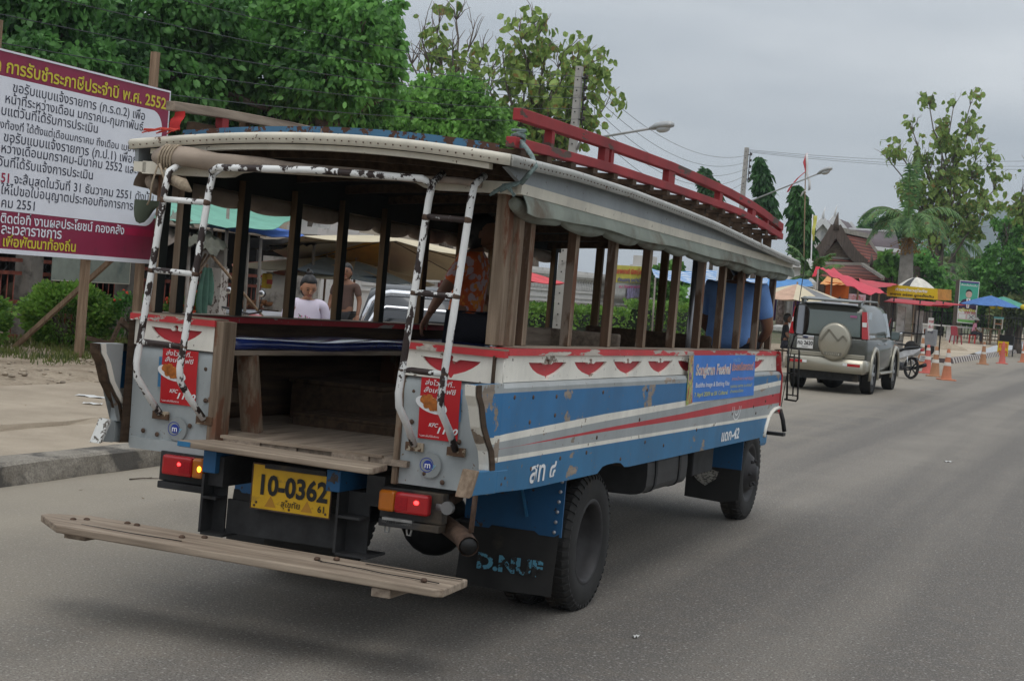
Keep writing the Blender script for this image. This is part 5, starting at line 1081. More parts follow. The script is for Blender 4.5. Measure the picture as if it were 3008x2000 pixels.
t = bthing('flat_crate', 'low flat crate lying on the bus floor in front of the box', 'crate', -0.15, 1.25, 0.868)
mb = MB(); mb.box(-0.45, 0.45, -0.25, 0.25, 0, 0.07); mb.build('crate_base', m_dwood, t, 0.01); mb = MB()
for k in range(4): mb.box(-0.46, 0.46, -0.25 + k * 0.13, -0.14 + k * 0.13, 0.071, 0.085)
mb.build('crate_slats', m_dwood, t)
t = bthing('cooking_pot', 'orange clay pot with a yellow lid on the front bench of the bus', 'pot', 0.72, 3.75, 1.131)
mb = MB(); mb.lathe([(0.001, 0), (0.12, 0.0), (0.16, 0.05), (0.17, 0.14), (0.15, 0.16)], 20); mb.build('pot_body', mat('m_pot', (0.30, 0.09, 0.03), 0.6, var=0.3), t); mb = MB(); mb.lathe([(0.175, 0.158), (0.17, 0.175), (0.10, 0.19), (0.001, 0.19)], 20); mb.build('lid', mat('m_pot_lid', (0.35, 0.30, 0.08), 0.6), t)

# ================================================================== VEHICLES ON THE ROAD
m_suv = mat('m_suv_grey', (0.085, 0.088, 0.075), 0.32, 0.5, 0.05, 1.5, coat=0.6); m_suvl = mat('m_suv_beige', (0.38, 0.355, 0.285), 0.28, 0.55, 0.05, 1.5, coat=0.4)
m_glass = glass('m_car_glass', (0.13, 0.16, 0.15), 0.06); m_tyre = mat('m_tyre', (0.022, 0.022, 0.022), 0.85, dirt=(0.10, 0.085, 0.065), dirt_amt=0.06); m_alloy = mat('m_alloy', (0.42, 0.43, 0.44), 0.35, 0.7)  # pale car glass: the reflected sky is put into its tint
m_plw = mat('m_plate_white', (0.72, 0.72, 0.70), 0.4, var=0.03)
def car_wheel(parent, x, y, r, w, sgn, nspoke=6, rimm=None):
    mb = MB(); mb.lathe([(r * .62, -w / 2), (r * .9, -w / 2), (r, -w * .36), (r, w * .36), (r * .9, w / 2), (r * .62, w / 2)], 32, (0, 0, 0), 'x')
    o = mb.build('wheel', m_tyre, parent); o.location = (x, y, r)
    mb = MB(); s = sgn * w * .5; mb.lathe([(r * .64, s * 1.0), (r * .60, s * .9), (r * .56, s * .5), (0.001, s * .4)], 32, (0, 0, 0), 'x', 1); 
    for k in range(nspoke):
        t = 2 * math.pi * k / nspoke; mb.beam((s * .86, 0, 0), (s * .92, r * .58 * math.cos(t), r * .58 * math.sin(t)), r * .16, 0.02, (1, 0, 0))
    mb.lathe([(r * .17, s * .8), (r * .17, s * 1.0), (0.001, s * 1.02)], 16, (0, 0, 0), 'x'); mb.build('rim', [rimm or m_alloy, m_steel], o); return o
suv = thing('parked_car', 'dark grey four wheel drive car with a beige spare wheel cover parked at the kerb', 'car', (-5.84, 32.85, 0), R(0.0)); suv.scale = (0.86, 1, 1)
K_ = 1.07
mb = MB()
def ring_at(y, pts): return [(x * K_, y * K_, z * K_) for x, z in pts]
def half(ws): return [(-x, z) for x, z in ws] + [(x, z) for x, z in reversed(ws)]
low = half([(0.80, 0.42), (0.87, 0.50), (0.895, 0.75), (0.885, 0.98), (0.865, 1.06)])
def sc(pts, k, dz=0): return [(x * k, z + dz) for x, z in pts]
mb.loft([ring_at(0.0, sc(low, 0.965)), ring_at(0.06, low), ring_at(3.4, low), ring_at(3.5, sc(low, 0.99, -0.01)), ring_at(4.4, sc(low, 0.95, -0.06)), ring_at(4.62, sc(low, 0.85, -0.09))], 0, True)
bdy = mb.build('body', m_suv, suv, 0.02)
mb = MB()
cab = lambda k, zt: half([(0.862, 1.055), (0.85 * k, 1.2), (0.775 * k, zt - 0.09), (0.70 * k, zt - 0.015), (0.40 * k, zt)])
mb.loft([ring_at(0.03, cab(1, 1.64)), ring_at(0.16, cab(1, 1.70)), ring_at(1.5, cab(1, 1.735)), ring_at(2.5, cab(1, 1.70)), ring_at(2.75, cab(0.99, 1.64)), ring_at(3.45, half([(0.80, 1.055), (0.795, 1.06), (0.78, 1.065), (0.7, 1.07), (0.4, 1.075)]))], 0, True)
mb.build('cabin', m_suv, suv)
mb = MB(); mb.add([(x * K_, (0.024 - 0.0 + (z - 1.1) * 0.0) * K_, z * K_) for x, z in ((-0.76, 1.10), (0.70, 1.10), (0.665, 1.56), (-0.70, 1.56))], [(0, 1, 2, 3)]); mb.v = [(x, y - 0.012, z) for x, y, z in mb.v]; mb.build('rear_window', m_glass, suv)
for ya, yb, yc, yd in ((0.22, 1.02, 0.95, 0.36), (1.15, 1.95, 1.90, 1.15), (2.02, 3.05, 2.72, 2.02)):
    for s in (1, -1):
        mb = MB(); q = [(s * 0.862 * K_, ya * K_, 1.10 * K_), (s * 0.862 * K_, yb * K_, 1.10 * K_), (s * 0.782 * K_, yc * K_, 1.585 * K_), (s * 0.782 * K_, yd * K_, 1.585 * K_)]
        mb.add(q if s > 0 else q[::-1], [(0, 1, 2, 3)]); mb.build('side_window', m_glass, suv)
mb = MB(); mb.loft([ring_at(y, half([(0.86 * k, 0.40), (0.905 * k, 0.47), (0.91 * k, 0.60), (0.88 * k, 0.665)])) for y, k in ((-0.13, 0.93), (-0.11, 0.97), (-0.02, 1.0), (0.55, 1.0))], 0, True); mb.build('rear_bumper', m_suvl, suv)
mb = MB(); mb.box(-0.84 * K_, 0.84 * K_, -0.02, 0.05, 0.675 * K_, 0.76 * K_); mb.build('tailgate_strip', m_suvl, suv, 0.01)
for s in (1, -1):
    mb = MB(); mb.add([(s * x * K_, y * K_, z * K_) for x, y, z in ((0.885, 0.015, 1.07), (0.745, -0.01, 1.07), (0.70, -0.005, 1.585), (0.80, 0.02, 1.585), (0.895, 0.13, 1.07), (0.80, 0.14, 1.585))], [(1, 0, 3, 2), (0, 4, 5, 3)] if s > 0 else [(2, 3, 0, 1), (3, 5, 4, 0)]); mb.v = [(x, y - 0.004, z) for x, y, z in mb.v]
    tl = mb.build('tail_lamp', mat('m_tail_red', (0.42, 0.015, 0.02), 0.2, var=0.05, coat=0.6), suv, 0, 0.012)
    mb = MB(); mb.add([(s * x * K_, -0.016, z * K_) for x, z in ((0.735, 1.30), (0.83, 1.30), (0.825, 1.385), (0.725, 1.385))], [(0, 1, 2, 3) if s > 0 else (3, 2, 1, 0)]); mb.build('clear_lens', m_plw, tl)
    mb = MB(); mb.box(*sorted((s * 0.50 * K_, s * 0.78 * K_)), -0.152, -0.135, 0.535 * K_, 0.585 * K_); mb.build('bumper_lamp', mat('m_tail_red', (0.42, 0.015, 0.02)), suv)
    mb = MB(); mb.box(*sorted((s * 0.40 * K_, s * 0.495 * K_)), -0.152, -0.135, 0.54 * K_, 0.59 * K_); mb.build('bumper_lens', m_plw, suv)
    for cy in (0.92, 3.75):
        mb = MB(); rings = []
        for k in range(15):
            t = math.pi * (k / 14 * 1.16 - 0.08); ry = [(0.895, 0.42), (0.945, 0.44), (0.95, 0.50), (0.885, 0.53)]
            rings.append([(s * x * K_, (cy + rad * math.cos(t)) * K_, (0.40 + rad * 1.02 * math.sin(t)) * K_) for x, rad in ry])
        mb.loft(rings, 0, True); mb.build('wheel_flare', m_suvl, suv)
        car_wheel(suv, s * 0.775 * K_, cy * K_, 0.38 * K_, 0.25, s)
        mb = MB(); mb.lathe([(0.41 * K_, -.10), (0.41 * K_, .10)], 20, (s * 0.82 * K_, cy * K_, 0.40 * K_), 'x'); mb.build('wheel_well', m_black, suv)
    mb = MB(); mb.box(*sorted((s * 0.80 * K_, s * 0.97 * K_)), 1.55 * K_, 3.1 * K_, 0.37 * K_, 0.42 * K_); mb.build('side_step', m_suvl, suv, 0.02)
    mb = MB(); mb.tube([(s * 0.63 * K_, 0.45 * K_, 1.73 * K_), (s * 0.63 * K_, 0.55 * K_, 1.79 * K_), (s * 0.63 * K_, 2.2 * K_, 1.80 * K_), (s * 0.63 * K_, 2.4 * K_, 1.73 * K_)], 0.02, 8); mb.build('roof_rail', m_suv, suv)
    mb = MB(); mb.loft([[(s * (1.02 + a) * K_, (2.75 + d) * K_, (1.14 + z) * K_) for a, z in ((-.10, -.085), (.10, -.085), (.115, 0), (.10, .10), (-.10, .10), (-.115, 0))] for d in (0, 0.03, 0.07)]); mb.box(*sorted((s * 0.84 * K_, s * 0.93 * K_)), 2.77 * K_, 2.83 * K_, 1.08 * K_, 1.12 * K_); mo = mb.build('door_mirror', m_suv, suv, 0.02)
    mb = MB(); mb.add([(s * (1.02 + a) * K_, 2.745 * K_, (1.14 + z) * K_) for a, z in ((-.085, -.07), (.085, -.07), (.095, .08), (-.085, .085))], [(0, 1, 2, 3) if s > 0 else (3, 2, 1, 0)]); mb.build('mirror_glass', glass('m_mirror_glass', (0.12, 0.16, 0.16)), mo)
    for yy_ in (1.25, 2.15): mb = MB(); mb.box(*sorted((s * 0.89 * K_, s * 0.915 * K_)), yy_ * K_, (yy_ + 0.16) * K_, 0.955 * K_, 0.985 * K_); mb.build('door_handle', m_chrome, suv, 0.005)
mb = MB(); mb.loft([[(x * K_, y * K_, z * K_) for y, z in ((-0.10, 1.735), (-0.09, 1.765), (0.25, 1.80), (0.25, 1.77))] for x in (-0.66, -0.5, 0.5, 0.66)]); mb.box(-0.66 * K_, -0.60 * K_, 0.0, 0.27, 1.66 * K_, 1.76 * K_); mb.box(0.60 * K_, 0.66 * K_, 0.0, 0.27, 1.66 * K_, 1.76 * K_); mb.build('spoiler', m_suv, suv)
mb = MB(); mb.lathe([(0.345 * K_, 0.0), (0.36 * K_, -0.03), (0.36 * K_, -0.17), (0.335 * K_, -0.215), (0.30 * K_, -0.225), (0.001, -0.228)], 44, (0.18 * K_, 0, 0.985 * K_), 'y'); spc = mb.build('spare_wheel_cover', m_suvl, suv)
mb = MB(); zz = lambda x, z: (x * K_, -0.2365, z * K_)
for a, b_ in (((-0.13, 0.98), (0.05, 1.20)), ((0.05, 1.20), (0.27, 1.00)), ((0.27, 1.00), (0.375, 1.10)), ((0.375, 1.10), (0.47, 1.01))): mb.beam(zz(*a), zz(*b_), 0.045, 0.012, (0, 1, 0))
mb.build('mountain_emblem', mat('m_suv_shade', (0.20, 0.185, 0.145), 0.4, 0.3), spc)
lettering('cover_lettering', 'EVEREST', m_suvl, spc, (0.03 * K_, -0.2365, 0.725 * K_), (1, 0, 0), (0, 0, 1), width=0.30 * K_, height=0.05, bold=0.02, lift=0.006)
mb = MB(); mb.box(-0.02 * K_, 0.37 * K_, -0.236, -0.230, 0.715 * K_, 0.78 * K_); mb.build('name_strip', mat('m_suv_shade2', (0.16, 0.15, 0.12), 0.4), spc)
mb = MB(); mb.box(-0.68 * K_, -0.30 * K_, -0.05, -0.01, 0.985 * K_, 1.055 * K_); pg = mb.build('plate_garnish', m_chrome, suv, 0.01)
mb = MB(); mb.ell((-0.49 * K_, -0.052, 1.02 * K_), (0.075, 0.006, 0.026), 20, 8); mb.build('oval_badge', mat('m_oval', (0.02, 0.025, 0.06), 0.3), pg)
mb = MB(); mb.box(-0.67 * K_, -0.31 * K_, -0.045, -0.02, 0.805 * K_, 0.975 * K_); npl = mb.build('number_plate', m_plw, suv, 0.004)
lettering('plate_digits', 'กฉ 2620', m_black, npl, (-0.66 * K_, -0.046, 0.875 * K_), (1, 0, 0), (0, 0, 1), width=0.34 * K_, height=0.085, bold=0.03); lettering('plate_lettering', 'พิษณุโลก', m_black, npl, (-0.56 * K_, -0.046, 0.825 * K_), (1, 0, 0), (0, 0, 1), width=0.14 * K_)
lettering('badge_lettering', 'EVEREST', m_chrome, suv, (-0.68 * K_, -0.031, 0.73 * K_), (1, 0, 0), (0, 0, 1), width=0.33 * K_, height=0.02)
mb = MB(); mb.box(-0.7 * K_, 0.7 * K_, 0.1, 4.2 * K_, 0.24 * K_, 0.415 * K_); mb.lathe([(0.30, -0.1), (0.30, 0.1)], 20, (0.0, 0.95, 0.36), 'y', cap=True); mb.build('underbody', m_steel, suv)
mb = MB(); mb.box(-0.62 * K_, -0.56 * K_, -0.032, -0.03, 1.565 * K_, 1.59 * K_); mb.box(0.45 * K_, 0.60 * K_, -0.013, -0.0125, 1.46 * K_, 1.50 * K_); mb.build('window_sticker', mat('m_sticker_pink', (0.35, 0.10, 0.22), 0.5), suv)

# pickup with chrome roll bar beside the bus
m_pick = mat('m_pickup_grey', (0.05, 0.054, 0.06), 0.3, 0.5, 0.05, 1.5, coat=0.5)
Q = at(1240, 860, 15.6)
pk = thing('pickup_truck', 'grey pickup truck with a chrome roll bar parked beside the bus', 'pickup', (-5.83, 12.85, 0), R(21))
mb = MB(); mb.box(-0.82, 0.82, 0, 2.0, 0.55, 1.02); mb.build('load_bed', m_pick, pk, 0.03)
mb = MB(); mb.loft([[(x, y, z) for x, z in half([(0.80, 0.5), (0.84, 0.8), (0.82, 1.06), (0.70 * kk, zt - .06), (0.55 * kk, zt)])] for y, kk, zt in ((2.05, 1, 1.50), (2.25, 1, 1.58), (3.3, 1, 1.58), (3.9, 0.98, 1.12), (4.8, 0.95, 1.0))]); mb.build('cab', m_pick, pk)
mb = MB(); mb.add([(-0.62, 2.055, 1.08), (0.62, 2.055, 1.08), (0.55, 2.09, 1.46), (-0.55, 2.09, 1.46)], [(0, 1, 2, 3)]); mb.v = [(x, y - 0.02, z) for x, y, z in mb.v]; mb.build('rear_window', glass('m_dark_glass', (0.012, 0.014, 0.015), 0.08), pk)
mb = MB(); mb.tube([(-0.75, 1.55, 1.02), (-0.62, 1.60, 1.40), (-0.54, 1.61, 1.475), (-0.44, 1.61, 1.50), (0.44, 1.61, 1.50), (0.54, 1.61, 1.475), (0.62, 1.60, 1.40), (0.75, 1.55, 1.02)], 0.036, 12); mb.tube([(-0.68, 1.30, 1.05), (-0.56, 1.42, 1.30), (-0.46, 1.46, 1.36), (0.46, 1.46, 1.36), (0.56, 1.42, 1.30), (0.68, 1.3, 1.05)], 0.022, 10); mb.tube([(-0.74, 0.2, 1.10), (-0.74, 1.5, 1.10)], 0.02, 8); mb.tube([(0.74, 0.2, 1.10), (0.74, 1.5, 1.10)], 0.02, 8); mb.build('roll_bar', m_chrome, pk)
for s in (1, -1):
    for cy in (0.95, 4.0): car_wheel(pk, s * 0.72, cy, 0.34, 0.21, s)
    mb = MB(); mb.box(*sorted((s * 0.70, s * 0.81)), -0.02, 0.0, 0.65, 0.92); mb.build('tail_lamp', mat('m_tail_red', (0.42, 0.015, 0.02)), pk)
    mb = MB(); q = [(s * 0.83, 2.45, 1.08), (s * 0.83, 3.55, 1.08), (s * 0.715, 3.15, 1.48), (s * 0.715, 2.5, 1.48)]; mb.add(q if s > 0 else q[::-1], [(0, 1, 2, 3)]); mb.build('side_window', m_glass, pk)
mb = MB(); mb.box(-0.8, 0.8, -0.12, -0.03, 0.45, 0.56); mb.build('rear_bumper', m_chrome, pk, 0.02)

# motorbike
m_mbw = mat('m_bike_white', (0.62, 0.63, 0.65), 0.3, coat=0.5); m_mbb = mat('m_bike_black', (0.015, 0.015, 0.016), 0.4); m_mbr = mat('m_bike_red', (0.40, 0.02, 0.03), 0.3, coat=0.4)
def motorbike(label, loc, rz, body=m_mbw, group='motorbikes parked by the kerb'):
    o = thing('motorbike', label, 'motorbike', loc, rz, group)       # rear wheel at the origin, nose along +Y
    for y in (0, 1.24):
        mb = MB(); mb.lathe([(0.24, -0.03), (0.285, -0.038), (0.30, 0), (0.285, 0.038), (0.24, 0.03)], 28, (0, 0, 0), 'x'); w = mb.build('wheel', m_tyre, o); w.location = (0, y, 0.30)
        mb = MB(); mb.lathe([(0.245, -0.025), (0.232, 0), (0.245, 0.025)], 28, (0, 0, 0), 'x')
        for k in range(5): t = 2 * math.pi * k / 5; mb.beam((0, 0, 0), (0, 0.235 * math.cos(t), 0.235 * math.sin(t)), 0.035, 0.02, (1, 0, 0))
        mb.lathe([(0.05, -0.06), (0.05, 0.06)], 14, (0, 0, 0), 'x', cap=True); mb.build('rim', m_mbb, w)
    mb = MB(); mb.loft([[(s_ * w_, y, z) for s_, z in ((-1, zl), (1, zl), (0.8, zh), (-0.8, zh))] for y, w_, zl, zh in ((-0.36, 0.05, 0.80, 0.86), (-0.15, 0.10, 0.66, 0.82), (0.25, 0.13, 0.55, 0.76), (0.55, 0.10, 0.48, 0.66))], 0, False); mb.build('tail_cowl', body, o, 0.02)
    mb = MB(); mb.loft([[(s_ * w_, y, z) for s_, z in ((-1, zl), (1, zl), (0.8, zh), (-0.8, zh))] for y, w_, zl, zh in ((-0.30, 0.08, 0.845, 0.90), (0.05, 0.13, 0.80, 0.875), (0.40, 0.12, 0.73, 0.80), (0.62, 0.10, 0.66, 0.76))], 0, True); mb.build('seat', m_mbb, o, 0.02)
    mb = MB(); mb.box(-0.045, 0.045, -0.40, -0.35, 0.78, 0.85); mb.build('tail_lamp', m_mbr, o, 0.01)
    mb = MB(); mb.hexa([(-0.09, -0.40, 0.52), (0.09, -0.40, 0.52), (0.09, -0.39, 0.52), (-0.09, -0.39, 0.52)], [(-0.09, -0.44, 0.67), (0.09, -0.44, 0.67), (0.09, -0.43, 0.67), (-0.09, -0.43, 0.67)]); p_ = mb.build('number_plate', m_plw, o)
    lettering('plate_lettering', 'กธก', m_black, p_, (-0.07, -0.4335, 0.61), (1, 0, 0), (0, 0.27, -1) if False else (0, -0.26, 1), width=0.14, height=0.04, lift=0.004); lettering('plate_lettering', '410', m_black, p_, (-0.07, -0.413, 0.545), (1, 0, 0), (0, -0.26, 1), width=0.14, height=0.045, lift=0.006)
    mb = MB(); mb.hexa([(-0.07, -0.12, 0.60), (0.07, -0.12, 0.60), (0.07, -0.10, 0.60), (-0.07, -0.10, 0.60)], [(-0.06, -0.40, 0.50), (0.06, -0.40, 0.50), (0.06, -0.39, 0.53), (-0.06, -0.39, 0.53)]); mb.build('rear_mudguard', m_mbb, o)
    for s in (-1, 1): mb = MB(); mb.tube([(s * 0.10, 0.02, 0.32), (s * 0.10, 0.10, 0.66)], 0.013, 8); mb.tube([(s * 0.10 + 0.024 * math.cos(q), 0.035 + 0.05 * q / 22 + 0.024 * math.sin(q) * .3, 0.38 + 0.2 * q / 31) for q in [0.5 * i for i in range(60)]], 0.006, 5); mb.build('shock_absorber', m_chrome, o)
    mb = MB(); mb.tube([(0.10, 0.6, 0.22), (0.13, 0.2, 0.24), (0.14, 0.0, 0.30)], 0.022, 8); mb.tube([(0.14, 0.02, 0.30), (0.15, -0.38, 0.42)], [0.045, 0.055], 12); mb.build('exhaust', m_mbb, o)
    mb = MB(); mb.box(-0.10, 0.10, 0.42, 0.78, 0.20, 0.42); mb.box(-0.035, 0.035, 0.0, 0.45, 0.27, 0.33); mb.build('engine', mat('m_engine', (0.12, 0.12, 0.125), 0.5, 0.6, 0.3, 20), o, 0.03)
    mb = MB(); mb.loft([[(s_ * w_, y, z) for s_, z in ((-1, zl), (1, zl), (0.7, zh), (-0.7, zh))] for y, w_, zl, zh in ((0.70, 0.08, 0.42, 0.62), (0.95, 0.19, 0.36, 0.86), (1.10, 0.12, 0.55, 0.95))], 0, True); mb.build('front_fairing', body, o)
    mb = MB(); mb.tube([(-0.05, 1.05, 0.85), (-0.05, 1.24, 0.32)], 0.02, 8); mb.tube([(0.05, 1.05, 0.85), (0.05, 1.24, 0.32)], 0.02, 8); mb.build('fork', m_chrome, o)
    mb = MB(); mb.tube([(-0.34, 0.88, 1.0), (-0.2, 0.95, 0.98), (0, 0.99, 0.95), (0.2, 0.95, 0.98), (0.34, 0.88, 1.0)], 0.012, 8); mb.build('handlebar', m_mbb, o)
    for s in (-1, 1):
        mb = MB(); mb.tube([(s * 0.2, 0.95, 0.98), (s * 0.27, 0.93, 1.16)], 0.006, 6); mb.ell((s * 0.28, 0.925, 1.19), (0.058, 0.016, 0.042), 14, 8); mi = mb.build('mirror', m_mbb, o)
        mb = MB(); mb.ell((s * 0.28, 0.911, 1.19), (0.050, 0.005, 0.035), 14, 8); mb.build('mirror_glass', mat('m_bike_mirror', (0.75, 0.76, 0.78), 0.08, 0.9, 0.02), mi)
    return o
motorbike('white motorbike with black wheels parked beyond the grey car', (-5.55, 44.2, 0), R(46))
Q = at(770, 818, 17.0)
motorbike('motorbike on the pavement, its round mirror showing through the bus', (Q[0] - 0.75, Q[1] - 0.45, 0.17), R(-20), m_mbr)

# traffic cones
m_cone = chipped('m_cone', (0.52, 0.185, 0.095), (0.45, 0.30, 0.18), -0.02, 9, None, 0.7); m_conep = chipped('m_cone_pink', (0.58, 0.14, 0.11), (0.50, 0.28, 0.2), -0.03, 9, None, 0.7); m_coneo = chipped('m_cone_tan', (0.42, 0.205, 0.105), (0.30, 0.22, 0.14), -0.01, 9, None, 0.7); m_cwhite = mat('m_cone_white', (0.66, 0.62, 0.56), 0.6)
def cone(label, loc, m, bands, h=0.86, rz=0.0):
    o = thing('traffic_cone', label, 'cone', loc, rz, 'traffic cones along the kerb'); r = lambda z: 0.150 + (0.042 - 0.150) * (z / h)
    mb = MB(); mb.lathe([(r(0.03) + .012, 0.03), (r(0.05), 0.05), (r(h * .5), h * .5), (r(h), h), (0.035, h + 0.012), (0.02, h - 0.01)], 24); mb.build('cone_shell', m, o)
    mb = MB(); mb.loft([[(0.235 * k * x, 0.235 * k * y, z) for x, y in ((-1, -.75), (-.75, -1), (.75, -1), (1, -.75), (1, .75), (.75, 1), (-.75, 1), (-1, .75))] for k, z in ((1, 0), (1, 0.028), (0.94, 0.036))], 0, False); mb.build('cone_base', m, o)
    for z0, z1 in bands: mb = MB(); mb.lathe([(r(z0) + 0.004, z0), (r(z1) + 0.004, z1)], 24); mb.build('white_band', m_cwhite, o)
    return o
B2 = ((0.40, 0.50), (0.64, 0.76))
cone('dark tan traffic cone furthest left, half behind the pinkish one', (-7.0, 58.3, 0), m_coneo, B2, 0.95)
cone('faded pinkish traffic cone beside the motorbike', (-5.82, 50.0, 0), m_conep, ((0.42, 0.52), (0.70, 0.78)))
cone('tan traffic cone second from the front of the row', (-5.34, 47.9, 0), m_coneo, B2)
cone('nearest orange traffic cone in front of the striped kerb corner', (-4.79, 45.9, 0), m_cone, B2, 0.86, 0.4)
cone('tan orange traffic cone standing alone before the striped kerb', (-5.62, 66.9, 0), m_coneo, ((0.42, 0.50), (0.74, 0.80)), 0.90)
cone('plain pink traffic cone without white bands', (-5.17, 70.9, 0), m_conep, (), 0.92)
cone('orange traffic cone at the right edge of the picture', (-4.70, 77.0, 0), m_cone, ((0.42, 0.52),), 0.95)

# ================================================================== LEFT SIDE: sign, fence, stalls, temple wall
m_post = wood('m_post_wood', (0.34, 0.24, 0.16), (0.15, 0.095, 0.06), 2)
m_maroon = mat('m_sign_maroon', (0.24, 0.014, 0.055), 0.45, var=0.08, vs=1.5, dirt=(0.14, 0.02, 0.045), dirt_amt=0.05); m_signw = mat('m_sign_white', (0.74, 0.76, 0.83), 0.45, var=0.06, vs=1.0, bump=0.25, bs=1.3); m_signy = mat('m_sign_yellow', (0.58, 0.50, 0.04), 0.5, var=0.05); m_navy = mat('m_sign_navy', (0.018, 0.020, 0.045), 0.5); m_crim = mat('m_sign_crimson', (0.34, 0.008, 0.055), 0.45)
SX = -13.7; SY0, SY1, SZ0, SZ1 = 14.9, 20.42, 1.545, 4.14
sg = thing('notice_board', 'big maroon and white tax notice board of Thai writing on wooden posts', 'sign', (SX, 17.6, 0.16))
def S_(y, z, d=0.0): return (d, y - 17.6, z - 0.16)
mb = MB(); mb.box(-0.03, 0.0, SY0 - 17.6, SY1 - 17.6, SZ0 - 0.16, SZ1 - 0.16); bd = mb.build('sign_panel', m_maroon, sg)
mb = MB()                                        # white field with rounded right corners
rr_ = 0.28; zt, zb, yr = 3.80, 2.095, 20.27; pts = [S_(SY0 + 0.01, zb, .004)] + [S_(yr - rr_ + rr_ * math.sin(q), zb + rr_ - rr_ * math.cos(q), .004) for q in [i * math.pi / 16 for i in range(9)]] + [S_(yr - rr_ + rr_ * math.cos(q), zt - rr_ + rr_ * math.sin(q), .004) for q in [i * math.pi / 16 for i in range(9)]] + [S_(SY0 + 0.01, zt, .004)]
mb.add(pts, [tuple(range(len(pts)))]); mb.build('white_field', m_signw, bd)
mb = MB(); mb.box(0.0, 0.012, SY0 - 17.6, SY1 - 17.6, SZ0 - 0.16, SZ0 - 0.10); mb.box(0.0, 0.012, SY0 - 17.6, SY1 - 17.6, SZ1 - 0.19, SZ1 - 0.165); mb.box(0.0, 0.012, SY1 - 17.615, SY1 - 17.6, SZ0 - 0.099, SZ1 - 0.191); mb.build('white_edge', m_signw, bd)
mb = MB(); mb.add([S_(19.5, 1.94, .003), S_(SY1 - 0.02, 1.94, .003), S_(SY1 - 0.02, 2.045, .003), S_(19.5, 2.045, .003)], [(0, 1, 2, 3)]); mb.build('crimson_strip', m_crim, bd)
def stxt(s, pl, pr, m, bold=0.01, h=None):
    a, b_ = on_x(*pl, SX), on_x(*pr, SX); z = (a[2] + b_[2]) / 2
    lettering('sign_lettering', s, m, bd, S_(a[1], z, .005), (0, 1, 0), (0, 0, 1), width=b_[1] - a[1], height=h, sy=0.84, bold=bold, lift=0.003)
def Z1(x, y): return (x / 2.613, y / 2.613)
def Z2(x, y): return (x / 2.613, 500 + y / 2.613)
stxt('ค การรับชำระภาษีประจำปี พ.ศ. 2552', Z1(-60, 556), Z1(1265, 820), m_signy, 0.02)
for s, a, b_ in [('ขอรับแบบแจ้งรายการ (ภ.ร.ด.2) เพื่อ', Z1(90, 712), Z1(1105, 918)), ('หน้าที่ระหว่างเดือน มกราคม-กุมภาพันธ์', Z1(30, 795), Z1(1090, 1000)), ('บแต่วันที่ได้รับการประเมิน', Z1(0, 880), Z1(740, 1022)), ('งท้องที่ ได้ตั้งแต่เดือนมกราคม ถึงเดือน เมษายน', Z1(-5, 985), Z1(1085, 1175)), ('ขอรับแบบแจ้งรายการ (ภ.ป.1) เพื่อกรอก', Z1(20, 1085), Z1(1150, 1275)), ('หว่างเดือนมกราคม-มีนาคม 2552 และนำ', Z1(0, 1165), Z1(1100, 1350)), ('วันที่ได้รับแจ้งการประเมิน', Z1(-20, 1265), Z1(705, 1385)), ('จะสิ้นสุดในวันที่ 31 ธันวาคม 2551 ดังนั้น', Z1(100, 1410), Z1(1170, 1550)), ('ให้ไปขอใบอนุญาตประกอบกิจการการค้าได้', Z2(0, 185), Z2(1135, 318)), ('คม 2551', Z2(0, 285), Z2(255, 308))]: stxt(s, a, b_, m_navy, 0.004)
stxt('51', Z1(0, 1395), Z1(62, 1405), m_crim, 0.02)
stxt('ติดต่อที่ งานผลประโยชน์ กองคลัง', Z2(-5, 405), Z2(945, 490), m_signw, 0.015); stxt('ละเวลาราชการ', Z2(0, 490), Z2(465, 522), m_signw, 0.015); stxt('เพื่อพัฒนาท้องถิ่น', Z2(10, 585), Z2(570, 622), m_signy, 0.02)
for y, zt, d in ((16.60, 4.50, 0), (20.10, 4.66, 0), (18.78, 1.54, 1)):
    mb = MB(); mb.box(-0.135, -0.035, y - 17.66, y - 17.56, -0.02, zt - 0.16); mb.build('sign_post', m_post, sg)
mb = MB(); mb.beam((-0.10, 19.45 - 17.6, 1.6 - .16), (-1.55, 19.2 - 17.6, 0.0), 0.09, 0.06); mb.build('sign_brace', m_post, sg); mb = MB(); mb.beam((-0.10, 16.3 - 17.6, 1.6 - .16), (-1.0, 15.7 - 17.6, 0.0), 0.09, 0.06); mb.build('sign_brace', m_post, sg)
mb = MB()
for z in (1.8, 2.8, 3.8): mb.box(-0.075, -0.031, SY0 - 17.55, SY1 - 17.65, z - 0.2, z - 0.12)
mb.build('sign_battens', m_post, sg)
t = thing('timber_post', 'square brown timber post standing right of the notice board post', 'post', (-13.9, 20.75, 0.15)); mb = MB(); mb.box(-0.085, 0.085, -0.06, 0.06, 0, 1.9); mb.build('post_shaft', m_post, t, 0.01); mb = MB(); mb.box(-0.07, 0.07, -0.05, 0.05, 1.9005, 1.93); mb.build('post_top', m_post, t)
t = thing('wooden_trestle', 'dark collapsed wooden trestle lying in the grass by the bush', 'trestle', (-13.5, 19.6, 0.15)); mb = MB(); mb.beam((0, -0.3, 0.55), (0.1, 0.75, 0.02), 0.06, 0.08); mb.build('rail', m_dwood, t); mb = MB(); mb.beam((-0.1, -0.9, 0.30), (0.15, 0.6, 0.04), 0.06, 0.06); mb.build('rail', m_dwood, t); mb = MB(); mb.beam((-0.1, -0.5, 0.02), (0, -0.25, 0.6), 0.05, 0.05); mb.build('leg', m_dwood, t)
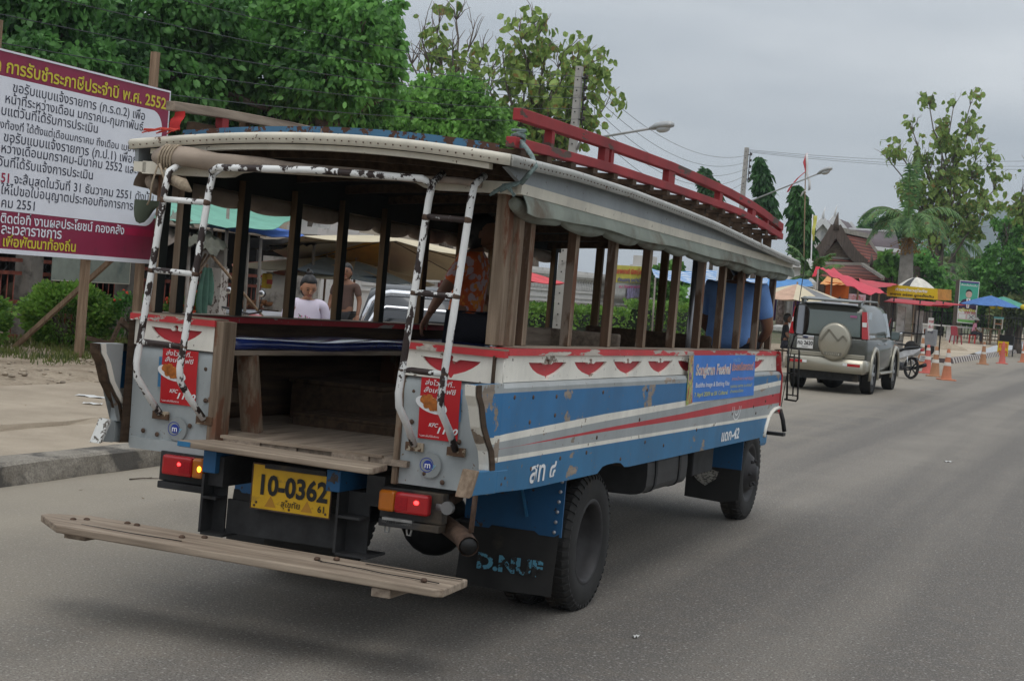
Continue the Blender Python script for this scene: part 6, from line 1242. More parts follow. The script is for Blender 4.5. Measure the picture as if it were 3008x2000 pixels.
t = thing('blank_board', 'faded grey green blank board hung on the fence under the big sign', 'board', (-16.85, 23.15, 1.12)); mb = MB(); mb.box(-0.01, 0.01, -1.1, 1.1, 0, 0.42); mb.build('board_panel', mat('m_faded_board', (0.30, 0.34, 0.30), 0.8, var=0.15, vs=3, dirt=(0.16, 0.21, 0.2), dirt_amt=0.1), t); mb = MB(); mb.box(0.0105, 0.016, -1.1, 1.1, 0.0, 0.012); mb.box(0.0105, 0.016, 1.09, 1.1, 0.012, 0.42); mb.build('board_edge', m_cream, t)

# fence of concrete pillars and rusty red rails
m_pillar = mat('m_pillar', (0.20, 0.185, 0.165), 0.95, var=0.3, vs=2.0, bump=0.4, bs=25, dirt=(0.07, 0.065, 0.058), dirt_amt=0.12); m_frust = mat('m_fence_rust', (0.20, 0.055, 0.035), 0.8, var=0.4, vs=9)
fe = thing('iron_fence', 'rusty red iron fence between grey concrete pillars behind the stalls', 'fence', (-17.0, 24, 0.12))
for y in (15.4, 18.5, 21.65, 24.4, 27.2): mb = MB(); mb.box(-0.16, 0.16, y - 24.16, y - 23.84, 0, 1.75); mb.box(-0.20, 0.20, y - 24.2, y - 23.8, 1.7505, 1.83); mb.build('pillar', m_pillar, fe, 0.01)
for a, b_ in ((12.5, 15.2), (15.6, 18.3), (18.7, 21.45), (21.85, 24.2), (24.6, 27.0), (27.4, 29.3)):
    for z in (1.30, 1.09, 0.62, 0.06):
        mb = MB(); mb.box(-0.022, 0.022, a - 24, b_ - 24, z - 0.03, z + 0.03); mb.build('rail', m_frust, fe)
    mb = MB(); n = int((b_ - a) / 0.16)
    for k in range(1, n): y = a + (b_ - a) * k / n - 24; mb.tube([(0, y, 0.0), (0, y, 1.09)], 0.011, 5)
    mb.build('bars', m_frust, fe)
    mb = MB()
    for k in range(int((b_ - a) / 0.2)):
        y = a + 0.1 + 0.2 * k - 24; mb.tube([(0, y + 0.08 * math.cos(q), 1.195 + 0.07 * math.sin(q)) for q in [i * math.pi / 5 for i in range(11)]], 0.007, 4)
    mb.build('scrollwork', m_steel, fe)
m_shade = mat('m_shed_dark', (0.020, 0.017, 0.015), 0.95, var=0.5, vs=1.5); m_shedt = mat('m_shed_tarp', (0.16, 0.13, 0.10), 0.9, var=0.3, vs=1.2)  # near-black shed walls: shade of the stalls put into the colour
sh = thing('backdrop_shed', 'long dark backdrop shed added behind the iron fence for the stall shade', 'shed', (-19.5, 20, 0.1))
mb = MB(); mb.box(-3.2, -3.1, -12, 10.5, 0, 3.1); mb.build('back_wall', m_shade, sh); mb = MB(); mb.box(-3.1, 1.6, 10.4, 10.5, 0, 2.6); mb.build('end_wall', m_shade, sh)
mb = MB(); mb.add([(1.7, -12, 2.2), (1.7, 10.6, 2.2), (-3.4, 10.6, 3.3), (-3.4, -12, 3.3)], [(0, 1, 2, 3)]); mb.build('shed_roof', m_shedt, sh, 0, 0.03)
for y in (-9, -6, -3, 0, 3, 6, 9): mb = MB(); mb.tube([(1.5, y, 0), (1.5, y, 2.2)], 0.05, 8); mb.build('pole', m_dwoodz, sh)
rr = random.Random(8)
for k in range(3):
    y = -3.6 + k * 3.9 + rr.uniform(-.4, .4); t = thing('market_goods', ['heap of dark red goods on a table in the shaded shed', 'stack of blue crates in the shaded shed', 'pile of brown sacks in the shaded shed'][k % 3], 'goods', (-18.6 + rr.uniform(-.5, .3), 20 + y, 0.12), 0, 'goods heaped inside the shaded shed')
    mb = MB()
    for q in range(6): mb.ell((rr.uniform(-.4, .4), rr.uniform(-.6, .6), 0.45 + rr.uniform(-.1, .35)), (rr.uniform(.15, .35), rr.uniform(.2, .45), rr.uniform(.12, .28)), 10, 7)
    mb.build('heap', [mat('m_goods_red', (0.12, 0.015, 0.02), 0.7), mat('m_goods_blue', (0.02, 0.05, 0.12), 0.7), mat('m_goods_brown', (0.12, 0.085, 0.055), 0.9)][k % 3], t); mb = MB(); mb.box(-.6, .6, -.8, .8, 0.30, 0.36); mb.box(-.5, -.44, -.7, .7, 0, .2995); mb.box(.44, .5, -.7, .7, 0, .2995); mb.build('table', m_dwood, t)

# canopies and tarpaulins over the stalls
def tarp(name, label, cat, corners, m, sag=0.12, nu=12, nv=10, poles=(), under=None, group=None, polem=None, folds=0.02, t=0.008):
    c = [Vector([float(q) for q in p]) for p in corners]; ctr = (c[0] + c[1] + c[2] + c[3]) / 4; o = thing(name, label, cat, (ctr.x, ctr.y, 0.15), 0, group); off = Vector((ctr.x, ctr.y, 0.15))
    def f(u, v):
        p = (c[0] * (1 - u) + c[1] * u) * (1 - v) + (c[3] * (1 - u) + c[2] * u) * v
        p = p - Vector((0, 0, sag * 4 * u * (1 - u) * (0.5 + 2 * v * (1 - v)) - folds * math.sin(u * 19 + v * 5) * math.sin(v * 11 + u * 3))); return p - off
    mb = MB(); mb.sheet(f, nu, nv, t); mb.build('cloth', m, o)
    for p in poles:
        q = Vector([float(a) for a in p]) - off; mb = MB(); mb.tube([(q.x + 0.05, q.y, 0), tuple(q)], 0.028, 8); mb.build('pole', polem or m_pole, o)
    return o
m_pole = mat('m_pole', (0.27, 0.24, 0.21), 0.7, var=0.3, vs=5)
m_gtarp = mat('m_green_tarp', (0.17, 0.42, 0.32), 0.6, var=0.14, vs=2, bump=0.2, bs=6); m_btarp = mat('m_blue_tarp', (0.10, 0.21, 0.62), 0.55, var=0.12, vs=2, bump=0.2, bs=6); m_otarp = mat('m_olive_tarp', (0.085, 0.085, 0.062), 0.9, var=0.3, vs=2.5, bump=0.4, bs=5); m_brtarp = mat('m_brown_tarp', (0.13, 0.105, 0.085), 0.9, var=0.25, vs=2, bump=0.3, bs=6)
A_ = lambda x, y: (480 + x / 4.356, 580 + y / 4.356)
B_ = lambda x, y: (850 + x / 4.356, 620 + y / 4.356)
tarp('green_canopy', 'pale green tarpaulin canopy hung above the blue one', 'canopy', [on_x(*A_(-120, 262), -13.2), on_x(*A_(1395, 412), -13.2), on_x(*A_(1720, 240), -16.0), on_x(*A_(60, -60), -16.0)], m_gtarp, 0.05, poles=[on_x(*A_(-80, 255), -13.25), on_x(*A_(1650, 240), -15.9)])
tarp('blue_canopy', 'bright blue tarpaulin canopy under the green one', 'canopy', [on_x(*A_(530, 370), -14.0), on_x(*A_(1935, 540), -14.0), on_x(*A_(1560, 400), -16.5), on_x(*A_(860, 300), -16.5)], m_btarp, 0.05, poles=[on_x(*A_(620, 370), -14.1), on_x(*A_(1090, 475), -14.05), on_x(*A_(1250, 520), -14.3), on_x(*A_(830, 130), -14.2)])
tarp('brown_canopy', 'sagging brown net canopy below the blue tarpaulin', 'canopy', [on_x(*A_(990, 590), -14.6), on_x(*A_(1560, 640), -14.6), on_x(*A_(1700, 500), -16.3), on_x(*A_(960, 480), -16.3)], m_brtarp, 0.14)
tarp('olive_tarp', 'crumpled dark olive tarpaulin slung over sticks beside the bus', 'tarpaulin', [on_x(*A_(230, 590), -12.6), on_x(*A_(640, 735), -12.6), on_x(*A_(840, 640), -13.4), on_x(*A_(480, 400), -13.6)], m_otarp, -0.06, folds=0.05, poles=[on_x(*A_(330, 600), -12.8)])
tarp('ragged_awning', 'ragged brown awning on the left behind the ladder', 'awning', [on_x(*A_(-60, 560), -12.7), on_x(*A_(400, 620), -12.7), on_x(*A_(330, 420), -13.6), on_x(*A_(-80, 330), -13.6)], m_brtarp, 0.05, folds=0.04)
tarp('grey_flap', 'grey green cloth flap curling above the ragged awning', 'cloth', [on_x(*A_(60, 290), -13.3), on_x(*A_(400, 375), -13.3), on_x(*A_(330, 260), -13.7), on_x(*A_(120, 190), -13.7)], mat('m_flap', (0.20, 0.22, 0.18), 0.9, bump=0.3, bs=7), -0.04, folds=0.05)
tarp('dark_awning', 'dark brown awning reaching to the white wall', 'awning', [on_x(*A_(1660, 600), -14.2), on_x(*A_(1960, 600), -14.2), on_x(*A_(2010, 470), -16.6), on_x(*A_(1690, 560), -16.6)], m_brtarp, 0.03, poles=[on_x(*A_(1930, 600), -14.3)])
for i, (p, q, lb) in enumerate([((420, 940), (540, 730), 'thick orange brown stick leaning beside the green cloth'), ((510, 860), (625, 690), 'thin brown stick leaning next to the thick one'), ((805, 965), (570, 680), 'long thin pole leaning the other way against the fence'), ((430, 800), (500, 660), 'grey stick furthest left of the leaning sticks')]):
    a, b_ = Vector(on_x(*A_(*p), -13.0)), Vector(on_x(*A_(*q), -13.0)); d = b_ - a; g0 = a - d * ((a.z - 0.16) / d.z) if d.z > 0.05 else a
    t = thing('leaning_stick', lb, 'stick', (g0.x, g0.y, g0.z), 0, 'sticks leaning by the fence'); mb = MB(); mb.tube([(0, 0, 0), tuple((b_ - g0) * 0.5 + Vector((0.01, 0, 0))), tuple(b_ - g0)], 0.022, 6); mb.build('shaft', m_post, t); mb = MB(); mb.tube([tuple((b_ - g0)), tuple((b_ - g0) * 1.004)], 0.023, 6); mb.build('cut_end', m_wood, t)
P0 = on_x(*A_(680, 1480), -13.2); t = thing('weathered_post', 'weathered whitish post with peeling paint by the iron fence', 'post', (P0[0], P0[1], 0.15)); zt = on_x(*A_(700, 905), -13.2)[2]
mb = MB(); mb.box(-0.10, 0.10, -0.11, 0.11, 0, zt - 0.15); mb.build('post_shaft', chipped('m_peel', (0.46, 0.43, 0.40), (0.13, 0.09, 0.075), 0.08, 14, None, 0.9), t); mb = MB(); mb.box(-0.08, 0.08, -0.09, 0.09, zt - 0.1495, zt - 0.12); mb.build('post_top', m_pillar, t)
P0 = on_x(*A_(560, 880), -13.0); t = thing('hanging_cloth', 'dull green cloth hanging from a stick next to the weathered post', 'cloth', (P0[0], P0[1], P0[2]))
mb = MB(); mb.grid(lambda u, v: (0.05 * math.sin(u * 14) * (0.4 + v), (u - 0.5) * (0.20 + 0.18 * math.sin(v * 2.6)) - 0.06 * v, -0.02 - 0.78 * v * (0.86 + 0.14 * math.sin(u * 5))), 24, 14); mb.build('cloth_folds', mat('m_green_cloth', (0.065, 0.14, 0.105), 0.95, var=0.25, vs=5), t, 0, 0.01); mb = MB(); mb.tube([(0, 0, -P0[2] + 0.16), (0, 0.0, 0.03)], 0.02, 8); mb.build('stick', m_post, t)
P0 = on_x(*A_(1335, 940), -16.2); t = thing('yellow_sack', 'yellow and red printed sack standing behind the iron fence', 'sack', (P0[0], P0[1], 1.2)); mb = MB(); mb.box(-0.06, 0.06, -0.12, 0.12, 0, 0.30); mb.build('sack_body', mat('m_sack_y', (0.60, 0.42, 0.03), 0.6), t, 0.03); mb = MB(); mb.box(0.061, 0.064, -0.11, 0.11, 0.09, 0.18); mb.build('red_print', mat('m_sack_r', (0.50, 0.05, 0.03), 0.6), t)
P0 = on_x(*A_(1150, 1430), -14.5); t = thing('white_cooler', 'pale green white cooler box behind the fence bars', 'cooler', (P0[0], P0[1], 0.15)); mb = MB(); mb.box(-0.3, 0.3, -0.5, 0.5, 0, 0.62); mb.build('cooler_body', mat('m_cooler', (0.40, 0.45, 0.40), 0.6), t, 0.03); mb = MB(); mb.box(-0.31, 0.31, -0.51, 0.51, 0.6205, 0.70); mb.build('lid', m_signw, t, 0.02)
P0 = on_x(*A_(1120, 1190), -14.9); t = thing('basket_heap', 'heap of brown baskets behind the fence', 'baskets', (P0[0], P0[1], 0.85)); mb = MB()
for k in range(9): mb.lathe([(0.02, 0), (0.09, 0.02), (0.11, 0.09), (0.10, 0.09), (0.08, 0.03)], 12, (rr.uniform(-.1, .1), -0.5 + k * 0.13, rr.uniform(0, .12)))
mb.build('baskets', mat('m_basket', (0.24, 0.11, 0.05), 0.85, var=0.4, vs=20), t); mb = MB(); mb.box(-.2, .2, -.6, .7, -0.06, -0.001); mb.box(-.05, .05, -.05, .05, -0.70, -0.0605); mb.build('stand', m_dwood, t)

# white temple wall
m_tw = mat('m_temple_white', (0.58, 0.565, 0.54), 0.9, var=0.07, vs=1.2, bump=0.15, bs=14, dirt=(0.30, 0.29, 0.27), dirt_amt=0.06); m_tw2 = mat('m_temple_shade', (0.50, 0.49, 0.47), 0.9, var=0.1, vs=2, dirt=(0.24, 0.23, 0.21), dirt_amt=0.1)
tw = thing('temple_wall', 'long white temple wall with a row of lotus balusters', 'wall', (-18.0, 46, 0.1))
def wbox(nm, x0, x1, y0, y1, z0, z1, m=None, bev=0.0): mb = MB(); mb.box(x0, x1, y0 - 46, y1 - 46, z0 - 0.1, z1 - 0.1); return mb.build(nm, m or m_tw, tw, bev)
Y0, Y1 = 31.2, 62.0
wbox('wall_base', -0.45, 0.10, Y0, Y1, 0.1, 1.22); 
for z0, z1, x in ((1.22, 1.29, 0.16), (1.29, 1.36, 0.06), (1.36, 1.43, 0.12), (1.43, 1.56, 0.0), (1.56, 1.63, 0.07)): wbox('base_moulding', -0.45, x, Y0, Y1, z0 + 0.0005, z1)
wbox('coping', -0.45, 0.05, 34.8, Y1, 2.03, 2.10); wbox('coping', -0.45, 0.11, 34.8, Y1, 2.1005, 2.20); wbox('coping', -0.45, 0.02, 34.8, Y1, 2.2005, 2.30)
wbox('back_panel', -0.45, -0.30, 34.8, Y1, 1.6305, 2.0295, mat('m_wall_gap', (0.20, 0.21, 0.20), 0.95))
bal = None; n = 0
for k in range(96):
    y = 35.0 + k * 0.275
    if bal is None:
        mb = MB(); mb.lathe([(0.07, 0), (0.115, 0.04), (0.12, 0.14), (0.075, 0.26), (0.05, 0.30), (0.085, 0.36), (0.085, 0.40)], 12); bal = mb.build('baluster', m_tw, tw); bal.location = (-0.12, y - 46, 1.53)
    else: c_ = bal.copy(); COL.objects.link(c_); c_.parent = tw; c_.location = (-0.12, y - 46, 1.53)
for yc in (34.2, 60.6):
    for i, (hw, z0, z1) in enumerate(((1.05, 0.1, 1.45), (1.15, 1.45, 1.60), (0.95, 1.60, 2.25), (1.3, 2.25, 2.45), (1.45, 2.45, 2.62), (0.75, 2.62, 2.82), (0.35, 2.82, 3.2))): wbox('gate_pier', -0.45 - 0.02 * i, 0.17 + hw * 0.08, yc - hw, yc + hw, z0 + 0.001, z1, m_tw)
wbox('red_pier', -0.1, 0.26, 40.4, 41.15, 0.1, 1.95, mat('m_pier_red', (0.22, 0.06, 0.055), 0.85, var=0.3, vs=4)); wbox('red_pier_cap', -0.15, 0.32, 40.3, 41.25, 1.9505, 2.05, mat('m_pier_red', (0.22, 0.06, 0.055)))
wp = thing('gate_pillar', 'stained grey masonry pillar with a stepped cap where the white wall begins', 'pillar', (-16.9, 30.3, 0.1))
for nm, h, z0, z1 in (('pillar_shaft', 0.62, 0, 1.42), ('pillar_cap', 0.75, 1.4205, 1.50), ('pillar_cap', 0.68, 1.5005, 1.58), ('pillar_cap', 0.80, 1.5805, 1.76)): mb = MB(); mb.box(-0.3, 0.3, -h, h, z0, z1); mb.build(nm, mat('m_gate_pillar', (0.36, 0.335, 0.30), 0.95, var=0.2, vs=2, dirt=(0.12, 0.11, 0.10), dirt_amt=0.14), wp)
hs = thing('brown_roof_house', 'house with a large plain brown sloping roof behind the stalls', 'house', (-27, 44, 0.1))
mb = MB(); mb.add([(5, -12, 2.1), (5, 12, 2.1), (0, 12, 6.2), (0, -12, 6.2), (-5, -12, 2.1), (-5, 12, 2.1)], [(0, 1, 2, 3), (3, 2, 5, 4)]); mb.build('roof', mat('m_thatch', (0.26, 0.215, 0.165), 0.95, var=0.15, vs=3, bump=0.3, bs=20, stretch=(1, 0.2, 1)), hs, 0, 0.1)
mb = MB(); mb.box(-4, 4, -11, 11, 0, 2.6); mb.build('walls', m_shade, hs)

# market umbrellas
def umbrella(label, apex, rim_z, rad, cols, rz=0.0, n=8, polem=None, ground=0.15, tilt=(0, 0), dome=1.0, group='market umbrellas', val=0.0):
    o = thing('market_umbrella', label, 'umbrella', (apex[0], apex[1], ground), rz, group); ap = apex[2] - ground; rm = rim_z - ground; mats = list(dict.fromkeys(cols)); mb = MB()
    def rim(k, f): t = 2 * math.pi * k / n; h = ap + (rm - ap) * (f ** (1.15 + 0.5 * (dome > 1))) ; x, y = rad * f * math.cos(t), rad * f * math.sin(t); return (x, y, h + tilt[0] * x + tilt[1] * y)
    for k in range(n):
        q = []; F = (0.02, 0.25, 0.5, 0.75, 1.0); S = 4
        for f in F:
            for s in range(S + 1):
                a = Vector(rim(k, f)); b_ = Vector(rim(k + 1, f)); u = s / S; p = a.lerp(b_, u); p.z -= 0.05 * rad * f * 4 * u * (1 - u) * 0.5; p.x *= 1 - 0.0 ; q.append(p)
        w = S + 1; fs = [(i * w + s, i * w + s + 1, (i + 1) * w + s + 1, (i + 1) * w + s) for i in range(len(F) - 1) for s in range(S)]
        mb.add(q, fs, mats.index(cols[k % len(cols)]), False); mb.add([p - Vector((0, 0, 0.012)) for p in q], [tuple(reversed(f)) for f in fs], mats.index(cols[k % len(cols)]), False)
    mb.build('canopy', mats, o)
    mb = MB(); mb.tube([(0, 0, 0), (0, 0, ap + 0.06)], 0.022, 8); mb.build('pole', polem or m_post, o)
    mb = MB()
    for k in range(n): a = Vector(rim(k, 0.97)) - Vector((0, 0, .03)); mb.tube([(0, 0, ap - 0.06), tuple(a)], 0.009, 5)
    mb.build('ribs', m_dwood, o); return o
m_ucream = mat('m_umb_cream', (0.60, 0.52, 0.37), 0.85, var=0.08, vs=2); m_ubrown = mat('m_umb_brown', (0.36, 0.27, 0.17), 0.85); m_uyel = mat('m_umb_yellow', (0.62, 0.33, 0.03), 0.8); m_uor = mat('m_umb_salmon', (0.58, 0.24, 0.16), 0.85); m_ugrey = mat('m_umb_grey', (0.20, 0.20, 0.20), 0.85, var=0.15); m_upeach = mat('m_umb_peach', (0.55, 0.36, 0.26), 0.85); m_ured = mat('m_umb_red', (0.62, 0.08, 0.09), 0.8); m_ublue = mat('m_umb_blue', (0.07, 0.17, 0.42), 0.8); m_ugreen = mat('m_umb_green', (0.08, 0.30, 0.22), 0.8); m_ubl = mat('m_umb_black', (0.05, 0.05, 0.055), 0.8); m_uwh = mat('m_umb_white', (0.66, 0.63, 0.56), 0.8); m_uslate = mat('m_umb_slate', (0.30, 0.37, 0.42), 0.85)
a = on_x(*B_(1290, 325), -13.2); umbrella('large cream and yellow umbrella seen through the rear windows of the bus', a, a[2] - 0.42, 2.3, [m_ucream, m_ucream, m_uyel, m_ucream, m_ubrown, m_ucream, m_ucream, m_ubrown], 0.5, tilt=(-.03, -.13))
a = on_x(*B_(850, 640), -13.9); umbrella('smaller cream and salmon striped umbrella below the large one', a, a[2] - 0.33, 1.55, [m_ucream, m_uor, m_ucream, m_uslate], -0.35)
a = on_x(*B_(480, 590), -14.6); umbrella('salmon and slate striped umbrella behind the woman', a, a[2] - 0.28, 1.9, [m_uor, m_ucream, m_uslate, m_ucream], 0.2)
a = on_x(1385, 752, -13.6); umbrella('pinkish red umbrella behind the bus passenger', a, a[2] - 0.42, 2.1, [m_ured], 0.2)
SS_ = lambda x, y: (2300 + x / 3.92, 780 + y / 3.92)
a = at(*SS_(165, 215), 41); umbrella('grey, peach and cream striped umbrella left of the parked car', a, a[2] - 0.40, 1.40, [m_upeach, m_ucream, m_ugrey, m_ucream], 0.15, 12, ground=0.15)
t = thing('print_banner', 'yellow and white printed banner tied before the white wall', 'banner', (-17.6, 56.4, 1.2))
z_ = lambda z: z - 1.2
mb = MB(); mb.grid(lambda u, v: (0.03 * math.sin(u * 7) * math.sin(v * 3), -2.0 + 4.2 * u, 0.22 + 1.25 * v + 0.10 * u), 10, 6); bnr = mb.build('banner_cloth', mat('m_banner_pale', (0.55, 0.54, 0.52), 0.6), t, 0, 0.006)
mb = MB(); mb.grid(lambda u, v: (0.05, -1.98 + 4.16 * u, 0.83 + 0.62 * v + 0.10 * u), 4, 2); mb.build('yellow_field', mat('m_banner_yel2', (0.60, 0.52, 0.08), 0.6), bnr); mb = MB(); mb.grid(lambda u, v: (0.05, 0.1 + 1.9 * u, 0.30 + 0.45 * v + 0.1 * u), 4, 2); mb.build('printed_picture', mat('m_print_pic', (0.30, 0.26, 0.42), 0.6, var=0.6, vs=6), bnr)
lettering('banner_lettering', 'งานสงกรานต์ เมืองสุโขทัย', mat('m_ban_red', (0.60, 0.06, 0.04), 0.6), bnr, (0.07, -1.85, 1.16), (0, 1, 0.024), (0, 0, 1), width=3.9, height=0.28, bold=0.04); lettering('banner_lettering', 'กำหนดการ ระหว่างวันที่', mat('m_ban_blue', (0.06, 0.08, 0.35), 0.6), bnr, (0.07, -1.2, 0.88), (0, 1, 0.024), (0, 0, 1), width=3.2, height=0.18, bold=0.03); lettering('banner_lettering', 'ณ วัดราชธานี', mat('m_ban_pink', (0.60, 0.08, 0.22), 0.6), bnr, (0.07, -1.0, 0.66), (0, 1, 0.024), (0, 0, 1), width=2.6, height=0.11, bold=0.03)
for y in (-2.05, 2.25): mb = MB(); mb.tube([(-0.04, y, -1.05), (-0.04, y, 1.62)], 0.03, 6); mb.build('banner_pole', m_pole, t)

# blue and white striped awnings beyond the bus
m_stripe, nt, b = new_mat('m_blue_stripe'); t_ = nt.nodes.new('ShaderNodeTexCoord'); wv = nt.nodes.new('ShaderNodeTexWave'); wv.inputs['Scale'].default_value = 0.9; wv.bands_direction = 'Y'; nt.links.new(t_.outputs['Object'], wv.inputs['Vector']); nt.links.new(ramp2(nt, wv.outputs['Fac'], 0.48, (0.06, 0.24, 0.55), 0.55, (0.55, 0.60, 0.66)), b.inputs['Base Color']); b.inputs['Roughness'].default_value = 0.6
m_blueaw = mat('m_blue_awning', (0.055, 0.22, 0.50), 0.6, var=0.12, vs=2, bump=0.3, bs=5)
def awn(label, tl, tr, br, bl, D0, D1, m, poles=True, sag=0.1, nm='striped_awning'):
    c = [at(*bl, D0), at(*br, D0), at(*tr, D1), at(*tl, D1)]; return tarp(nm, label, 'awning', c, m, sag, poles=[c[0], c[1]] if poles else [], folds=0.03)
awn('blue and white striped awning seen through the middle windows of the bus', (1915, 792), (2110, 792), (2100, 832), (1925, 815), 46, 49, m_stripe)
awn('blue and white striped awning seen through the front windows of the bus', (2120, 812), (2280, 815), (2310, 845), (2150, 850), 43, 46, m_stripe)
awn('plain blue awning with a bunched knot over the striped umbrella', (2260, 812), (2370, 818), (2392, 838), (2250, 842), 42, 45, m_blueaw)
T_ = lambda x, y: (2330 + x / 5.226, 600 + y / 5.226)
K2 = lambda x, y: (2600 + x / 4.48, 780 + y / 4.48)
m_redtarp = mat('m_red_tarp', (0.62, 0.025, 0.055), 0.55, var=0.10, vs=1.5, bump=0.2, bs=4); m_redtarp2 = mat('m_red_tarp2', (0.45, 0.025, 0.04), 0.6, var=0.12, vs=1.5)
tarp('red_awning', 'long bright red awning sloping down to the right behind the parked car', 'awning', [at(*T_(410, 985), 47), at(*T_(1120, 1375), 47), at(*T_(1470, 1370), 51), at(*T_(620, 995), 50.5)], m_redtarp, 0.06, poles=[at(*T_(385, 1000), 47), at(*T_(595, 1130), 47.5), at(*T_(1190, 1385), 48)], folds=0.05)
tarp('red_flap', 'short red flap hanging over the left end of the red awning', 'awning', [at(*T_(290, 1110), 47.2), at(*T_(345, 1105), 47.2), at(*T_(415, 960), 47.6), at(*T_(350, 955), 47.6)], m_redtarp, 0.0)
tarp('far_red_awning', 'darker red awning behind the yellow stall sign', 'awning', [at(*T_(1060, 1290), 62), at(*T_(1450, 1265), 62), at(*T_(1640, 1230), 66), at(*T_(1010, 1140), 66)], m_redtarp2, 0.03)
tarp('orange_canopy', 'orange canopy with pale lettering under the long red awning', 'canopy', [at(*T_(410, 1225), 52), at(*T_(770, 1235), 52), at(*T_(1080, 1205), 56), at(*T_(520, 1110), 56)], mat('m_orange_can', (0.66, 0.28, 0.06), 0.6), 0.02)
t = thing('orange_panel_stall', 'stall with an orange front panel and dark shaded counter behind the car', 'stall', tuple(at(2450, 1040, 53)[:2]) + (0.15,))
mb = MB(); mb.box(-0.5, 0.3, 0, 0.03, 1.95, 2.45); mb.build('orange_panel', mat('m_or_panel', (0.52, 0.12, 0.02), 0.6), t); mb = MB(); mb.box(0.31, 0.86, 0.04, 0.07, 1.85, 2.12); pp = mb.build('pink_sign', mat('m_pinksign', (0.55, 0.36, 0.40), 0.6), t); lettering('stall_lettering', 'น้ำปั่น', mat('m_ban_red', (0.60, 0.06, 0.04)), pp, (0.40, 0.037, 1.93), (1, 0, 0), (0, 0, 1), width=0.36)
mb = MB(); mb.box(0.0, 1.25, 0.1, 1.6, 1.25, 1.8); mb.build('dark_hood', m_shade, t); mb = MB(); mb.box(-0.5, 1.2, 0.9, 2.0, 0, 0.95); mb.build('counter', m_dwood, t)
for x in (-0.5, 0.6, 1.3): mb = MB(); mb.tube([(x, 0, 0), (x, 0, 2.4)], 0.03, 6); mb.build('pole', m_dwoodz, t)
mb = MB(); mb.box(0.30, 0.86, 0.085, 0.095, 1.42, 1.72); dk = mb.build('menu_board', m_black, t); lettering('stall_lettering', 'ข้าวแกง', m_signy, dk, (0.36, 0.083, 1.50), (1, 0, 0), (0, 0, 1), width=0.44)
t = thing('shirt_rack', 'rack of white and purple clothes left of the parked car', 'clothes rack', tuple(at(2330, 1050, 43)[:2]) + (0.15,))
mb = MB(); mb.tube([(-1, 0, 0), (-1, 0, 1.9)], .025, 6); mb.tube([(1.1, 0, 0), (1.1, 0, 1.9)], .025, 6); mb.tube([(-1, 0, 1.85), (1.1, 0, 1.85)], .02, 6); mb.build('rack_frame', m_steel, t)
for k in range(9): mb = MB(); x = -.9 + k * .22; mb.grid(lambda u, v: (x + .2 * (u - .5) * (0.7 + 0.3 * min(1, v * 4)), .04 * math.sin(u * 6 + k), 1.83 - (0.6 + .1 * (k % 3)) * v), 6, 4); mb.build('garment', [m_tw, mat('m_purple', (.12, .06, .16), .9), mat('m_pattern', (.30, .24, .22), .9, var=.6, vs=14)][k % 3], t, 0, .01)
Q = at(*SS_(20, 760), 40.5); person('man in a black shirt sitting left of the parked car', (Q[0], Q[1], 0.15), R(-75), sit(0.5, 0.0), mat('m_black_shirt', (0.015, 0.015, 0.018), 0.9), mat('m_dark_cloth', (0.03, 0.03, 0.04)), 'short', 1.0, skin=m_skin_d)
t = thing('plastic_stool', 'dark plastic stool under the man in the black shirt', 'stool', (Q[0], Q[1], 0.15)); mb = MB(); mb.box(-.18, .18, -.18, .18, .40, .43); mb.build('seat', m_dwood, t)
for x in (-.15, .15):
    for y in (-.15, .15): mb = MB(); mb.box(x - .02, x + .02, y - .02, y + .02, 0, .3995); mb.build('leg', m_dwood, t)

# ================================================================== FAR RIGHT: food cart, poster, vendor, temple
Dc = 66.0
def yy(px, py): return on_y(px, py, 66.6)
c0 = yy(2640, 1040); fc = thing('food_cart', 'food stall cart with a yellow sign board and red awning beyond the car', 'food cart', (c0[0], 66.6, 0.15))
def L_(p): return (float(p[0] - c0[0]), float(p[1] - 66.6), float(p[2] - 0.15))
m_yel = mat('m_stall_yellow', (0.66, 0.46, 0.01), 0.5, var=0.06, vs=2)
q = [L_(yy(*K2(*p))) for p in ((20, 400), (692, 452), (692, 308), (30, 246))]
mb = MB(); mb.prism(q, (0, 0.03, 0)); ys_ = mb.build('yellow_sign', m_yel, fc)
xa = Vector(q[1]) - Vector(q[0]); w_ = xa.length
o1 = Vector(q[0]) + Vector((w_ * .14, 0, .255)); lettering('sign_lettering', 'ก๋วยเตี๋ยวสุโขทัย', m_white_let, ys_, o1 + xa * 0.02, xa, (0, 0, 1), width=w_ * .62, height=0.16, bold=0.03, lift=0.01)
lettering('sign_lettering', 'สะอาด อร่อย สูตรดั้งเดิม', m_black, ys_, Vector(q[0]) + xa * 0.06 + Vector((0, 0, .065)), xa, (0, 0, 1), width=w_ * .86, height=0.15, bold=0.03, lift=0.01)
q2 = [L_(yy(*K2(*p))) for p in ((694, 452), (835, 455), (835, 312), (694, 308))]; mb = MB(); mb.prism([q2[0], (q2[1][0], 0.9, q2[1][2]), (q2[2][0], 0.9, q2[2][2]), q2[3]], (0.02, 0.01, 0)); mb.build('side_board', mat('m_cardboard', (0.48, 0.24, 0.05), 0.7), fc)
x0, x1 = q[0][0], q2[1][0]; zb = q[0][2] - 0.05
mb = MB(); mb.grid(lambda u, v: (x0 - 0.05 + (x1 - x0 + 0.1) * u, -0.35 + 2.4 * v, zb - 0.18 + 0.18 * v - 0.04 * u), 8, 6); mb.build('red_awning', m_redtarp2, fc, 0, 0.02)
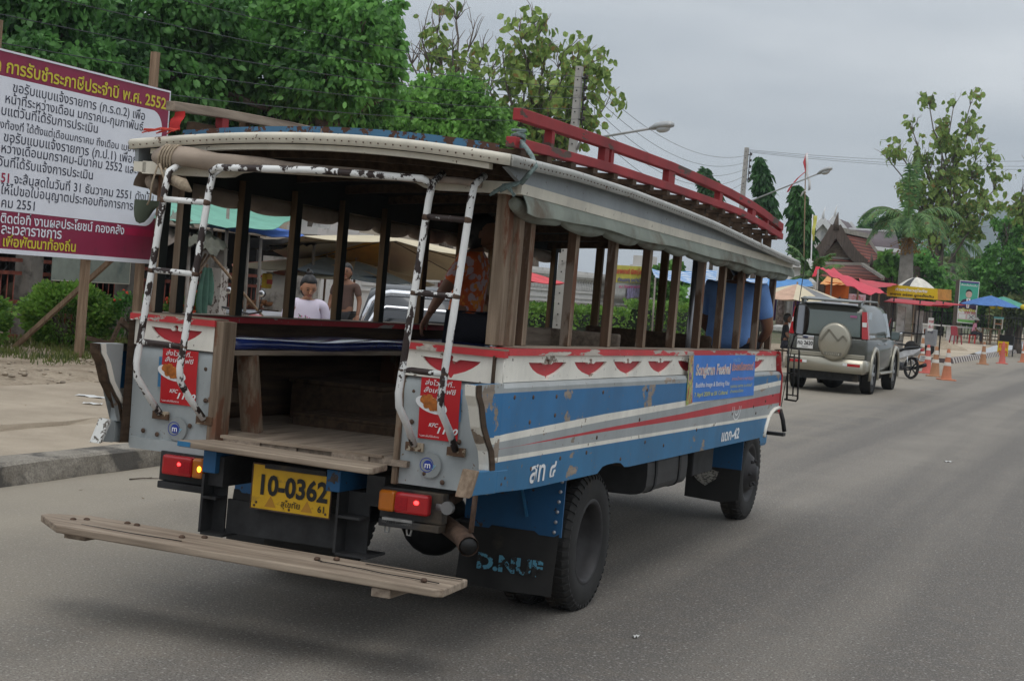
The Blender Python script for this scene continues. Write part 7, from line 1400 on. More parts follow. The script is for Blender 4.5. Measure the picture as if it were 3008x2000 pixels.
e = L_(yy(*K2(1060, 462))); mb = MB(); mb.grid(lambda u, v: (x1 - 0.6 + (e[0] - x1 + 0.6) * u, -0.4 + 1.6 * v * (1 - .6 * u), zb - 0.19 + 0.12 * u + 0.22 * v * (1 - u)), 6, 5); mb.build('side_awning', m_redtarp2, fc, 0, 0.02)
cab0 = L_(yy(*K2(515, 1050))); cab1 = L_(yy(*K2(668, 845)))
mb = MB(); mb.box(cab0[0], cab1[0], -0.1, 0.7, cab0[2], cab1[2]); mb.build('steel_cabinet', mat('m_cart_steel', (0.30, 0.31, 0.33), 0.35, 0.5, 0.1), fc, 0.02)
w0 = L_(yy(*K2(560, 860))); w1 = L_(yy(*K2(648, 690))); mb = MB(); mb.box(w0[0], w1[0], -0.12, -0.10, w0[2], w1[2]); ws = mb.build('price_board', m_plw, fc)
for i in range(3): lettering('price_lettering', ['กาแฟ', 'เย็น 5', 'ชา 8'][i], m_redtarp2 if i < 2 else m_navy, ws, (w0[0] + .03, -0.122, w1[2] - 0.2 - 0.22 * i), (1, 0, 0), (0, 0, 1), width=(w1[0] - w0[0]) * .85, height=.13, bold=.03)
mb = MB(); mb.box(x0 + 0.6, cab0[0] - 0.02, -0.1, 0.9, cab1[2] - 0.25, cab1[2] - 0.20); mb.box(x0 + 0.5, cab1[0], -0.05, 0.05, cab0[2] - 0.08, cab0[2] - 0.01); mb.build('counter', m_steel, fc)
for x in (x0 + 0.3, x0 + 1.35, x1 - 0.2): mb = MB(); mb.tube([(x, 0.05, 0), (x, 0.05, zb)], 0.03, 6); mb.build('pole', m_steel, fc)
mb = MB(); mb.box(x0 + 0.45, x0 + 0.75, 0.3, 0.6, 0.0, 1.9); mb.box(x0 + 1.2, x0 + 1.45, 0.4, 0.7, 0, 1.8); mb.build('white_panel', m_tw2, fc)
for x in (cab0[0] - 0.5, cab0[0] + .15): mb = MB(); mb.lathe([(0.02, -.03), (0.24, -.03), (0.28, 0), (0.24, .03), (.02, .03)], 20, (x, -0.05, 0.28), 'y'); mb.build('wheel', m_tyre, fc)
mb = MB(); mb.lathe([(0.001, 0), (0.16, 0), (0.19, 0.16), (0.17, 0.2), (0.001, 0.22)], 16, (x0 + 1.75, 0.3, cab1[2] - 0.20)); mb.build('pot', mat('m_pot', (0.30, 0.09, 0.03)), fc)
m_plred = mat('m_plastic_red', (0.26, 0.02, 0.03), 0.4, var=0.06)
def chair(label, loc, rz, n=1):
    o = thing('plastic_chair', label, 'chair', loc, rz, 'red plastic chairs')
    mb = MB(); mb.box(-.21, .21, -.2, .2, .42, .45); mb.build('seat', m_plred, o, .01); mb = MB(); mb.loft([[(x, -.20 - .10 * v, .45 + .42 * v + (0.03 if abs(x) < .1 and v == 1 else 0)) for x in (-.19, -.09, 0, .09, .19)] + [(x, -.17 - .10 * v, .45 + .42 * v) for x in (.19, .09, 0, -.09, -.19)] for v in (0, .5, 1)], 0, False); mb.build('backrest', m_plred, o)
    for x in (-.18, .18):
        for y in (-.18, .18): mb = MB(); mb.beam((x, y, .4195), (x * 1.25, y * 1.3, 0), .05, .05, (0, 1, 0)); mb.build('leg', m_plred, o)
    return o
Q = on_y(*K2(930, 960), 84); chair('red plastic chair standing alone on the grass left of the vendor', (Q[0], 84, zg(-9, 84)), R(215))
for k in range(2): c_ = chair(['lower red chair of the pair stacked under the red awning', 'upper red chair of the pair stacked under the red awning'][k], (c0[0] - 0.95, 68.2 + .03 * k, 0.55 + 0.10 * k), R(100))
mb = MB(); t = thing('low_table', 'low dark table carrying the two stacked red chairs', 'table', (c0[0] - 0.95, 68.2, 0.15)); mb.box(-.5, .5, -.5, .5, .34, .395); mb.build('table_top', m_dwood, t)
for x in (-.45, .45):
    for y in (-.45, .45): mb = MB(); mb.box(x - .03, x + .03, y - .03, y + .03, 0, .3395); mb.build('leg', m_dwood, t)
# umbrella dome behind the sign
a = at(*T_(1900, 1120), 74); umbrella('black and white dome umbrella above the yellow stall sign', a, a[2] - 0.62, 1.02, [m_uwh, m_uwh, m_uwh, m_ubl, m_uwh, m_uwh], 2.4, 12, dome=2)
# vendor corner
def gp(px, D, zoff=0.0): p = at(px, 950, D); return (p[0], p[1], zg(p[0], p[1]) + zoff)
DV = 84
a = at(*K2(1395, 395), DV); umbrella('blue umbrella over the vendor table', a, a[2] - 0.52, 1.55, [m_ublue], 0.3, 8, ground=zg(a[0], a[1]))
a = at(*K2(1560, 408), DV + 3); umbrella('green umbrella behind the blue one', a, a[2] - 0.50, 1.45, [m_ugreen], 0.1, 8, ground=zg(a[0], a[1]))
base = gp(K2(1400, 0)[0], DV); zt_ = zg(base[0], base[1])
def vp(x, y): p = at(*K2(x, y), DV); return p
p0, p1 = vp(1270, 1040), vp(1540, 840); t = thing('wooden_table', 'wooden vendor table with a white cloth at its left end', 'table', (base[0], base[1], zt_))
W2 = (p1[0] - p0[0]) / 2; H2 = 0.80
mb = MB(); mb.box(-W2, W2, -.35, .35, H2, H2 + .05); mb.build('table_top', m_post, t)
for x in (-W2 + .05, 0, W2 - .05):
    for y in (-.3, .3): mb = MB(); mb.box(x - .03, x + .03, y - .03, y + .03, 0, H2 - .0005); mb.build('leg', m_post, t)
mb = MB(); mb.box(-W2, W2, -.33, -.28, .22, .27); mb.build('stretcher', m_post, t)
mb = MB(); mb.grid(lambda u, v: (-W2 - .10 - .08 * u + .06 * math.sin(v * 6), -.34 + .6 * v, H2 + .06 - .62 * u * (1 - .3 * v)), 5, 5); mb.build('cloth', m_uwh, t, 0, .01)
t = thing('glass_case', 'small glass food case with a turquoise lid on the vendor table', 'case', (base[0] + .35, base[1], zt_ + H2 + .05)); mb = MB()
for x in (-.2, .2):
    for y in (-.15, .15): mb.box(x - .02, x + .02, y - .02, y + .02, 0, .5)
mb.box(-.22, .22, -.17, .17, .5005, .53); mb.box(-.22, .22, -.17, .17, .22, .24); mb.build('case_frame', m_cream, t); mb = MB(); mb.box(-.24, .24, -.19, .19, .5305, .63); mb.build('lid', mat('m_turq', (.18, .50, .48), .5), t); mb = MB(); mb.box(-.17, .17, -.12, .12, .2405, .30); mb.build('food', m_fry, t)
t = thing('painted_board', 'yellow board with red writing leaning at the vendor table', 'sign', gp(K2(1580, 0)[0], DV - .8)); mb = MB(); mb.box(-.27, .27, 0, .02, .02, .78); yb_ = mb.build('board_panel', m_yel, t)
for i, s in enumerate(('ขายของ', 'ถูกๆ')): lettering('board_lettering', s, mat('m_ban_red', (.6, .06, .04)), yb_, (-.22, -.001, .45 - .32 * i), (1, 0, 0), (0, 0, 1), width=.44, height=.25, bold=.04)
t = thing('black_stand', 'black metal stand behind the painted yellow board', 'stand', gp(K2(1620, 0)[0], DV + .3)); mb = MB(); mb.box(-.38, .38, -.2, .2, .60, 1.12); mb.build('stand_box', m_black, t)
for x in (-.36, .36): mb = MB(); mb.box(x - .02, x + .02, -.2, .2, 0, .5995); mb.build('leg', m_black, t)
v0 = gp(K2(1165, 0)[0], DV - .3); t = thing('red_stool', 'square red plastic stool under the vendor in pink', 'stool', v0); mb = MB(); mb.box(-.17, .17, -.17, .17, .42, .45); mb.build('seat', mat('m_stool_red', (.5, .03, .03), .4), t)
for x in (-.14, .14):
    for y in (-.14, .14): mb = MB(); mb.box(x - .025, x + .025, y - .025, y + .025, 0, .4195); mb.build('leg', mat('m_stool_red', (.5, .03, .03)), t)
vd = person('vendor in a pink shirt and white sun hat sitting on a red stool', v0, R(-80), sit(.44, .06), mat('m_pink_shirt', (.60, .26, .36), .85), mat('m_dark_cloth', (.03, .03, .04)), 'bob', 1.04, skin=m_skin_d)
mb = MB(); mb.lathe([(.001, .10), (.07, .08), (.10, .02), (.17, -.03), (.168, -.035), (.09, .0)], 18, (0, .13, 1.23)); mb.build('sun_hat', m_uwh, vd)
for i, (x, y) in enumerate(((1415, 540), (1520, 545), (1820, 550))): p = at(*K2(x, y), DV - .5); t = thing('yellow_balloon', ['round yellow bag hanging at the left under the blue umbrella', 'round yellow bag hanging in the middle under the umbrellas', 'round yellow bag hanging at the right picture edge'][i], 'bag', tuple(p), 0, 'yellow bags hanging under the umbrellas'); mb = MB(); mb.ell((0, 0, 0), (.17, .12, .16), 14, 10, 0, lambda d: 1 - .25 * max(0, -d.z)); mb.build('bag_body', mat('m_yel_bag', (.65, .5, .03), .4), t); mb = MB(); mb.tube([(0, 0, .15), (0, 0, .45)], .006, 5); mb.build('string', m_rope, t)
# election style poster
DP = 88
cs = [at(*K2(*p), DP) for p in ((942, 748), (1195, 772), (1245, 215), (985, 193))]; ctr = sum(cs) / 4
pt = thing('poster_board', 'tall green poster board of a man in a dark suit with a cross box', 'poster', (ctr[0], ctr[1], zg(ctr[0], ctr[1])))
lo = [Vector(c_ - np.array([ctr[0], ctr[1], zg(ctr[0], ctr[1])])) for c_ in cs]
def pq(u, v, d=0.0): p = (lo[0] * (1 - u) + lo[1] * u) * (1 - v) + (lo[3] * (1 - u) + lo[2] * u) * v; return p + Vector((0, -d, 0))
mb = MB(); mb.prism([pq(0, 0), pq(1, 0), pq(1, 1), pq(0, 1)], (0, .03, 0)); pb = mb.build('board_panel', m_plw, pt)
def patch(nm, pts, m, d): mb = MB(); mb.add([pq(u, v, d) for u, v in pts], [tuple(range(len(pts)))]); mb.build(nm, m, pb)
patch('green_ground', [(.03, .50), (.97, .50), (.97, .945), (.03, .945)], mat('m_po_green', (.06, .36, .25), .5, var=.2, vs=1), .004); patch('purple_strip', [(.03, .945), (.97, .945), (.97, .985), (.03, .985)], mat('m_po_purple', (.07, .04, .20), .5), .006); patch('green_foot', [(.03, .02), (.97, .02), (.97, .085), (.03, .085)], mat('m_po_lime', (.16, .42, .10), .5), .004)
el = lambda cx, cy, rx, ry: [(cx + rx * math.cos(2 * math.pi * k / 20), cy + ry * math.sin(2 * math.pi * k / 20)) for k in range(20)]
patch('dark_suit', [(.02, .33), (.95, .33), (.93, .46), (.78, .55), (.60, .585), (.42, .585), (.22, .55), (.06, .46)], mat('m_po_suit', (.045, .02, .06), .6), .006); patch('shirt_front', [(.44, .36), (.56, .36), (.62, .585), (.40, .585)], m_plw, .008); patch('neck_tie', [(.485, .38), (.52, .38), (.53, .57), (.48, .57)], m_redtarp2, .010)
patch('pictured_head', el(.51, .69, .16, .095), mat('m_po_skin', (.55, .36, .30), .6), .008); patch('pictured_hair', [(.34, .70), (.36, .76), (.44, .80), (.56, .80), (.66, .76), (.68, .70), (.64, .74), (.52, .76), (.40, .74)], m_black, .010)
patch('cross_bar', [(.58, .115), (.62, .115), (.86, .20), (.82, .20)], m_navy, .008); patch('cross_bar', [(.82, .115), (.86, .115), (.62, .20), (.58, .20)], m_navy, .010)
for u0, u1 in ((.05, .46), (.49, .95)):
    for a_, b_ in (((u0, .10), (u1, .105)), ((u0, .215), (u1, .22)), ((u0, .10), (u0 + .015, .22)), ((u1 - .015, .10), (u1, .22))): patch('box_line', [a_, (b_[0], a_[1]), b_, (a_[0], b_[1])], m_redtarp2, .009)
xd_ = lo[1] - lo[0]; W_ = xd_.length
lettering('poster_lettering', 'เลือกตั้งท้องถิ่น', m_white_let, pb, pq(.06, .88, .012), xd_, (0, 0, 1), width=W_ * .85, height=.11, bold=.02); lettering('poster_lettering', 'สุโขทัย', mat('m_po_gold', (.55, .5, .08), .5), pb, pq(.05, .285, .014), xd_, (0, 0, 1), width=W_ * .85, height=.22, bold=.05); lettering('poster_lettering', 'นายก อบจ', m_redtarp2, pb, pq(.35, .235, .014), xd_, (0, 0, 1), width=W_ * .58, height=.12, bold=.03)
for u in (.12, .88): p = pq(u, 0); mb = MB(); mb.box(p.x - .03, p.x + .03, .035, .08, 0, p.z + .1); mb.build('post', m_post, pt)
# stone bench / low white table
cb = at(*K2(830, 800), 86); t = thing('stone_table', 'long white stone table behind the red chair', 'table', (cb[0], cb[1], zg(cb[0], cb[1]))); mb = MB(); mb.box(-1.5, 1.9, -.3, .3, .72, .80); mb.build('table_top', m_tw, t); mb = MB(); mb.box(-.05, .45, -.2, .2, 0, .7195); mb.build('leg', m_tw, t); mb = MB(); mb.box(-1.3, -1.0, -.2, .2, 0, .7195); mb.build('leg', m_tw, t)
# iron fence of the garden and dirt heap
fg = at(2800, 900, 92); t = thing('garden_fence', 'black iron garden fence behind the poster board', 'fence', (fg[0], fg[1], zg(fg[0], fg[1])))
mb = MB()
for k in range(60): x = -4 + k * .17; mb.tube([(x, 0, 0), (x, 0, 1.5)], .018, 4)
mb.build('bars', m_black, t); mb = MB(); mb.box(-4, 6.2, -.02, .02, 1.38, 1.44); mb.build('rail', m_black, t); mb = MB(); mb.box(-4, 6.2, -.02, .02, .25, .31); mb.build('rail', m_black, t)
t = thing('dirt_heap', 'low heap of sandy earth behind the steel cart cabinet', 'heap', (at(2765, 1000, 75)[0], at(2765, 1000, 75)[1], .22)); mb = MB(); mb.grid(lambda u, v: (-1.8 + 3.6 * u, -1.2 + 2.4 * v, .45 * math.sin(math.pi * u) ** 1.5 * math.sin(math.pi * v) ** 1.5 * (1 + .2 * math.sin(u * 23 + v * 17)) - .05), 20, 14); mb.build('heap_surface', m_dirt, t)

# Thai pavilion with tiled roof
m_tile = mat('m_roof_tile', (0.22, 0.055, 0.035), 0.8, var=0.25, vs=3); m_tilew, nt, b = new_mat('m_tile_rows'); t_ = nt.nodes.new('ShaderNodeTexCoord'); wv = nt.nodes.new('ShaderNodeTexWave'); wv.bands_direction = 'Z'; wv.inputs['Scale'].default_value = 1.6; wv.inputs['Distortion'].default_value = 0.6; nt.links.new(t_.outputs['Object'], wv.inputs['Vector']); c = ramp2(nt, wv.outputs['Fac'], .3, (.10, .03, .025), .6, (.26, .075, .05)); c = mixc(nt, ramp2(nt, noise(nt, 2.5, 6, .7), .4, (0, 0, 0), .8, (.6, .6, .6)), c, (.10, .05, .045)); nt.links.new(c, b.inputs['Base Color']); b.inputs['Roughness'].default_value = .85; add_bump(nt, b, wv.outputs['Fac'], .6, .05)
m_oldwood = wood('m_old_wood', (0.16, 0.125, 0.105), (0.065, 0.05, 0.045), 2); m_gable = wood('m_gable_wood', (0.30, 0.235, 0.175), (0.14, 0.10, 0.075), 0, grain=14); m_ridge = mat('m_ridge_grey', (0.36, 0.33, 0.29), 0.9, var=.25, vs=3)
DG = 92.0; k_ = DG
def tp(x, y, D): return Vector(at(*T_(x, y), D))
og = tp(650, 1100, DG); pv = thing('thai_pavilion', 'wooden Thai pavilion with steep red tiled roof behind the stalls', 'pavilion', (og.x, og.y, .3)); OG = Vector((og.x, og.y, .3))
def g(x, y, D=DG): return tp(x, y, D) - OG
back = g(1130, 525, DG + 5) - g(655, 420)
apx, le, re = g(655, 420), g(285, 850), g(1085, 905)
def curve3(a, b_, sag, n=8): return [a.lerp(b_, t) + Vector((0, 0, -sag * math.sin(math.pi * t))) for t in [i / n for i in range(n + 1)]]
for nm, e_ in (('roof_slope', re), ('roof_slope', le)):
    cv = curve3(apx, e_, .22); mb = MB(); mb.loft([cv, [p + back for p in cv]], closed=False, cap=False, sm=True); mb.build(nm, m_tilew, pv, 0, .06)
    mb = MB(); cvf = curve3(apx + Vector((0, 0, .25)), e_ + (e_ - apx) * .05, .25)
    for a, b_ in zip(cvf, cvf[1:]): mb.beam(a - Vector((0, .12, 0)), b_ - Vector((0, .12, 0)), .12, .62, (0, 0, 1))
    tip = cvf[-1]; sgx = 1 if e_ is re else -1; mb.tube([tip, tip + Vector((sgx * .2, 0, -.1)), tip + Vector((sgx * .35, 0, .25)), tip + Vector((sgx * .3, 0, .7))], [.16, .15, .1, .02], 6); mb.build('bargeboard', m_oldwood, pv)
    mb = MB(); 
    for a, b_ in zip(cv, cv[1:]): mb.beam(a + back + Vector((0, 0, .05)), b_ + back + Vector((0, 0, .05)), .22, .2)
    mb.build('verge_tiles', m_ridge, pv)
mb = MB(); mb.beam(apx + Vector((0, 0, .15)), apx + back + Vector((0, 0, .15)), .22, .28); mb.build('ridge_cap', m_ridge, pv)
mb = MB(); mb.tube([apx + Vector((0, -.1, .1)), apx + Vector((0, -.12, .5)), apx + Vector((.06, -.12, 1.1))], [.2, .14, .02], 6); mb.build('finial', m_oldwood, pv)
mb = MB(); d_ = Vector((0, .5, 0)); mb.add([g(655, 560) + d_, g(400, 800) + d_, g(930, 840) + d_], [(0, 1, 2)]); mb.build('gable_board', m_gable, pv, 0, .05)
mb = MB(); mb.beam(g(375, 815) + d_ * .8, g(945, 850) + d_ * .8, .12, .22); mb.build('gable_sill', m_ridge, pv)
mb = MB(); mb.loft([[g(385, 830) + d_ * .7, g(940, 862) + d_ * .7], [g(365, 862), g(905, 885)]], closed=False, cap=False); mb.build('apron_roof', m_tilew, pv, 0, .05)
mb = MB(); mb.box(-2.6, 4.6, .8, 6.5, 1.0, le.z + .1); mb.build('upper_wall', m_oldwood, pv)
f0, f1 = g(130, 925, DG - 1.5), g(1050, 950, DG - 1.5); e0, e1 = g(-40, 1120, DG - 4), g(1375, 1160, DG - 4)
b1 = g(1490, 1035, DG + 5); b1e = g(1770, 1165, DG + 4)
mb = MB(); mb.loft([[f0, f1], [e0, e1]], closed=False, cap=False); mb.build('lower_roof', m_tilew, pv, 0, .06); mb = MB(); mb.loft([[f1, b1], [e1, b1e]], closed=False, cap=False); mb.build('lower_roof', m_tilew, pv, 0, .06)
for a, b_ in ((f0, f1), (f1, e1), (b1, b1e), (f1, b1)): mb = MB(); mb.beam(a + Vector((0, 0, .08)), b_ + Vector((0, 0, .08)), .2, .22); mb.build('ridge_cap', m_ridge, pv)
for x in (-4.5, -1.5, 1.5, 4.5, 7.0): mb = MB(); mb.box(x - .12, x + .12, -1.5, -1.25, 0, e0.z + .6); mb.build('column', m_oldwood, pv)
# white temple hall behind
DT = 125.0
def h(x, y, D=DT): return tp(x, y, D) - OT
ot = tp(560, 1000, DT); OT = Vector((ot.x, ot.y, .3)); th = thing('temple_hall', 'white temple hall with grey tiled gables behind the pavilion', 'temple', tuple(OT))
m_slate = mat('m_slate_tile', (0.12, 0.095, 0.10), 0.85, var=.2, vs=1.0, bump=.3, bs=6); m_wtrim = mat('m_white_trim', (0.70, 0.70, 0.70), .8, var=.05)
for (ax, ay), (lx, ly), (rx, ry), (bx, by), dd in (((455, 240), (185, 520), (640, 470), (700, 300), 0), ((640, 205), (560, 300), (930, 560), (860, 290), 4)):
    a, l_, r_ = h(ax, ay, DT + dd), h(lx, ly, DT + dd), h(rx, ry, DT + dd); bk = h(bx, by, DT + dd + 12) - a
    mb = MB(); mb.add([a + Vector((0, .3, -.3)), l_ + Vector((.4, .3, 0)), r_ + Vector((-.3, .3, 0)), Vector((l_.x + .4, l_.y + .3, .2)), Vector((r_.x - .3, r_.y + .3, .2))], [(0, 1, 3, 4, 2)]); mb.build('gable_wall', m_tw, th)
    for e_ in (l_, r_): mb = MB(); mb.loft([[a, e_], [a + bk, e_ + bk]], closed=False, cap=False); mb.build('roof_slope', m_slate, th, 0, .1); mb = MB(); mb.beam(a, e_, .3, .42); mb.build('white_verge', m_wtrim, th); mb = MB(); mb.beam(a + bk, e_ + bk, .3, .42); mb.build('white_verge', m_wtrim, th)
    mb = MB(); mb.tube([a, a + Vector((0, 0, .5)), a + Vector((.1, 0, 1.0))], [.15, .08, .02], 6); mb.build('finial', m_wtrim, th)
mb = MB(); mb.loft([[h(855, 400, DT + 8), h(1560, 440, DT + 8)], [h(1000, 640, DT + 2), h(1650, 715, DT + 2)]], closed=False, cap=False); mb.build('side_roof', m_slate, th, 0, .1)
mb = MB(); mb.beam(h(850, 398, DT + 8), h(1555, 440, DT + 8), .4, .4); mb.build('white_ridge', m_wtrim, th); mb = MB(); mb.beam(h(980, 650, DT + 1.8), h(1650, 718, DT + 1.8), .3, .3); mb.build('white_eave', m_wtrim, th)
mb = MB(); a, b_ = h(980, 655, DT + 3), h(1640, 722, DT + 3); mb.prism([a, b_, Vector((b_.x, b_.y, .1)), Vector((a.x, a.y, .1))], (0, .3, 0)); mb.build('side_wall', m_tw2, th)
mb = MB(); mb.loft([[h(-20, 350, DT + 6), h(280, 370, DT + 6)], [h(-40, 520, DT + 2), h(240, 520, DT + 2)]], closed=False, cap=False); mb.build('side_roof', m_slate, th, 0, .1)
mb = MB(); mb.add([h(330, 640, DT + .25), h(330, 520, DT + .25), h(460, 400, DT + .25), h(545, 500, DT + .25), h(545, 640, DT + .25)], [(4, 3, 2, 1, 0), (0, 1, 2, 3, 4)]); mb.build('gable_relief', m_wtrim, th)
# small white chedi
cc = tp(75, 900, 80); ch = thing('white_chedi', 'small white chedi finial left of the pavilion roof', 'chedi', (cc.x, cc.y, .3)); zt_ = tp(75, 640, 80).z - .3
mb = MB(); mb.lathe([(.9, 0), (.9, zt_ - 4.4), (1.05, zt_ - 4.3), (1.05, zt_ - 4.1), (.8, zt_ - 4.0), (.85, zt_ - 2.2), (1.0, zt_ - 2.1), (1.0, zt_ - 1.75), (.7, zt_ - 1.5), (.66, zt_ - 1.1)], 8, sm=False); mb.build('chedi_body', m_tw, ch); mb = MB(); mb.lathe([(.95, zt_ - 1.1), (.9, zt_ - .85), (.4, zt_ - .45), (.15, zt_ - .3), (.12, zt_ - .1), (.02, zt_)], 12); mb.build('chedi_cap', m_tw, ch)

# ================================================================== TREES AND PLANTS
m_bark = wood('m_bark', (0.17, 0.14, 0.115), (0.07, 0.055, 0.045), 2); m_twig = mat('m_twig', (0.17, 0.13, 0.11), 0.9, var=.2)
lf_dark = leaf('m_leaf_dark', (0.037, 0.112, 0.034), (0.138, 0.323, 0.082), .45, .45); lf_mid = leaf('m_leaf_mid', (0.055, 0.160, 0.040), (0.207, 0.458, 0.107), .45, .45); lf_light = leaf('m_leaf_light', (0.087, 0.204, 0.046), (0.264, 0.528, 0.112), .45, .6)
lf_teak = leaf('m_leaf_teak', (0.112, 0.204, 0.046), (0.330, 0.449, 0.119), .45, .9, (0.32, 0.20, 0.06)); lf_bush = leaf('m_leaf_bush', (0.075, 0.19, 0.03), (0.22, 0.40, 0.07), .4, 2.5, (0.28, 0.40, 0.08)); lf_palm = leaf('m_leaf_palm', (0.051, 0.133, 0.046), (0.185, 0.330, 0.106), .4, .8, (0.22, 0.17, 0.065)); lf_mast = leaf('m_leaf_mast', (0.02, 0.075, 0.026), (0.07, 0.18, 0.05), .35, 1.5)
lf_olive = leaf('m_leaf_olive', (0.079, 0.117, 0.042), (0.230, 0.278, 0.103), .4, .6)
def clump_pts(gg, c, r, n):
    """points through an uneven clump: denser towards its shell, broken into smaller tufts"""
    k = max(4, int(n / 30)); d = gg.normal(0, 1, (k, 3)); d /= np.linalg.norm(d, axis=1)[:, None]; rad = gg.uniform(.40, 1.0, k)[:, None] ** .6; far = gg.random(k) < .22; rad[far] *= gg.uniform(1.0, 1.28, (int(far.sum()), 1))
    t = d * rad * np.array(r); idx = gg.integers(0, k, n); sz = gg.uniform(.07, .20, k)[idx][:, None]; off = gg.normal(0, 1, (n, 3)) * (np.mean(r) * sz) * np.array([1.15, 1.15, .75]); p = t[idx] + off
    return p + np.array(c), (p / np.array(r)) + gg.normal(0, .3, (n, 3))
def branches(mb, a, b_, r0, r1, rr, wob=.08, n=5):
    a, b_ = Vector(a), Vector(b_); L = (b_ - a).length; pts = []
    for i in range(n + 1):
        t = i / n; p = a.lerp(b_, t); p += Vector((rr.uniform(-1, 1), rr.uniform(-1, 1), rr.uniform(-.5, .5))) * L * wob * math.sin(math.pi * t); p.z += .10 * L * math.sin(math.pi * t); pts.append(p)
    mb.tube(pts, [r0 + (r1 - r0) * i / n for i in range(n + 1)], 6); return pts
def tree(label, base, clumps, m, nleaf, size, trunk_r=.25, seed=1, group=None, name='tree', fork=.45, aspect=1.5, droop=.3, twigs=0):
    """clumps = [(centre, radii)] in world space; trunk and limbs reach into every clump"""
    B = Vector([float(c) for c in base]); o = thing(name, label, 'tree', tuple(B), 0, group); gg = np.random.default_rng(seed); rr = random.Random(seed)
    cs = [(np.array([float(q) for q in c]) - np.array(B), r if isinstance(r, (tuple, list)) else (r, r, r * .8)) for c, r in clumps]
    ctr = sum(c for c, _ in cs) / len(cs); zmin = min(c[2] - r[2] for c, r in cs); fk = Vector((ctr[0] * .5, ctr[1] * .5, max(1.2, zmin * .9 + .1 * ctr[2])))
    mb = MB(); branches(mb, (0, 0, -.1), fk, trunk_r * 1.25, trunk_r * .8, rr, .03)
    for c, r in cs:
        pts = branches(mb, fk, c, trunk_r * .5, trunk_r * .14, rr, .12)
        for k in range(5 + twigs): q = pts[rr.randint(2, 5)]; e_ = Vector(c) + Vector((rr.uniform(-1, 1) * r[0], rr.uniform(-1, 1) * r[1], rr.uniform(-.6, 1) * r[2])) * .9; branches(mb, q, e_, trunk_r * .12, .012, rr, .12, 4)
    mb.build('trunk', m_bark, o)
    tot = sum(r[0] * r[1] + r[0] * r[2] for _, r in cs); P_, N_ = [], []
    for c, r in cs: p, n_ = clump_pts(gg, c, r, int(nleaf * (r[0] * r[1] + r[0] * r[2]) / tot)); P_.append(p); N_.append(n_)
    leaves_mesh('crown', np.concatenate(P_), np.concatenate(N_), size, m, o, aspect, seed, droop); return o
def px_clumps(lst, D): return [(at(x, y, D + dd), (rx * D / FPX, rx * D / FPX * .8, ry * D / FPX)) for x, y, rx, ry, dd in lst]
def base_at(px, D): p = at(px, 1000, D); return (p[0], p[1], .12 if p[0] < -7.4 else 0)
# big broadleaf trees behind the notice board
G1 = 'broadleaf trees behind the stalls'
tree('big dark green broadleaf tree with the rounded right edge, above the back of the bus', base_at(930, 38), px_clumps([(900, 60, 190, 120, 0), (1040, 90, 120, 95, -1), (1090, 190, 95, 80, 0), (960, 230, 150, 110, -1), (800, 190, 150, 120, 0), (1010, 320, 120, 80, 1), (860, 330, 150, 90, 1), (760, 60, 140, 120, 1), (1130, 90, 55, 60, 0), (700, 300, 110, 90, 1), (1080, 20, 90, 60, 1), (1130, 290, 60, 55, 0), (560, 250, 110, 90, 0), (610, 380, 140, 60, 1)], 38), lf_mid, 34000, .165, .3, 11, G1, droop=.5)
tree('dark green tree with sky gaps right above the notice board', base_at(420, 36), px_clumps([(420, 60, 170, 120, 0), (560, 110, 130, 110, 1), (330, 190, 140, 90, -1), (500, 240, 140, 100, 0), (590, 20, 120, 80, 0), (250, 70, 120, 110, 1), (420, 330, 150, 60, 1), (650, 160, 100, 90, 1)], 36), lf_dark, 24000, .165, .3, 12, G1, droop=.5)
tree('dark tree at the left picture edge behind the notice board', base_at(60, 33), px_clumps([(60, 40, 140, 120, 0), (150, 120, 110, 90, 1), (-60, 120, 130, 120, 0), (180, 10, 110, 80, 0), (90, 190, 130, 70, -1), (260, 190, 80, 60, 0)], 33), lf_dark, 15000, .165, .3, 13, G1, droop=.5)
tree('light green bushy tree below the bare branches', base_at(1290, 46), px_clumps([(1200, 330, 110, 60, 0), (1330, 290, 90, 65, 0), (1250, 270, 60, 40, 1), (1400, 340, 90, 60, 0), (1150, 390, 100, 50, -1), (1320, 390, 130, 55, 0), (1450, 400, 80, 50, 1), (1240, 420, 160, 50, 0)], 46), lf_light, 22000, .17, .2, 14, G1, droop=.4)
tree('dark lower trees filling the gap beneath the crowns', base_at(300, 41), px_clumps([(100, 420, 220, 110, 0), (380, 470, 200, 130, 0), (620, 480, 180, 110, 0), (850, 470, 170, 90, 0), (-120, 400, 180, 160, 0), (450, 350, 160, 80, 1), (1000, 450, 140, 70, 0)], 41), lf_dark, 16000, .24, .25, 15, G1)
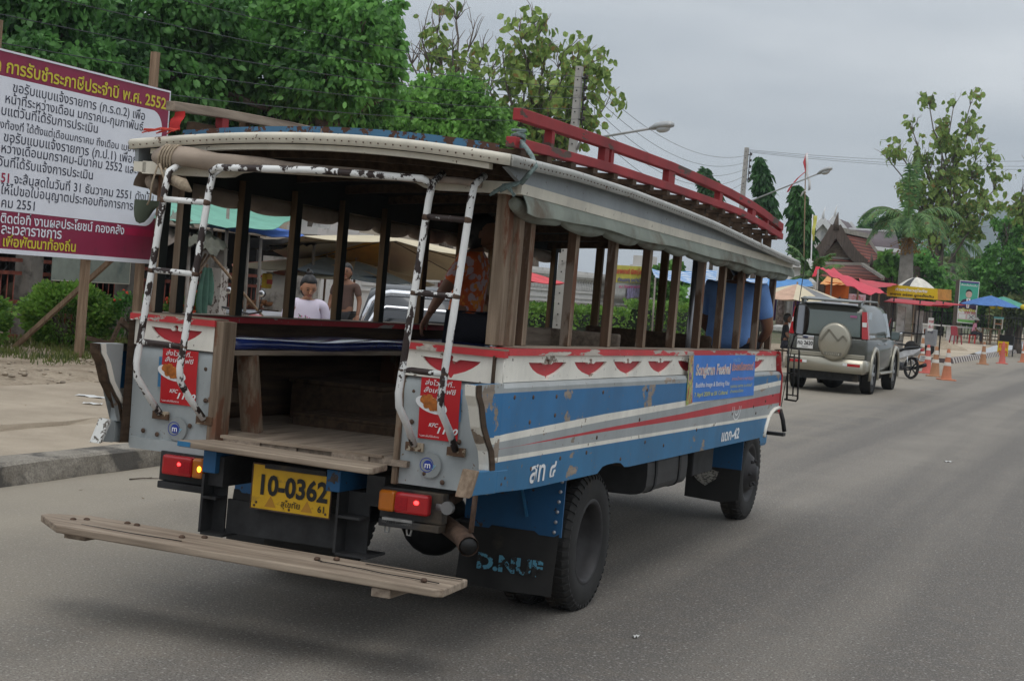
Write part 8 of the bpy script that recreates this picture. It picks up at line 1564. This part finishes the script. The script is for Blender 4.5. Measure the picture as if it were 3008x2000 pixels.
# teaks with bare twigs
def teak(label, base, tips, D, seed, nl, size, tr=.18, group='teak trees', seedh=True):
    B = Vector(base); o = thing('teak_tree', label, 'tree', tuple(B), 0, group); rr = random.Random(seed); gg = np.random.default_rng(seed); mb = MB(); tw_ = MB(); L_pts, L_n = [], []
    T = [Vector(at(x, y, D + dd)) - B for x, y, dd in tips]; ctr = sum(T, Vector()) / len(T); fk = Vector((ctr.x * .8, ctr.y * .8, ctr.z * .55)); trunk = branches(mb, (0, 0, 0), fk, tr * 1.2, tr * .7, rr, .02)
    for t_ in T:
        p0 = trunk[rr.randint(3, 5)]; pts = branches(mb, p0, t_, tr * .35, .03, rr, .05)
        for k in range(7):
            q = pts[rr.randint(2, 5)]; e_ = q + (t_ - p0).normalized() * rr.uniform(.3, .9) + Vector((rr.uniform(-.8, .8), rr.uniform(-.8, .8), rr.uniform(-.1, .8))); branches(tw_, q, e_, .022, .008, rr, .1, 3)
            if rr.random() < nl:
                n = rr.randint(9, 20); c = np.array(q.lerp(e_, rr.uniform(.3, .9))); L_pts.append(c + gg.normal(0, .27, (n, 3))); L_n.append(gg.normal(0, .8, (n, 3)))
        for k in range(4): e_ = t_ + Vector((rr.uniform(-.5, .5), rr.uniform(-.5, .5), rr.uniform(.3, 1.1))); branches(tw_, t_, e_, .016, .006, rr, .1, 3)
    mb.build('trunk', m_bark, o); tw_.build('twigs', m_twig, o)
    leaves_mesh('crown', np.concatenate(L_pts), np.concatenate(L_n), size, lf_teak, o, 1.25, seed, .55, .35); return o
teak('bare branched teak with few leaves left of the concrete pole', base_at(1290, 60), [(1290, 70, 0), (1340, 60, 1), (1240, 120, 0), (1390, 90, 0), (1210, 190, 1), (1420, 160, 0), (1180, 240, -1), (1330, 150, 0), (1270, 170, 1), (1440, 220, 0), (1360, 230, -1)], 60, 21, .30, .34)
teak('leafier teak behind the concrete utility pole', base_at(1560, 56), [(1530, 120, 0), (1580, 110, 1), (1640, 200, 0), (1480, 190, 0), (1700, 220, 0), (1440, 270, 1), (1560, 190, 0), (1620, 270, -1), (1740, 270, 0), (1680, 320, 0), (1500, 290, 1), (1580, 350, 0), (1460, 360, 0), (1660, 400, 0), (1750, 350, 1), (1540, 260, 0), (1600, 160, 0), (1690, 270, 1), (1520, 380, 0), (1400, 330, 0)], 56, 22, .85, .33)
teak('tall teak with yellowing leaves behind the palm', base_at(2760, 100), [(2730, 310, 0), (2800, 320, 0), (2850, 310, 1), (2680, 380, 0), (2760, 390, 0), (2840, 400, 0), (2880, 430, 0), (2640, 450, 0), (2720, 460, 0), (2800, 470, 0), (2900, 490, 0), (2610, 470, 1), (2680, 520, 0), (2760, 540, 0), (2850, 540, 0), (2920, 560, 0), (2880, 600, 0), (2780, 610, 0), (2700, 590, 0), (2830, 640, 0), (2900, 640, -1), (2650, 560, 0), (2740, 650, 0), (2860, 690, 0)], 100, 23, .70, .42, .22)
teak('teak branch reaching in at the right picture edge', base_at(3090, 90), [(3000, 570, 0), (3040, 520, 0), (2990, 620, 0), (3080, 560, 0), (3060, 640, 0)], 90, 24, .7, .42, .2)
# clipped round bush, flowering shrubs, hedges
def bush(label, c, r, m, n, size, seed, name='bush', flower=None, group=None):
    o = thing(name, label, 'bush', (c[0], c[1], c[2] - r[2] * .95), 0, group); gg = np.random.default_rng(seed); rr = random.Random(seed)
    d = gg.normal(0, 1, (n, 3)); d /= np.linalg.norm(d, axis=1)[:, None]; d[:, 2] = np.abs(d[:, 2]) * np.where(gg.random(n) < .72, 1, -1); lump = 1 + .07 * np.sin(d[:, 0] * 7 + d[:, 2] * 5) + .06 * np.sin(d[:, 1] * 9 + d[:, 0] * 4); rad = gg.uniform(.72, 1.02, n) * lump
    p = d * rad[:, None] * np.array(r) + np.array([0, 0, r[2] * .95]); leaves_mesh('foliage', p, d + np.array([0, 0, .4]), size, m, o, 1.8, seed, .1)
    mb = MB(); 
    for k in range(9): e_ = gg.normal(0, .5, 3) * np.array(r) * .9; branches(mb, (e_[0] * .15, e_[1] * .15, 0), (e_[0], e_[1], r[2] * (.7 + .5 * rr.random())), .03, .008, rr, .1, 4)
    mb.build('stems', m_bark, o)
    if flower:
        mb = MB()
        for k in range(flower[1]):
            v = gg.normal(0, 1, 3); v /= np.linalg.norm(v); v[2] = abs(v[2]); q = v * np.array(r) * 1.0 + np.array([0, 0, r[2] * .95])
            for j in range(5): mb.ell(q + gg.normal(0, .028, 3), (.026, .026, .022), 6, 4)
        mb.build('blossoms', flower[0], o)
    return o
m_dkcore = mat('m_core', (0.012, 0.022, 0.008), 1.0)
Lz = lambda x, y: (x / 4.356, 740 + y / 4.356)
c = on_x(*Lz(850, 820), -15.3); bush('round clipped bright green bush behind the notice board post', (c[0], c[1], c[2]), (.66, .70, .49), lf_bush, 6000, .085, 31)
c = on_x(*Lz(-330, 880), -15.3); bush('part of a round bush at the left picture edge', (c[0], c[1], c[2]), (.45, .5, .42), lf_bush, 2600, .085, 32)
m_ixora = mat('m_ixora', (.62, .07, .025), .7, var=.2, vs=20)
c = on_x(553, 915, -14.6); bush('shrub with orange red blossoms seen between the ladder pipes', (c[0], c[1], c[2]), (.36, .42, .34), lf_bush, 1600, .07, 33, 'flowering_shrub', (m_ixora, 26))
c = on_x(385, 930, -14.6); bush('small shrub with a few red blossoms beside the timber post', (c[0], c[1], c[2]), (.32, .34, .36), lf_mid, 1300, .07, 34, 'flowering_shrub', (m_ixora, 8))
def hedge(label, y0, y1, x, h_, seed):
    o = thing('clipped_hedge', label, 'hedge', (x, (y0 + y1) / 2, .15)); gg = np.random.default_rng(seed); n = int((y1 - y0) * 900); L = (y1 - y0) / 2
    p = np.stack([gg.uniform(-.55, .55, n), gg.uniform(-L, L, n), h_ * (1 - gg.random(n) ** 2.2)], 1); p[:, 0] *= np.where(gg.random(n) < .5, 1, .6); nr = np.stack([np.sign(p[:, 0]), gg.normal(0, .3, n), np.full(n, .8)], 1); leaves_mesh('foliage', p, nr, .12, lf_bush, o, 1.6, seed, 0)
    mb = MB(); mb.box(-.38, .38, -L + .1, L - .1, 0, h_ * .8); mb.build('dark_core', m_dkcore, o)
hedge('low clipped hedge before the temple wall, seen through the middle of the bus', 40.5, 50.5, -16.0, .98, 41); hedge('taller clipped hedge before the printed banner', 51.5, 61, -15.6, 1.28, 42)
tree('small leafy tree by the gate pillar behind the stalls', base_at(1560 - 620, 47), px_clumps([(945, 705, 40, 35, 0), (905, 690, 35, 30, 0)], 47), lf_light, 1500, .2, .1, 55)
tree('small bright tree beside the blue striped awning', base_at(1945, 60), px_clumps([(1935, 830, 40, 40, 0), (1960, 870, 45, 40, 0), (1990, 800, 40, 30, 1)], 60), lf_light, 2600, .24, .1, 56)
# narrow mast trees
def mast(label, px, ytop, ybot, D, w, seed, m, lean=0):
    b0 = base_at(px, D); top = at(px + lean, ytop, D); bot = at(px, ybot, D); o = thing('mast_tree', label, 'tree', b0, 0, 'narrow mast trees'); gg = np.random.default_rng(seed); P_, N_ = [], []
    H0, H1 = bot[2] - b0[2], top[2] - b0[2]; n = 2600
    t = gg.random(n); ww = w * D / FPX * np.minimum(1, (1 - t) * 3.2 + .12) * (.8 + .25 * np.sin(t * 31 + seed)); a = gg.uniform(0, 2 * math.pi, n); r = ww * gg.uniform(.35, 1.1, n)
    lx = (top[0] - b0[0]) * t; P_ = np.stack([lx + r * np.cos(a), r * np.sin(a), H0 + (H1 - H0) * t], 1); N_ = np.stack([np.cos(a), np.sin(a), np.full(n, -.6)], 1)
    leaves_mesh('crown', P_, N_, .34, m, o, 2.6, seed, .9); mb = MB(); mb.tube([(0, 0, 0), (lx.max() * .5, 0, H1 * .5), (top[0] - b0[0], 0, H1 * .98)], [.14, .1, .03], 6); mb.build('trunk', m_bark, o)
mast('dark mast tree just right of the far utility pole', 2231, 462, 640, 80, 26, 61, lf_mast); mast('smaller mast tree showing behind the roof rack', 2070, 495, 600, 84, 24, 62, lf_mast); mast('lighter topped mast tree beside the ribbon pole', 2340, 545, 740, 76, 34, 63, leaf('m_leaf_mast2', (.014, .06, .016), (.06, .17, .035), .3, .9), 2)
# palms
def frond(mb, o_, az, el, L, drop, rr, wid=.55, n=26, leaf_w=.045):
    d = Vector((math.cos(az) * math.cos(el), math.sin(az) * math.cos(el), math.sin(el))); p = Vector(o_); pts = [p.copy()]; s = L / n; v = d.copy()
    for i in range(n): v.z -= drop / n * (.4 + 1.4 * i / n); v.normalize(); p = p + v * s; pts.append(p.copy())
    mb.tube(pts, [.035 * (1 - .85 * i / n) for i in range(n + 1)], 5, 1)
    for i in range(3, n + 1):
        t = i / n; tg = (pts[i] - pts[i - 1]).normalized(); side = tg.cross(Vector((0, 0, 1)))
        if side.length < .1: side = Vector((1, 0, 0))
        side.normalize(); l = wid * (math.sin(math.pi * min(1, t * .92 + .06)) ** .6) * rr.uniform(.85, 1.1)
        for sg_ in (-1, 1):
            for h_ in (0, .5):
                b_ = pts[i - 1].lerp(pts[i], h_); e_ = b_ + side * sg_ * l * .75 + tg * l * .45 + Vector((0, 0, -l * rr.uniform(.25, .75))); m_ = b_.lerp(e_, .5) + Vector((0, 0, l * .10)); w_ = tg * leaf_w
                mb.add([b_ - w_, m_ - w_ * .8, e_, m_ + w_ * .8, b_ + w_], [(0, 1, 3, 4), (1, 2, 3)], 0)
def palm(label, base, crown, nf, L, seed, tr=.28, shaft=True, wid=.6, els=(-.1, 1.3), drop=1.7, extra=()):
    B = Vector(base); C_ = Vector(crown) - B; o = thing('palm_tree', label, 'palm', tuple(B), 0, 'palms'); rr = random.Random(seed); mb = MB()
    mb.tube([(0, 0, 0), tuple(C_ * .5), tuple(C_ * .86)], [tr * 1.05, tr * .98, tr * .78], 14)
    for k in range(16): z = C_ * (.05 + .05 * k); rd = tr * (1.05 - .018 * k) + .012; mb.tube([z, z + C_ * .004], rd, 14)
    mb.build('trunk', mat('m_palm_trunk', (.27, .245, .22), .9, var=.25, vs=3, bump=.3, bs=20), o)
    if shaft: mb = MB(); mb.tube([tuple(C_ * .86), tuple(C_ * .93), tuple(C_)], [tr * .8, tr * .62, tr * .3], 12); mb.build('crownshaft', mat('m_crownshaft', (.10, .17, .05), .6, var=.2), o)
    for k in range(nf):
        mb = MB(); az = 2 * math.pi * k / nf * 1.0 + rr.uniform(-.25, .25); el = rr.uniform(*els); frond(mb, C_, az, el, L * rr.uniform(.85, 1.1), drop * rr.uniform(.8, 1.2), rr, wid); mb.build('frond', [lf_palm, m_crst], o)
    for az, el, l, dr in extra: mb = MB(); frond(mb, C_, az, el, l, dr, rr, wid); mb.build('frond', [lf_palm, m_crst], o)
    return o
m_crst = mat('m_rachis', (.13, .17, .06), .6)
pc = at(2668, 650, 88); pb_ = base_at(2652, 88); palm('big feathery palm with a pale ringed trunk in front of the teak', (pb_[0], pb_[1], .3), pc, 9, 3.2, 71, .42, els=(.2, 1.0), drop=2.2, wid=.85, extra=[(2.9, .75, 3.6, 2.2), (.2, .8, 3.6, 2.0), (1.2, 1.45, 3.6, .5), (-1.6, 1.3, 3.4, .9), (3.5, .2, 3.0, 2.2), (-.3, .3, 3.2, 2.1)])
mb = MB(); rr = random.Random(9)
pf = thing('palm_fruit', 'orange brown fruit cluster hanging under the palm crown', 'fruit', tuple(at(2672, 700, 87.6)))
for k in range(46): e_ = Vector((rr.gauss(0, .45), rr.gauss(0, .3), rr.uniform(-.9, -.05))); mb.tube([(0, 0, .1), e_ * .5 + Vector((0, 0, .08)), e_], [.02, .014, .008], 4)
mb.build('stalks', mat('m_fruit', (.30, .15, .04), .9, var=.3, vs=6), pf); mb = MB()
for k in range(60): mb.ell((rr.gauss(0, .4), rr.gauss(0, .25), rr.uniform(-.9, -.1)), (.05, .05, .05), 6, 4)
mb.build('fruits', mat('m_fruit2', (.30, .17, .05), .8), pf)
for i, (px, py, D, L) in enumerate(((2730, 800, 98, 3.6), (2820, 810, 112, 3.8), (2800, 700, 106, 3.2))): palm(['shaggy drooping palm right of the pale palm trunk', 'coconut palm behind the poster board', 'palm with dry fronds behind the pavilion'][i], base_at(px, D), at(px, py, D), 12, L, 80 + i, .2, False, .8, (-.4, .9), 2.0)
pb2 = at(2380, 805, 62); palm('small spiky palm left of the pavilion roof', (pb2[0], pb2[1], .15), at(2385, 815, 62), 12, 1.5, 90, .12, False, .35, (.1, 1.2), 1.2)
# trees on the right and the wooded background
G2 = 'trees behind the garden on the right'
RT = [('bright green spreading tree with layered branches at the right edge', 2960, 98, [(2960, 760, 70, 45, 0), (3030, 700, 80, 50, 0), (2920, 830, 70, 45, 0), (3050, 800, 90, 60, 0), (2970, 860, 90, 40, 1), (3110, 740, 80, 90, 0), (2990, 660, 45, 22, 0), (2950, 655, 40, 14, 0), (3030, 640, 55, 30, 1), (2900, 790, 40, 30, 0), (3090, 880, 90, 60, 0)], lf_mid, 15000),
      ('bushy green tree left of the spreading one', 2860, 118, [(2850, 835, 50, 38, 0), (2890, 815, 35, 26, 0), (2830, 870, 60, 40, 0), (2915, 880, 60, 38, 0)], lf_mid, 7000),
      ('dark round tree behind the coconut palm', 2790, 132, [(2760, 775, 50, 45, 0), (2815, 795, 40, 35, 0), (2740, 840, 60, 50, 0), (2800, 860, 55, 40, 0)], lf_dark, 7000),
      ('yellow tinged tree below the hill', 2810, 125, [(2825, 770, 35, 28, 0), (2800, 790, 40, 30, 0), (2850, 800, 40, 35, 0)], lf_olive, 3500),
      ('dark green tree behind the white temple roof', 2560, 150, [(2560, 665, 45, 30, 0), (2600, 680, 50, 40, 0), (2540, 690, 40, 30, 0), (2640, 700, 60, 60, 0)], lf_dark, 5000),
      ('leafy tree under the palm beside the pavilion', 2690, 92, [(2700, 800, 60, 50, 0), (2660, 850, 50, 40, 0), (2740, 860, 60, 40, 0), (2640, 820, 40, 30, 0)], lf_mid, 6000),
      ('green shrubby tree behind the garden fence', 2790, 100, [(2780, 900, 80, 45, 0), (2700, 900, 70, 40, 0), (2860, 910, 70, 40, 0), (2930, 920, 80, 40, 0)], lf_mid, 8000),
      ('olive shrub right of the vendor corner', 2990, 96, [(2990, 910, 60, 35, 0), (3050, 900, 70, 50, 0), (2960, 930, 50, 25, 0)], lf_olive, 4500),
      ('dark tree mass behind the far end of the road', 3080, 150, [(3020, 850, 90, 70, 0), (2940, 860, 90, 60, 0), (3130, 830, 120, 90, 0), (2860, 880, 80, 50, 0)], lf_dark, 8000)]
for i, (lb, px, D, cl, m, n) in enumerate(RT): b_ = base_at(px, D); tree(lb, (b_[0], b_[1], zg(b_[0], b_[1])), px_clumps(cl, D), m, n, .30 if D > 110 else .26, .22, 100 + i, G2, droop=.35)
lb_ = at(2610, 800, 90); tree('big leaved young tree between the palm and the temple', base_at(2610, 90), px_clumps([(2605, 770, 30, 25, 0), (2625, 790, 25, 20, 0)], 90), lf_light, 260, .6, .09, 120)

# ================================================================== POLES, WIRES, LAMPS, FLAGS
m_cpole = mat('m_concrete_pole', (0.40, 0.385, 0.36), .9, var=.15, vs=2, bump=.2, bs=20, dirt=(.2, .19, .175), dirt_amt=.06); m_wire = mat('m_wire', (.03, .035, .04), .6); m_insu = mat('m_insulator', (.05, .035, .03), .35)
def upole(label, px, ytop, D):
    t_ = at(px, ytop, D); o = thing('utility_pole', label, 'pole', (t_[0], t_[1], .12), 0, 'concrete utility poles'); H = t_[2] - .12
    mb = MB(); mb.hexa([(-.14, -.14, 0), (.14, -.14, 0), (.14, .14, 0), (-.14, .14, 0)], [(-.09, -.09, H), (.09, -.09, H), (.09, .09, H), (-.09, .09, H)]); mb.build('shaft', m_cpole, o, .01)
    mb = MB()
    for k in range(int(H / .3) - 1): z = .5 + k * .3; mb.box(-.018, .018, -.148 + .05 * z / H, .148 - .05 * z / H, z, z + .04)
    mb.build('bolt_holes', m_black, o); mb = MB(); mb.box(.17, .20, -.03, .03, H - 1.6, H - .2); mb.box(.09, .17, -.02, .02, H - 1.5, H - 1.46); mb.box(.09, .17, -.02, .02, H - .35, H - .31); mb.build('rack', m_steel, o)
    for k in range(5): mb = MB(); mb.lathe([(.02, -.06), (.05, -.05), (.035, -.01), (.055, .02), (.03, .06)], 10, (.235, 0, H - .3 - k * .29)); mb.build('insulator', m_insu, o)
    return o, Vector((t_[0], t_[1], t_[2]))
u1, T1 = upole('near concrete utility pole standing before the teak', 1703, 196, 45); u2, T2 = upole('far concrete utility pole beside the dark mast tree', 2194, 434, 75)
def wire(label, a, b_, sag, r=.0075, n=20, group='overhead wires'):
    a, b_ = Vector(a), Vector(b_); o = MB(); M_ = (a + b_) / 2; o.tube([a.lerp(b_, i / n) - Vector((0, 0, sag * 4 * (i / n) * (1 - i / n))) - M_ for i in range(n + 1)], r, 5); ob = o.build('overhead_wire', m_wire); ob.location = M_; return tag(ob, label, 'wire', group)
ORD = ['top', 'second', 'third', 'fourth', 'lowest']
W0 = [(-40, -40, 9), (-40, 20, 9), (-40, 60, 9), (-40, 90, 9), (-40, 130, 9)]
for k in range(5):
    ins = T1 + Vector((.24, 0, -.3 - .29 * k)); a = Vector(at(*[(300, -150), (300, -60), (300, 15), (300, 90), (300, 165)][k], 24)); d = a - ins; wire('%s wire from the near pole towards the left over the trees' % ORD[k], ins, ins + d * 1.5, .5)
    j2 = T2 + Vector((.24, 0, -.3 - .29 * k)); wire('%s wire sagging between the near and the far pole' % ORD[k], ins, j2, .9 + .12 * k)
for k, (ya, yb) in enumerate(((445, 468), (448, 485), (450, 495))): wire(['top', 'middle', 'lower'][k] + ' wire from the far pole across the right sky', T2 + Vector((.1, 0, -.1 - .05 * k)), at(3120, yb + 3, 80), .25)
for k in range(3): wire(['upper', 'middle', 'lower'][k] + ' thick cable low behind the roof rack', T1 + Vector((.12, 0, -3.2 - .35 * k)), T2 + Vector((.12, 0, -2.9 - .4 * k)), .7, .012)
for k in range(4): a = T1 + Vector((.1, 0, -2.6 - .3 * k)); e_ = Vector(at(300, 330 + 26 * k, 25)); wire(['upper', 'second', 'third', 'lowest'][k] + ' low cable from the near pole behind the bus roof', a, a + (e_ - a) * 1.4, .5, .009)
m_lamp = mat('m_lamp_alu', (.42, .43, .43), .45, .3, .08)
def lamp(label, pole, ap, head, D):
    A0 = Vector(at(*ap, D + 2.5)); Hd = Vector(at(*head, D)); A0.x, A0.y = pole.x + .12, pole.y; o = thing('street_lamp', label, 'street lamp', tuple(A0), 0, 'street lamps on the poles'); d = Hd - A0
    mb = MB(); mb.tube([(0, 0, -.25), d * .04, d * .5, d * .86], .035, 8); mb.build('arm', m_lamp, o); dn = d.normalized(); s_ = dn.cross(Vector((0, 0, 1))).normalized(); u_ = s_.cross(dn); rings = []
    for t, w_, h0, h1 in ((-.12, .05, -.03, .05), (.0, .08, -.05, .08), (.2, .15, -.06, .13), (.5, .17, -.07, .14), (.72, .13, -.06, .11), (.8, .06, -.03, .06)):
        c_ = d * .86 + dn * (t + .1); rings.append([c_ + s_ * (w_ * math.cos(q)) + u_ * ((h1 if math.sin(q) > 0 else -h0) * math.sin(q)) for q in [2 * math.pi * i / 16 for i in range(16)]])
    mb = MB(); mb.loft(rings); hd = mb.build('lamp_head', m_lamp, o); mb = MB(); c_ = d * .86 + dn * .52; rings = [[c_ + dn * (.26 * k * math.cos(q)) + s_ * (.13 * k * math.sin(q)) - u_ * (.075 + dz) for q in [2 * math.pi * i / 16 for i in range(16)]] for k, dz in ((1, -.03), (.9, .03), (.55, .075), (.05, .09))]
    mb.loft(rings); mb.build('lamp_lens', mat('m_lens', (.50, .52, .53), .15, 0, .05), hd); return o
lamp('nearer street lamp with a rounded pale head over the roof rack', T1, (1765, 415), (1948, 372), 42); lamp('farther street lamp on a long straight arm left of the ribbon pole', T2, (2240, 592), (2440, 496), 70)
p_ = at(2366, 900, 72); t_ = at(2367, 452, 72); o = thing('ribbon_pole', 'thin pole with red and white ribbons tied at its top', 'flag pole', (p_[0], p_[1], .15)); mb = MB(); mb.tube([(0, 0, 0), (t_[0] - p_[0], t_[1] - p_[1], t_[2] - .15)], .025, 6); mb.build('pole', m_post, o); hh = Vector((t_[0] - p_[0], t_[1] - p_[1], t_[2] - .15))
def ribbon(pts, m, w=.06): mb = MB(); mb.loft([[hh + Vector(p), hh + Vector(p) + Vector((w, .02, .05))] for p in pts], closed=False, cap=False); mb.build('ribbon', m, o, 0, .01)
ribbon([(0, 0, 0), (-.08, -.05, -.4), (.05, -.06, -.8), (-.3, -.1, -1.15), (-.62, -.1, -1.6), (-.7, -.1, -1.8)], m_ured, .1); ribbon([(0, -.08, -.02), (.08, -.1, -.5), (.1, -.1, -.9), (.25, -.1, -1.3), (.28, -.12, -1.65), (.02, -.1, -1.7), (-.08, -.1, -1.95)], m_wtrim, .1)
p_ = at(2383, 900, 70); t_ = at(2388, 630, 70); o = thing('yellow_flag_pole', 'white pole with a narrow yellow flag left of the pavilion', 'flag pole', (p_[0], p_[1], .15)); mb = MB(); mb.tube([(0, 0, 0), (t_[0] - p_[0], 0, t_[2] - .15)], .03, 6); mb.build('pole', m_wtrim, o); mb = MB(); mb.grid(lambda u, v: (t_[0] - p_[0] + .04 + .16 * u * (1 - .3 * v), .06 * math.sin(v * 8), t_[2] - .2 - 1.1 * v), 4, 8); mb.build('flag', m_byel, o, 0, .01)

# litter on the ground
m_paper = mat('m_paper', (.62, .62, .60), .8)
for i, (px, py, z, r, lb) in enumerate(((270, 1166, .19, .16, 'white scrap of paper on the pavement'), (272, 1187, .19, .09, 'small pale scrap on the pavement below the white one'), (2785, 1357, 0, .05, 'small white scrap on the road on the right'), (1867, 1873, 0, .02, 'tiny white chip on the road near the bottom'))):
    q = on_z(px, py, z); o = thing('paper_scrap', lb, 'litter', tuple(q), .4 * i, 'litter'); mb = MB(); mb.grid(lambda u, v: (r * (u - .5) * 2, r * .5 * (v - .5) * 2, .004 + .012 * math.sin(u * 5 + v * 3) ** 2), 5, 4); mb.build('paper', m_paper, o)
for i, (a, b_, z, lb) in enumerate((((380, 1410), (467, 1408), 0, 'long twig on the road by the kerb'), ((0, 1525), (0, 1525), 0, ''), ((905, 1415), (905, 1415), 0, ''))):
    if not lb: continue
    p0, p1 = Vector(on_z(*a, z)), Vector(on_z(*b_, z)); o = thing('fallen_twig', lb, 'twig', tuple(p0)); mb = MB(); d = p1 - p0; mb.tube([(0, 0, .008), d * .4 + Vector((0, .02, .012)), d + Vector((0, 0, .008))], [.006, .005, .003], 5); mb.build('stem', m_bark, o); mb = MB(); mb.tube([d * .5 + Vector((0, 0, .01)), d * .6 + Vector((0, .06, .014))], [.004, .002], 4); mb.build('side_shoot', m_bark, o)
# pebbles and leaves along the verge
gg = np.random.default_rng(77); mb = MB()
for k in range(420):
    x = gg.uniform(-13.2, -10.9); y = gg.uniform(12, 24); s = gg.uniform(.012, .045) * (1.6 if gg.random() < .06 else 1); mb.ell((x, y, .21 + (.03 if -12.3 < x < -11.3 else -.02)), (s * gg.uniform(.8, 1.5), s, s * .6), 6, 4)
o = mb.build('pebbles', mat('m_pebble', (.30, .25, .19), .95, var=.4, vs=12)); o['kind'] = 'stuff'
mb = MB(); gg = np.random.default_rng(78)
for k in range(110):
    x, y = gg.uniform(-10.6, -5.2), gg.uniform(8.5, 24)
    if -7.55 < x < -7.1: continue
    z = .197 if x < -8.7 else .158 if x < -7.5 else .004; a = gg.uniform(0, 6.3); l = gg.uniform(.012, .03); d = Vector((math.cos(a), math.sin(a), 0)) * l; n_ = Vector((-d.y, d.x, 0)) * .4; c_ = Vector((x, y, z)); mb.add([c_ - d, c_ + n_, c_ + d + Vector((0, 0, .004)), c_ - n_], [(0, 3, 2, 1)])
o = mb.build('fallen_leaves', mat('m_dry_leaf', (.16, .10, .05), .9, var=.4, vs=9)); o['kind'] = 'stuff'

# ------------------------------------------------------------------ the hazy air: far hills fade in it
mb = MB(); mb.box(-3000, 1600, -60, 3000, -3.2, 230)
hm = bpy.data.meshes.new('haze'); hm.from_pydata(mb.v, [], mb.f); hz = bpy.data.objects.new('haze', hm); COL.objects.link(hz); hz['kind'] = 'stuff'
m_haze = bpy.data.materials.new('m_haze'); m_haze.use_nodes = True; nt = m_haze.node_tree; nt.nodes.clear(); o_ = nt.nodes.new('ShaderNodeOutputMaterial'); pv_ = nt.nodes.new('ShaderNodeVolumePrincipled'); pv_.inputs['Color'].default_value = (.80, .905, 1.0, 1); pv_.inputs['Density'].default_value = .00032; nt.links.new(pv_.outputs[0], o_.inputs['Volume']); hm.materials.append(m_haze)
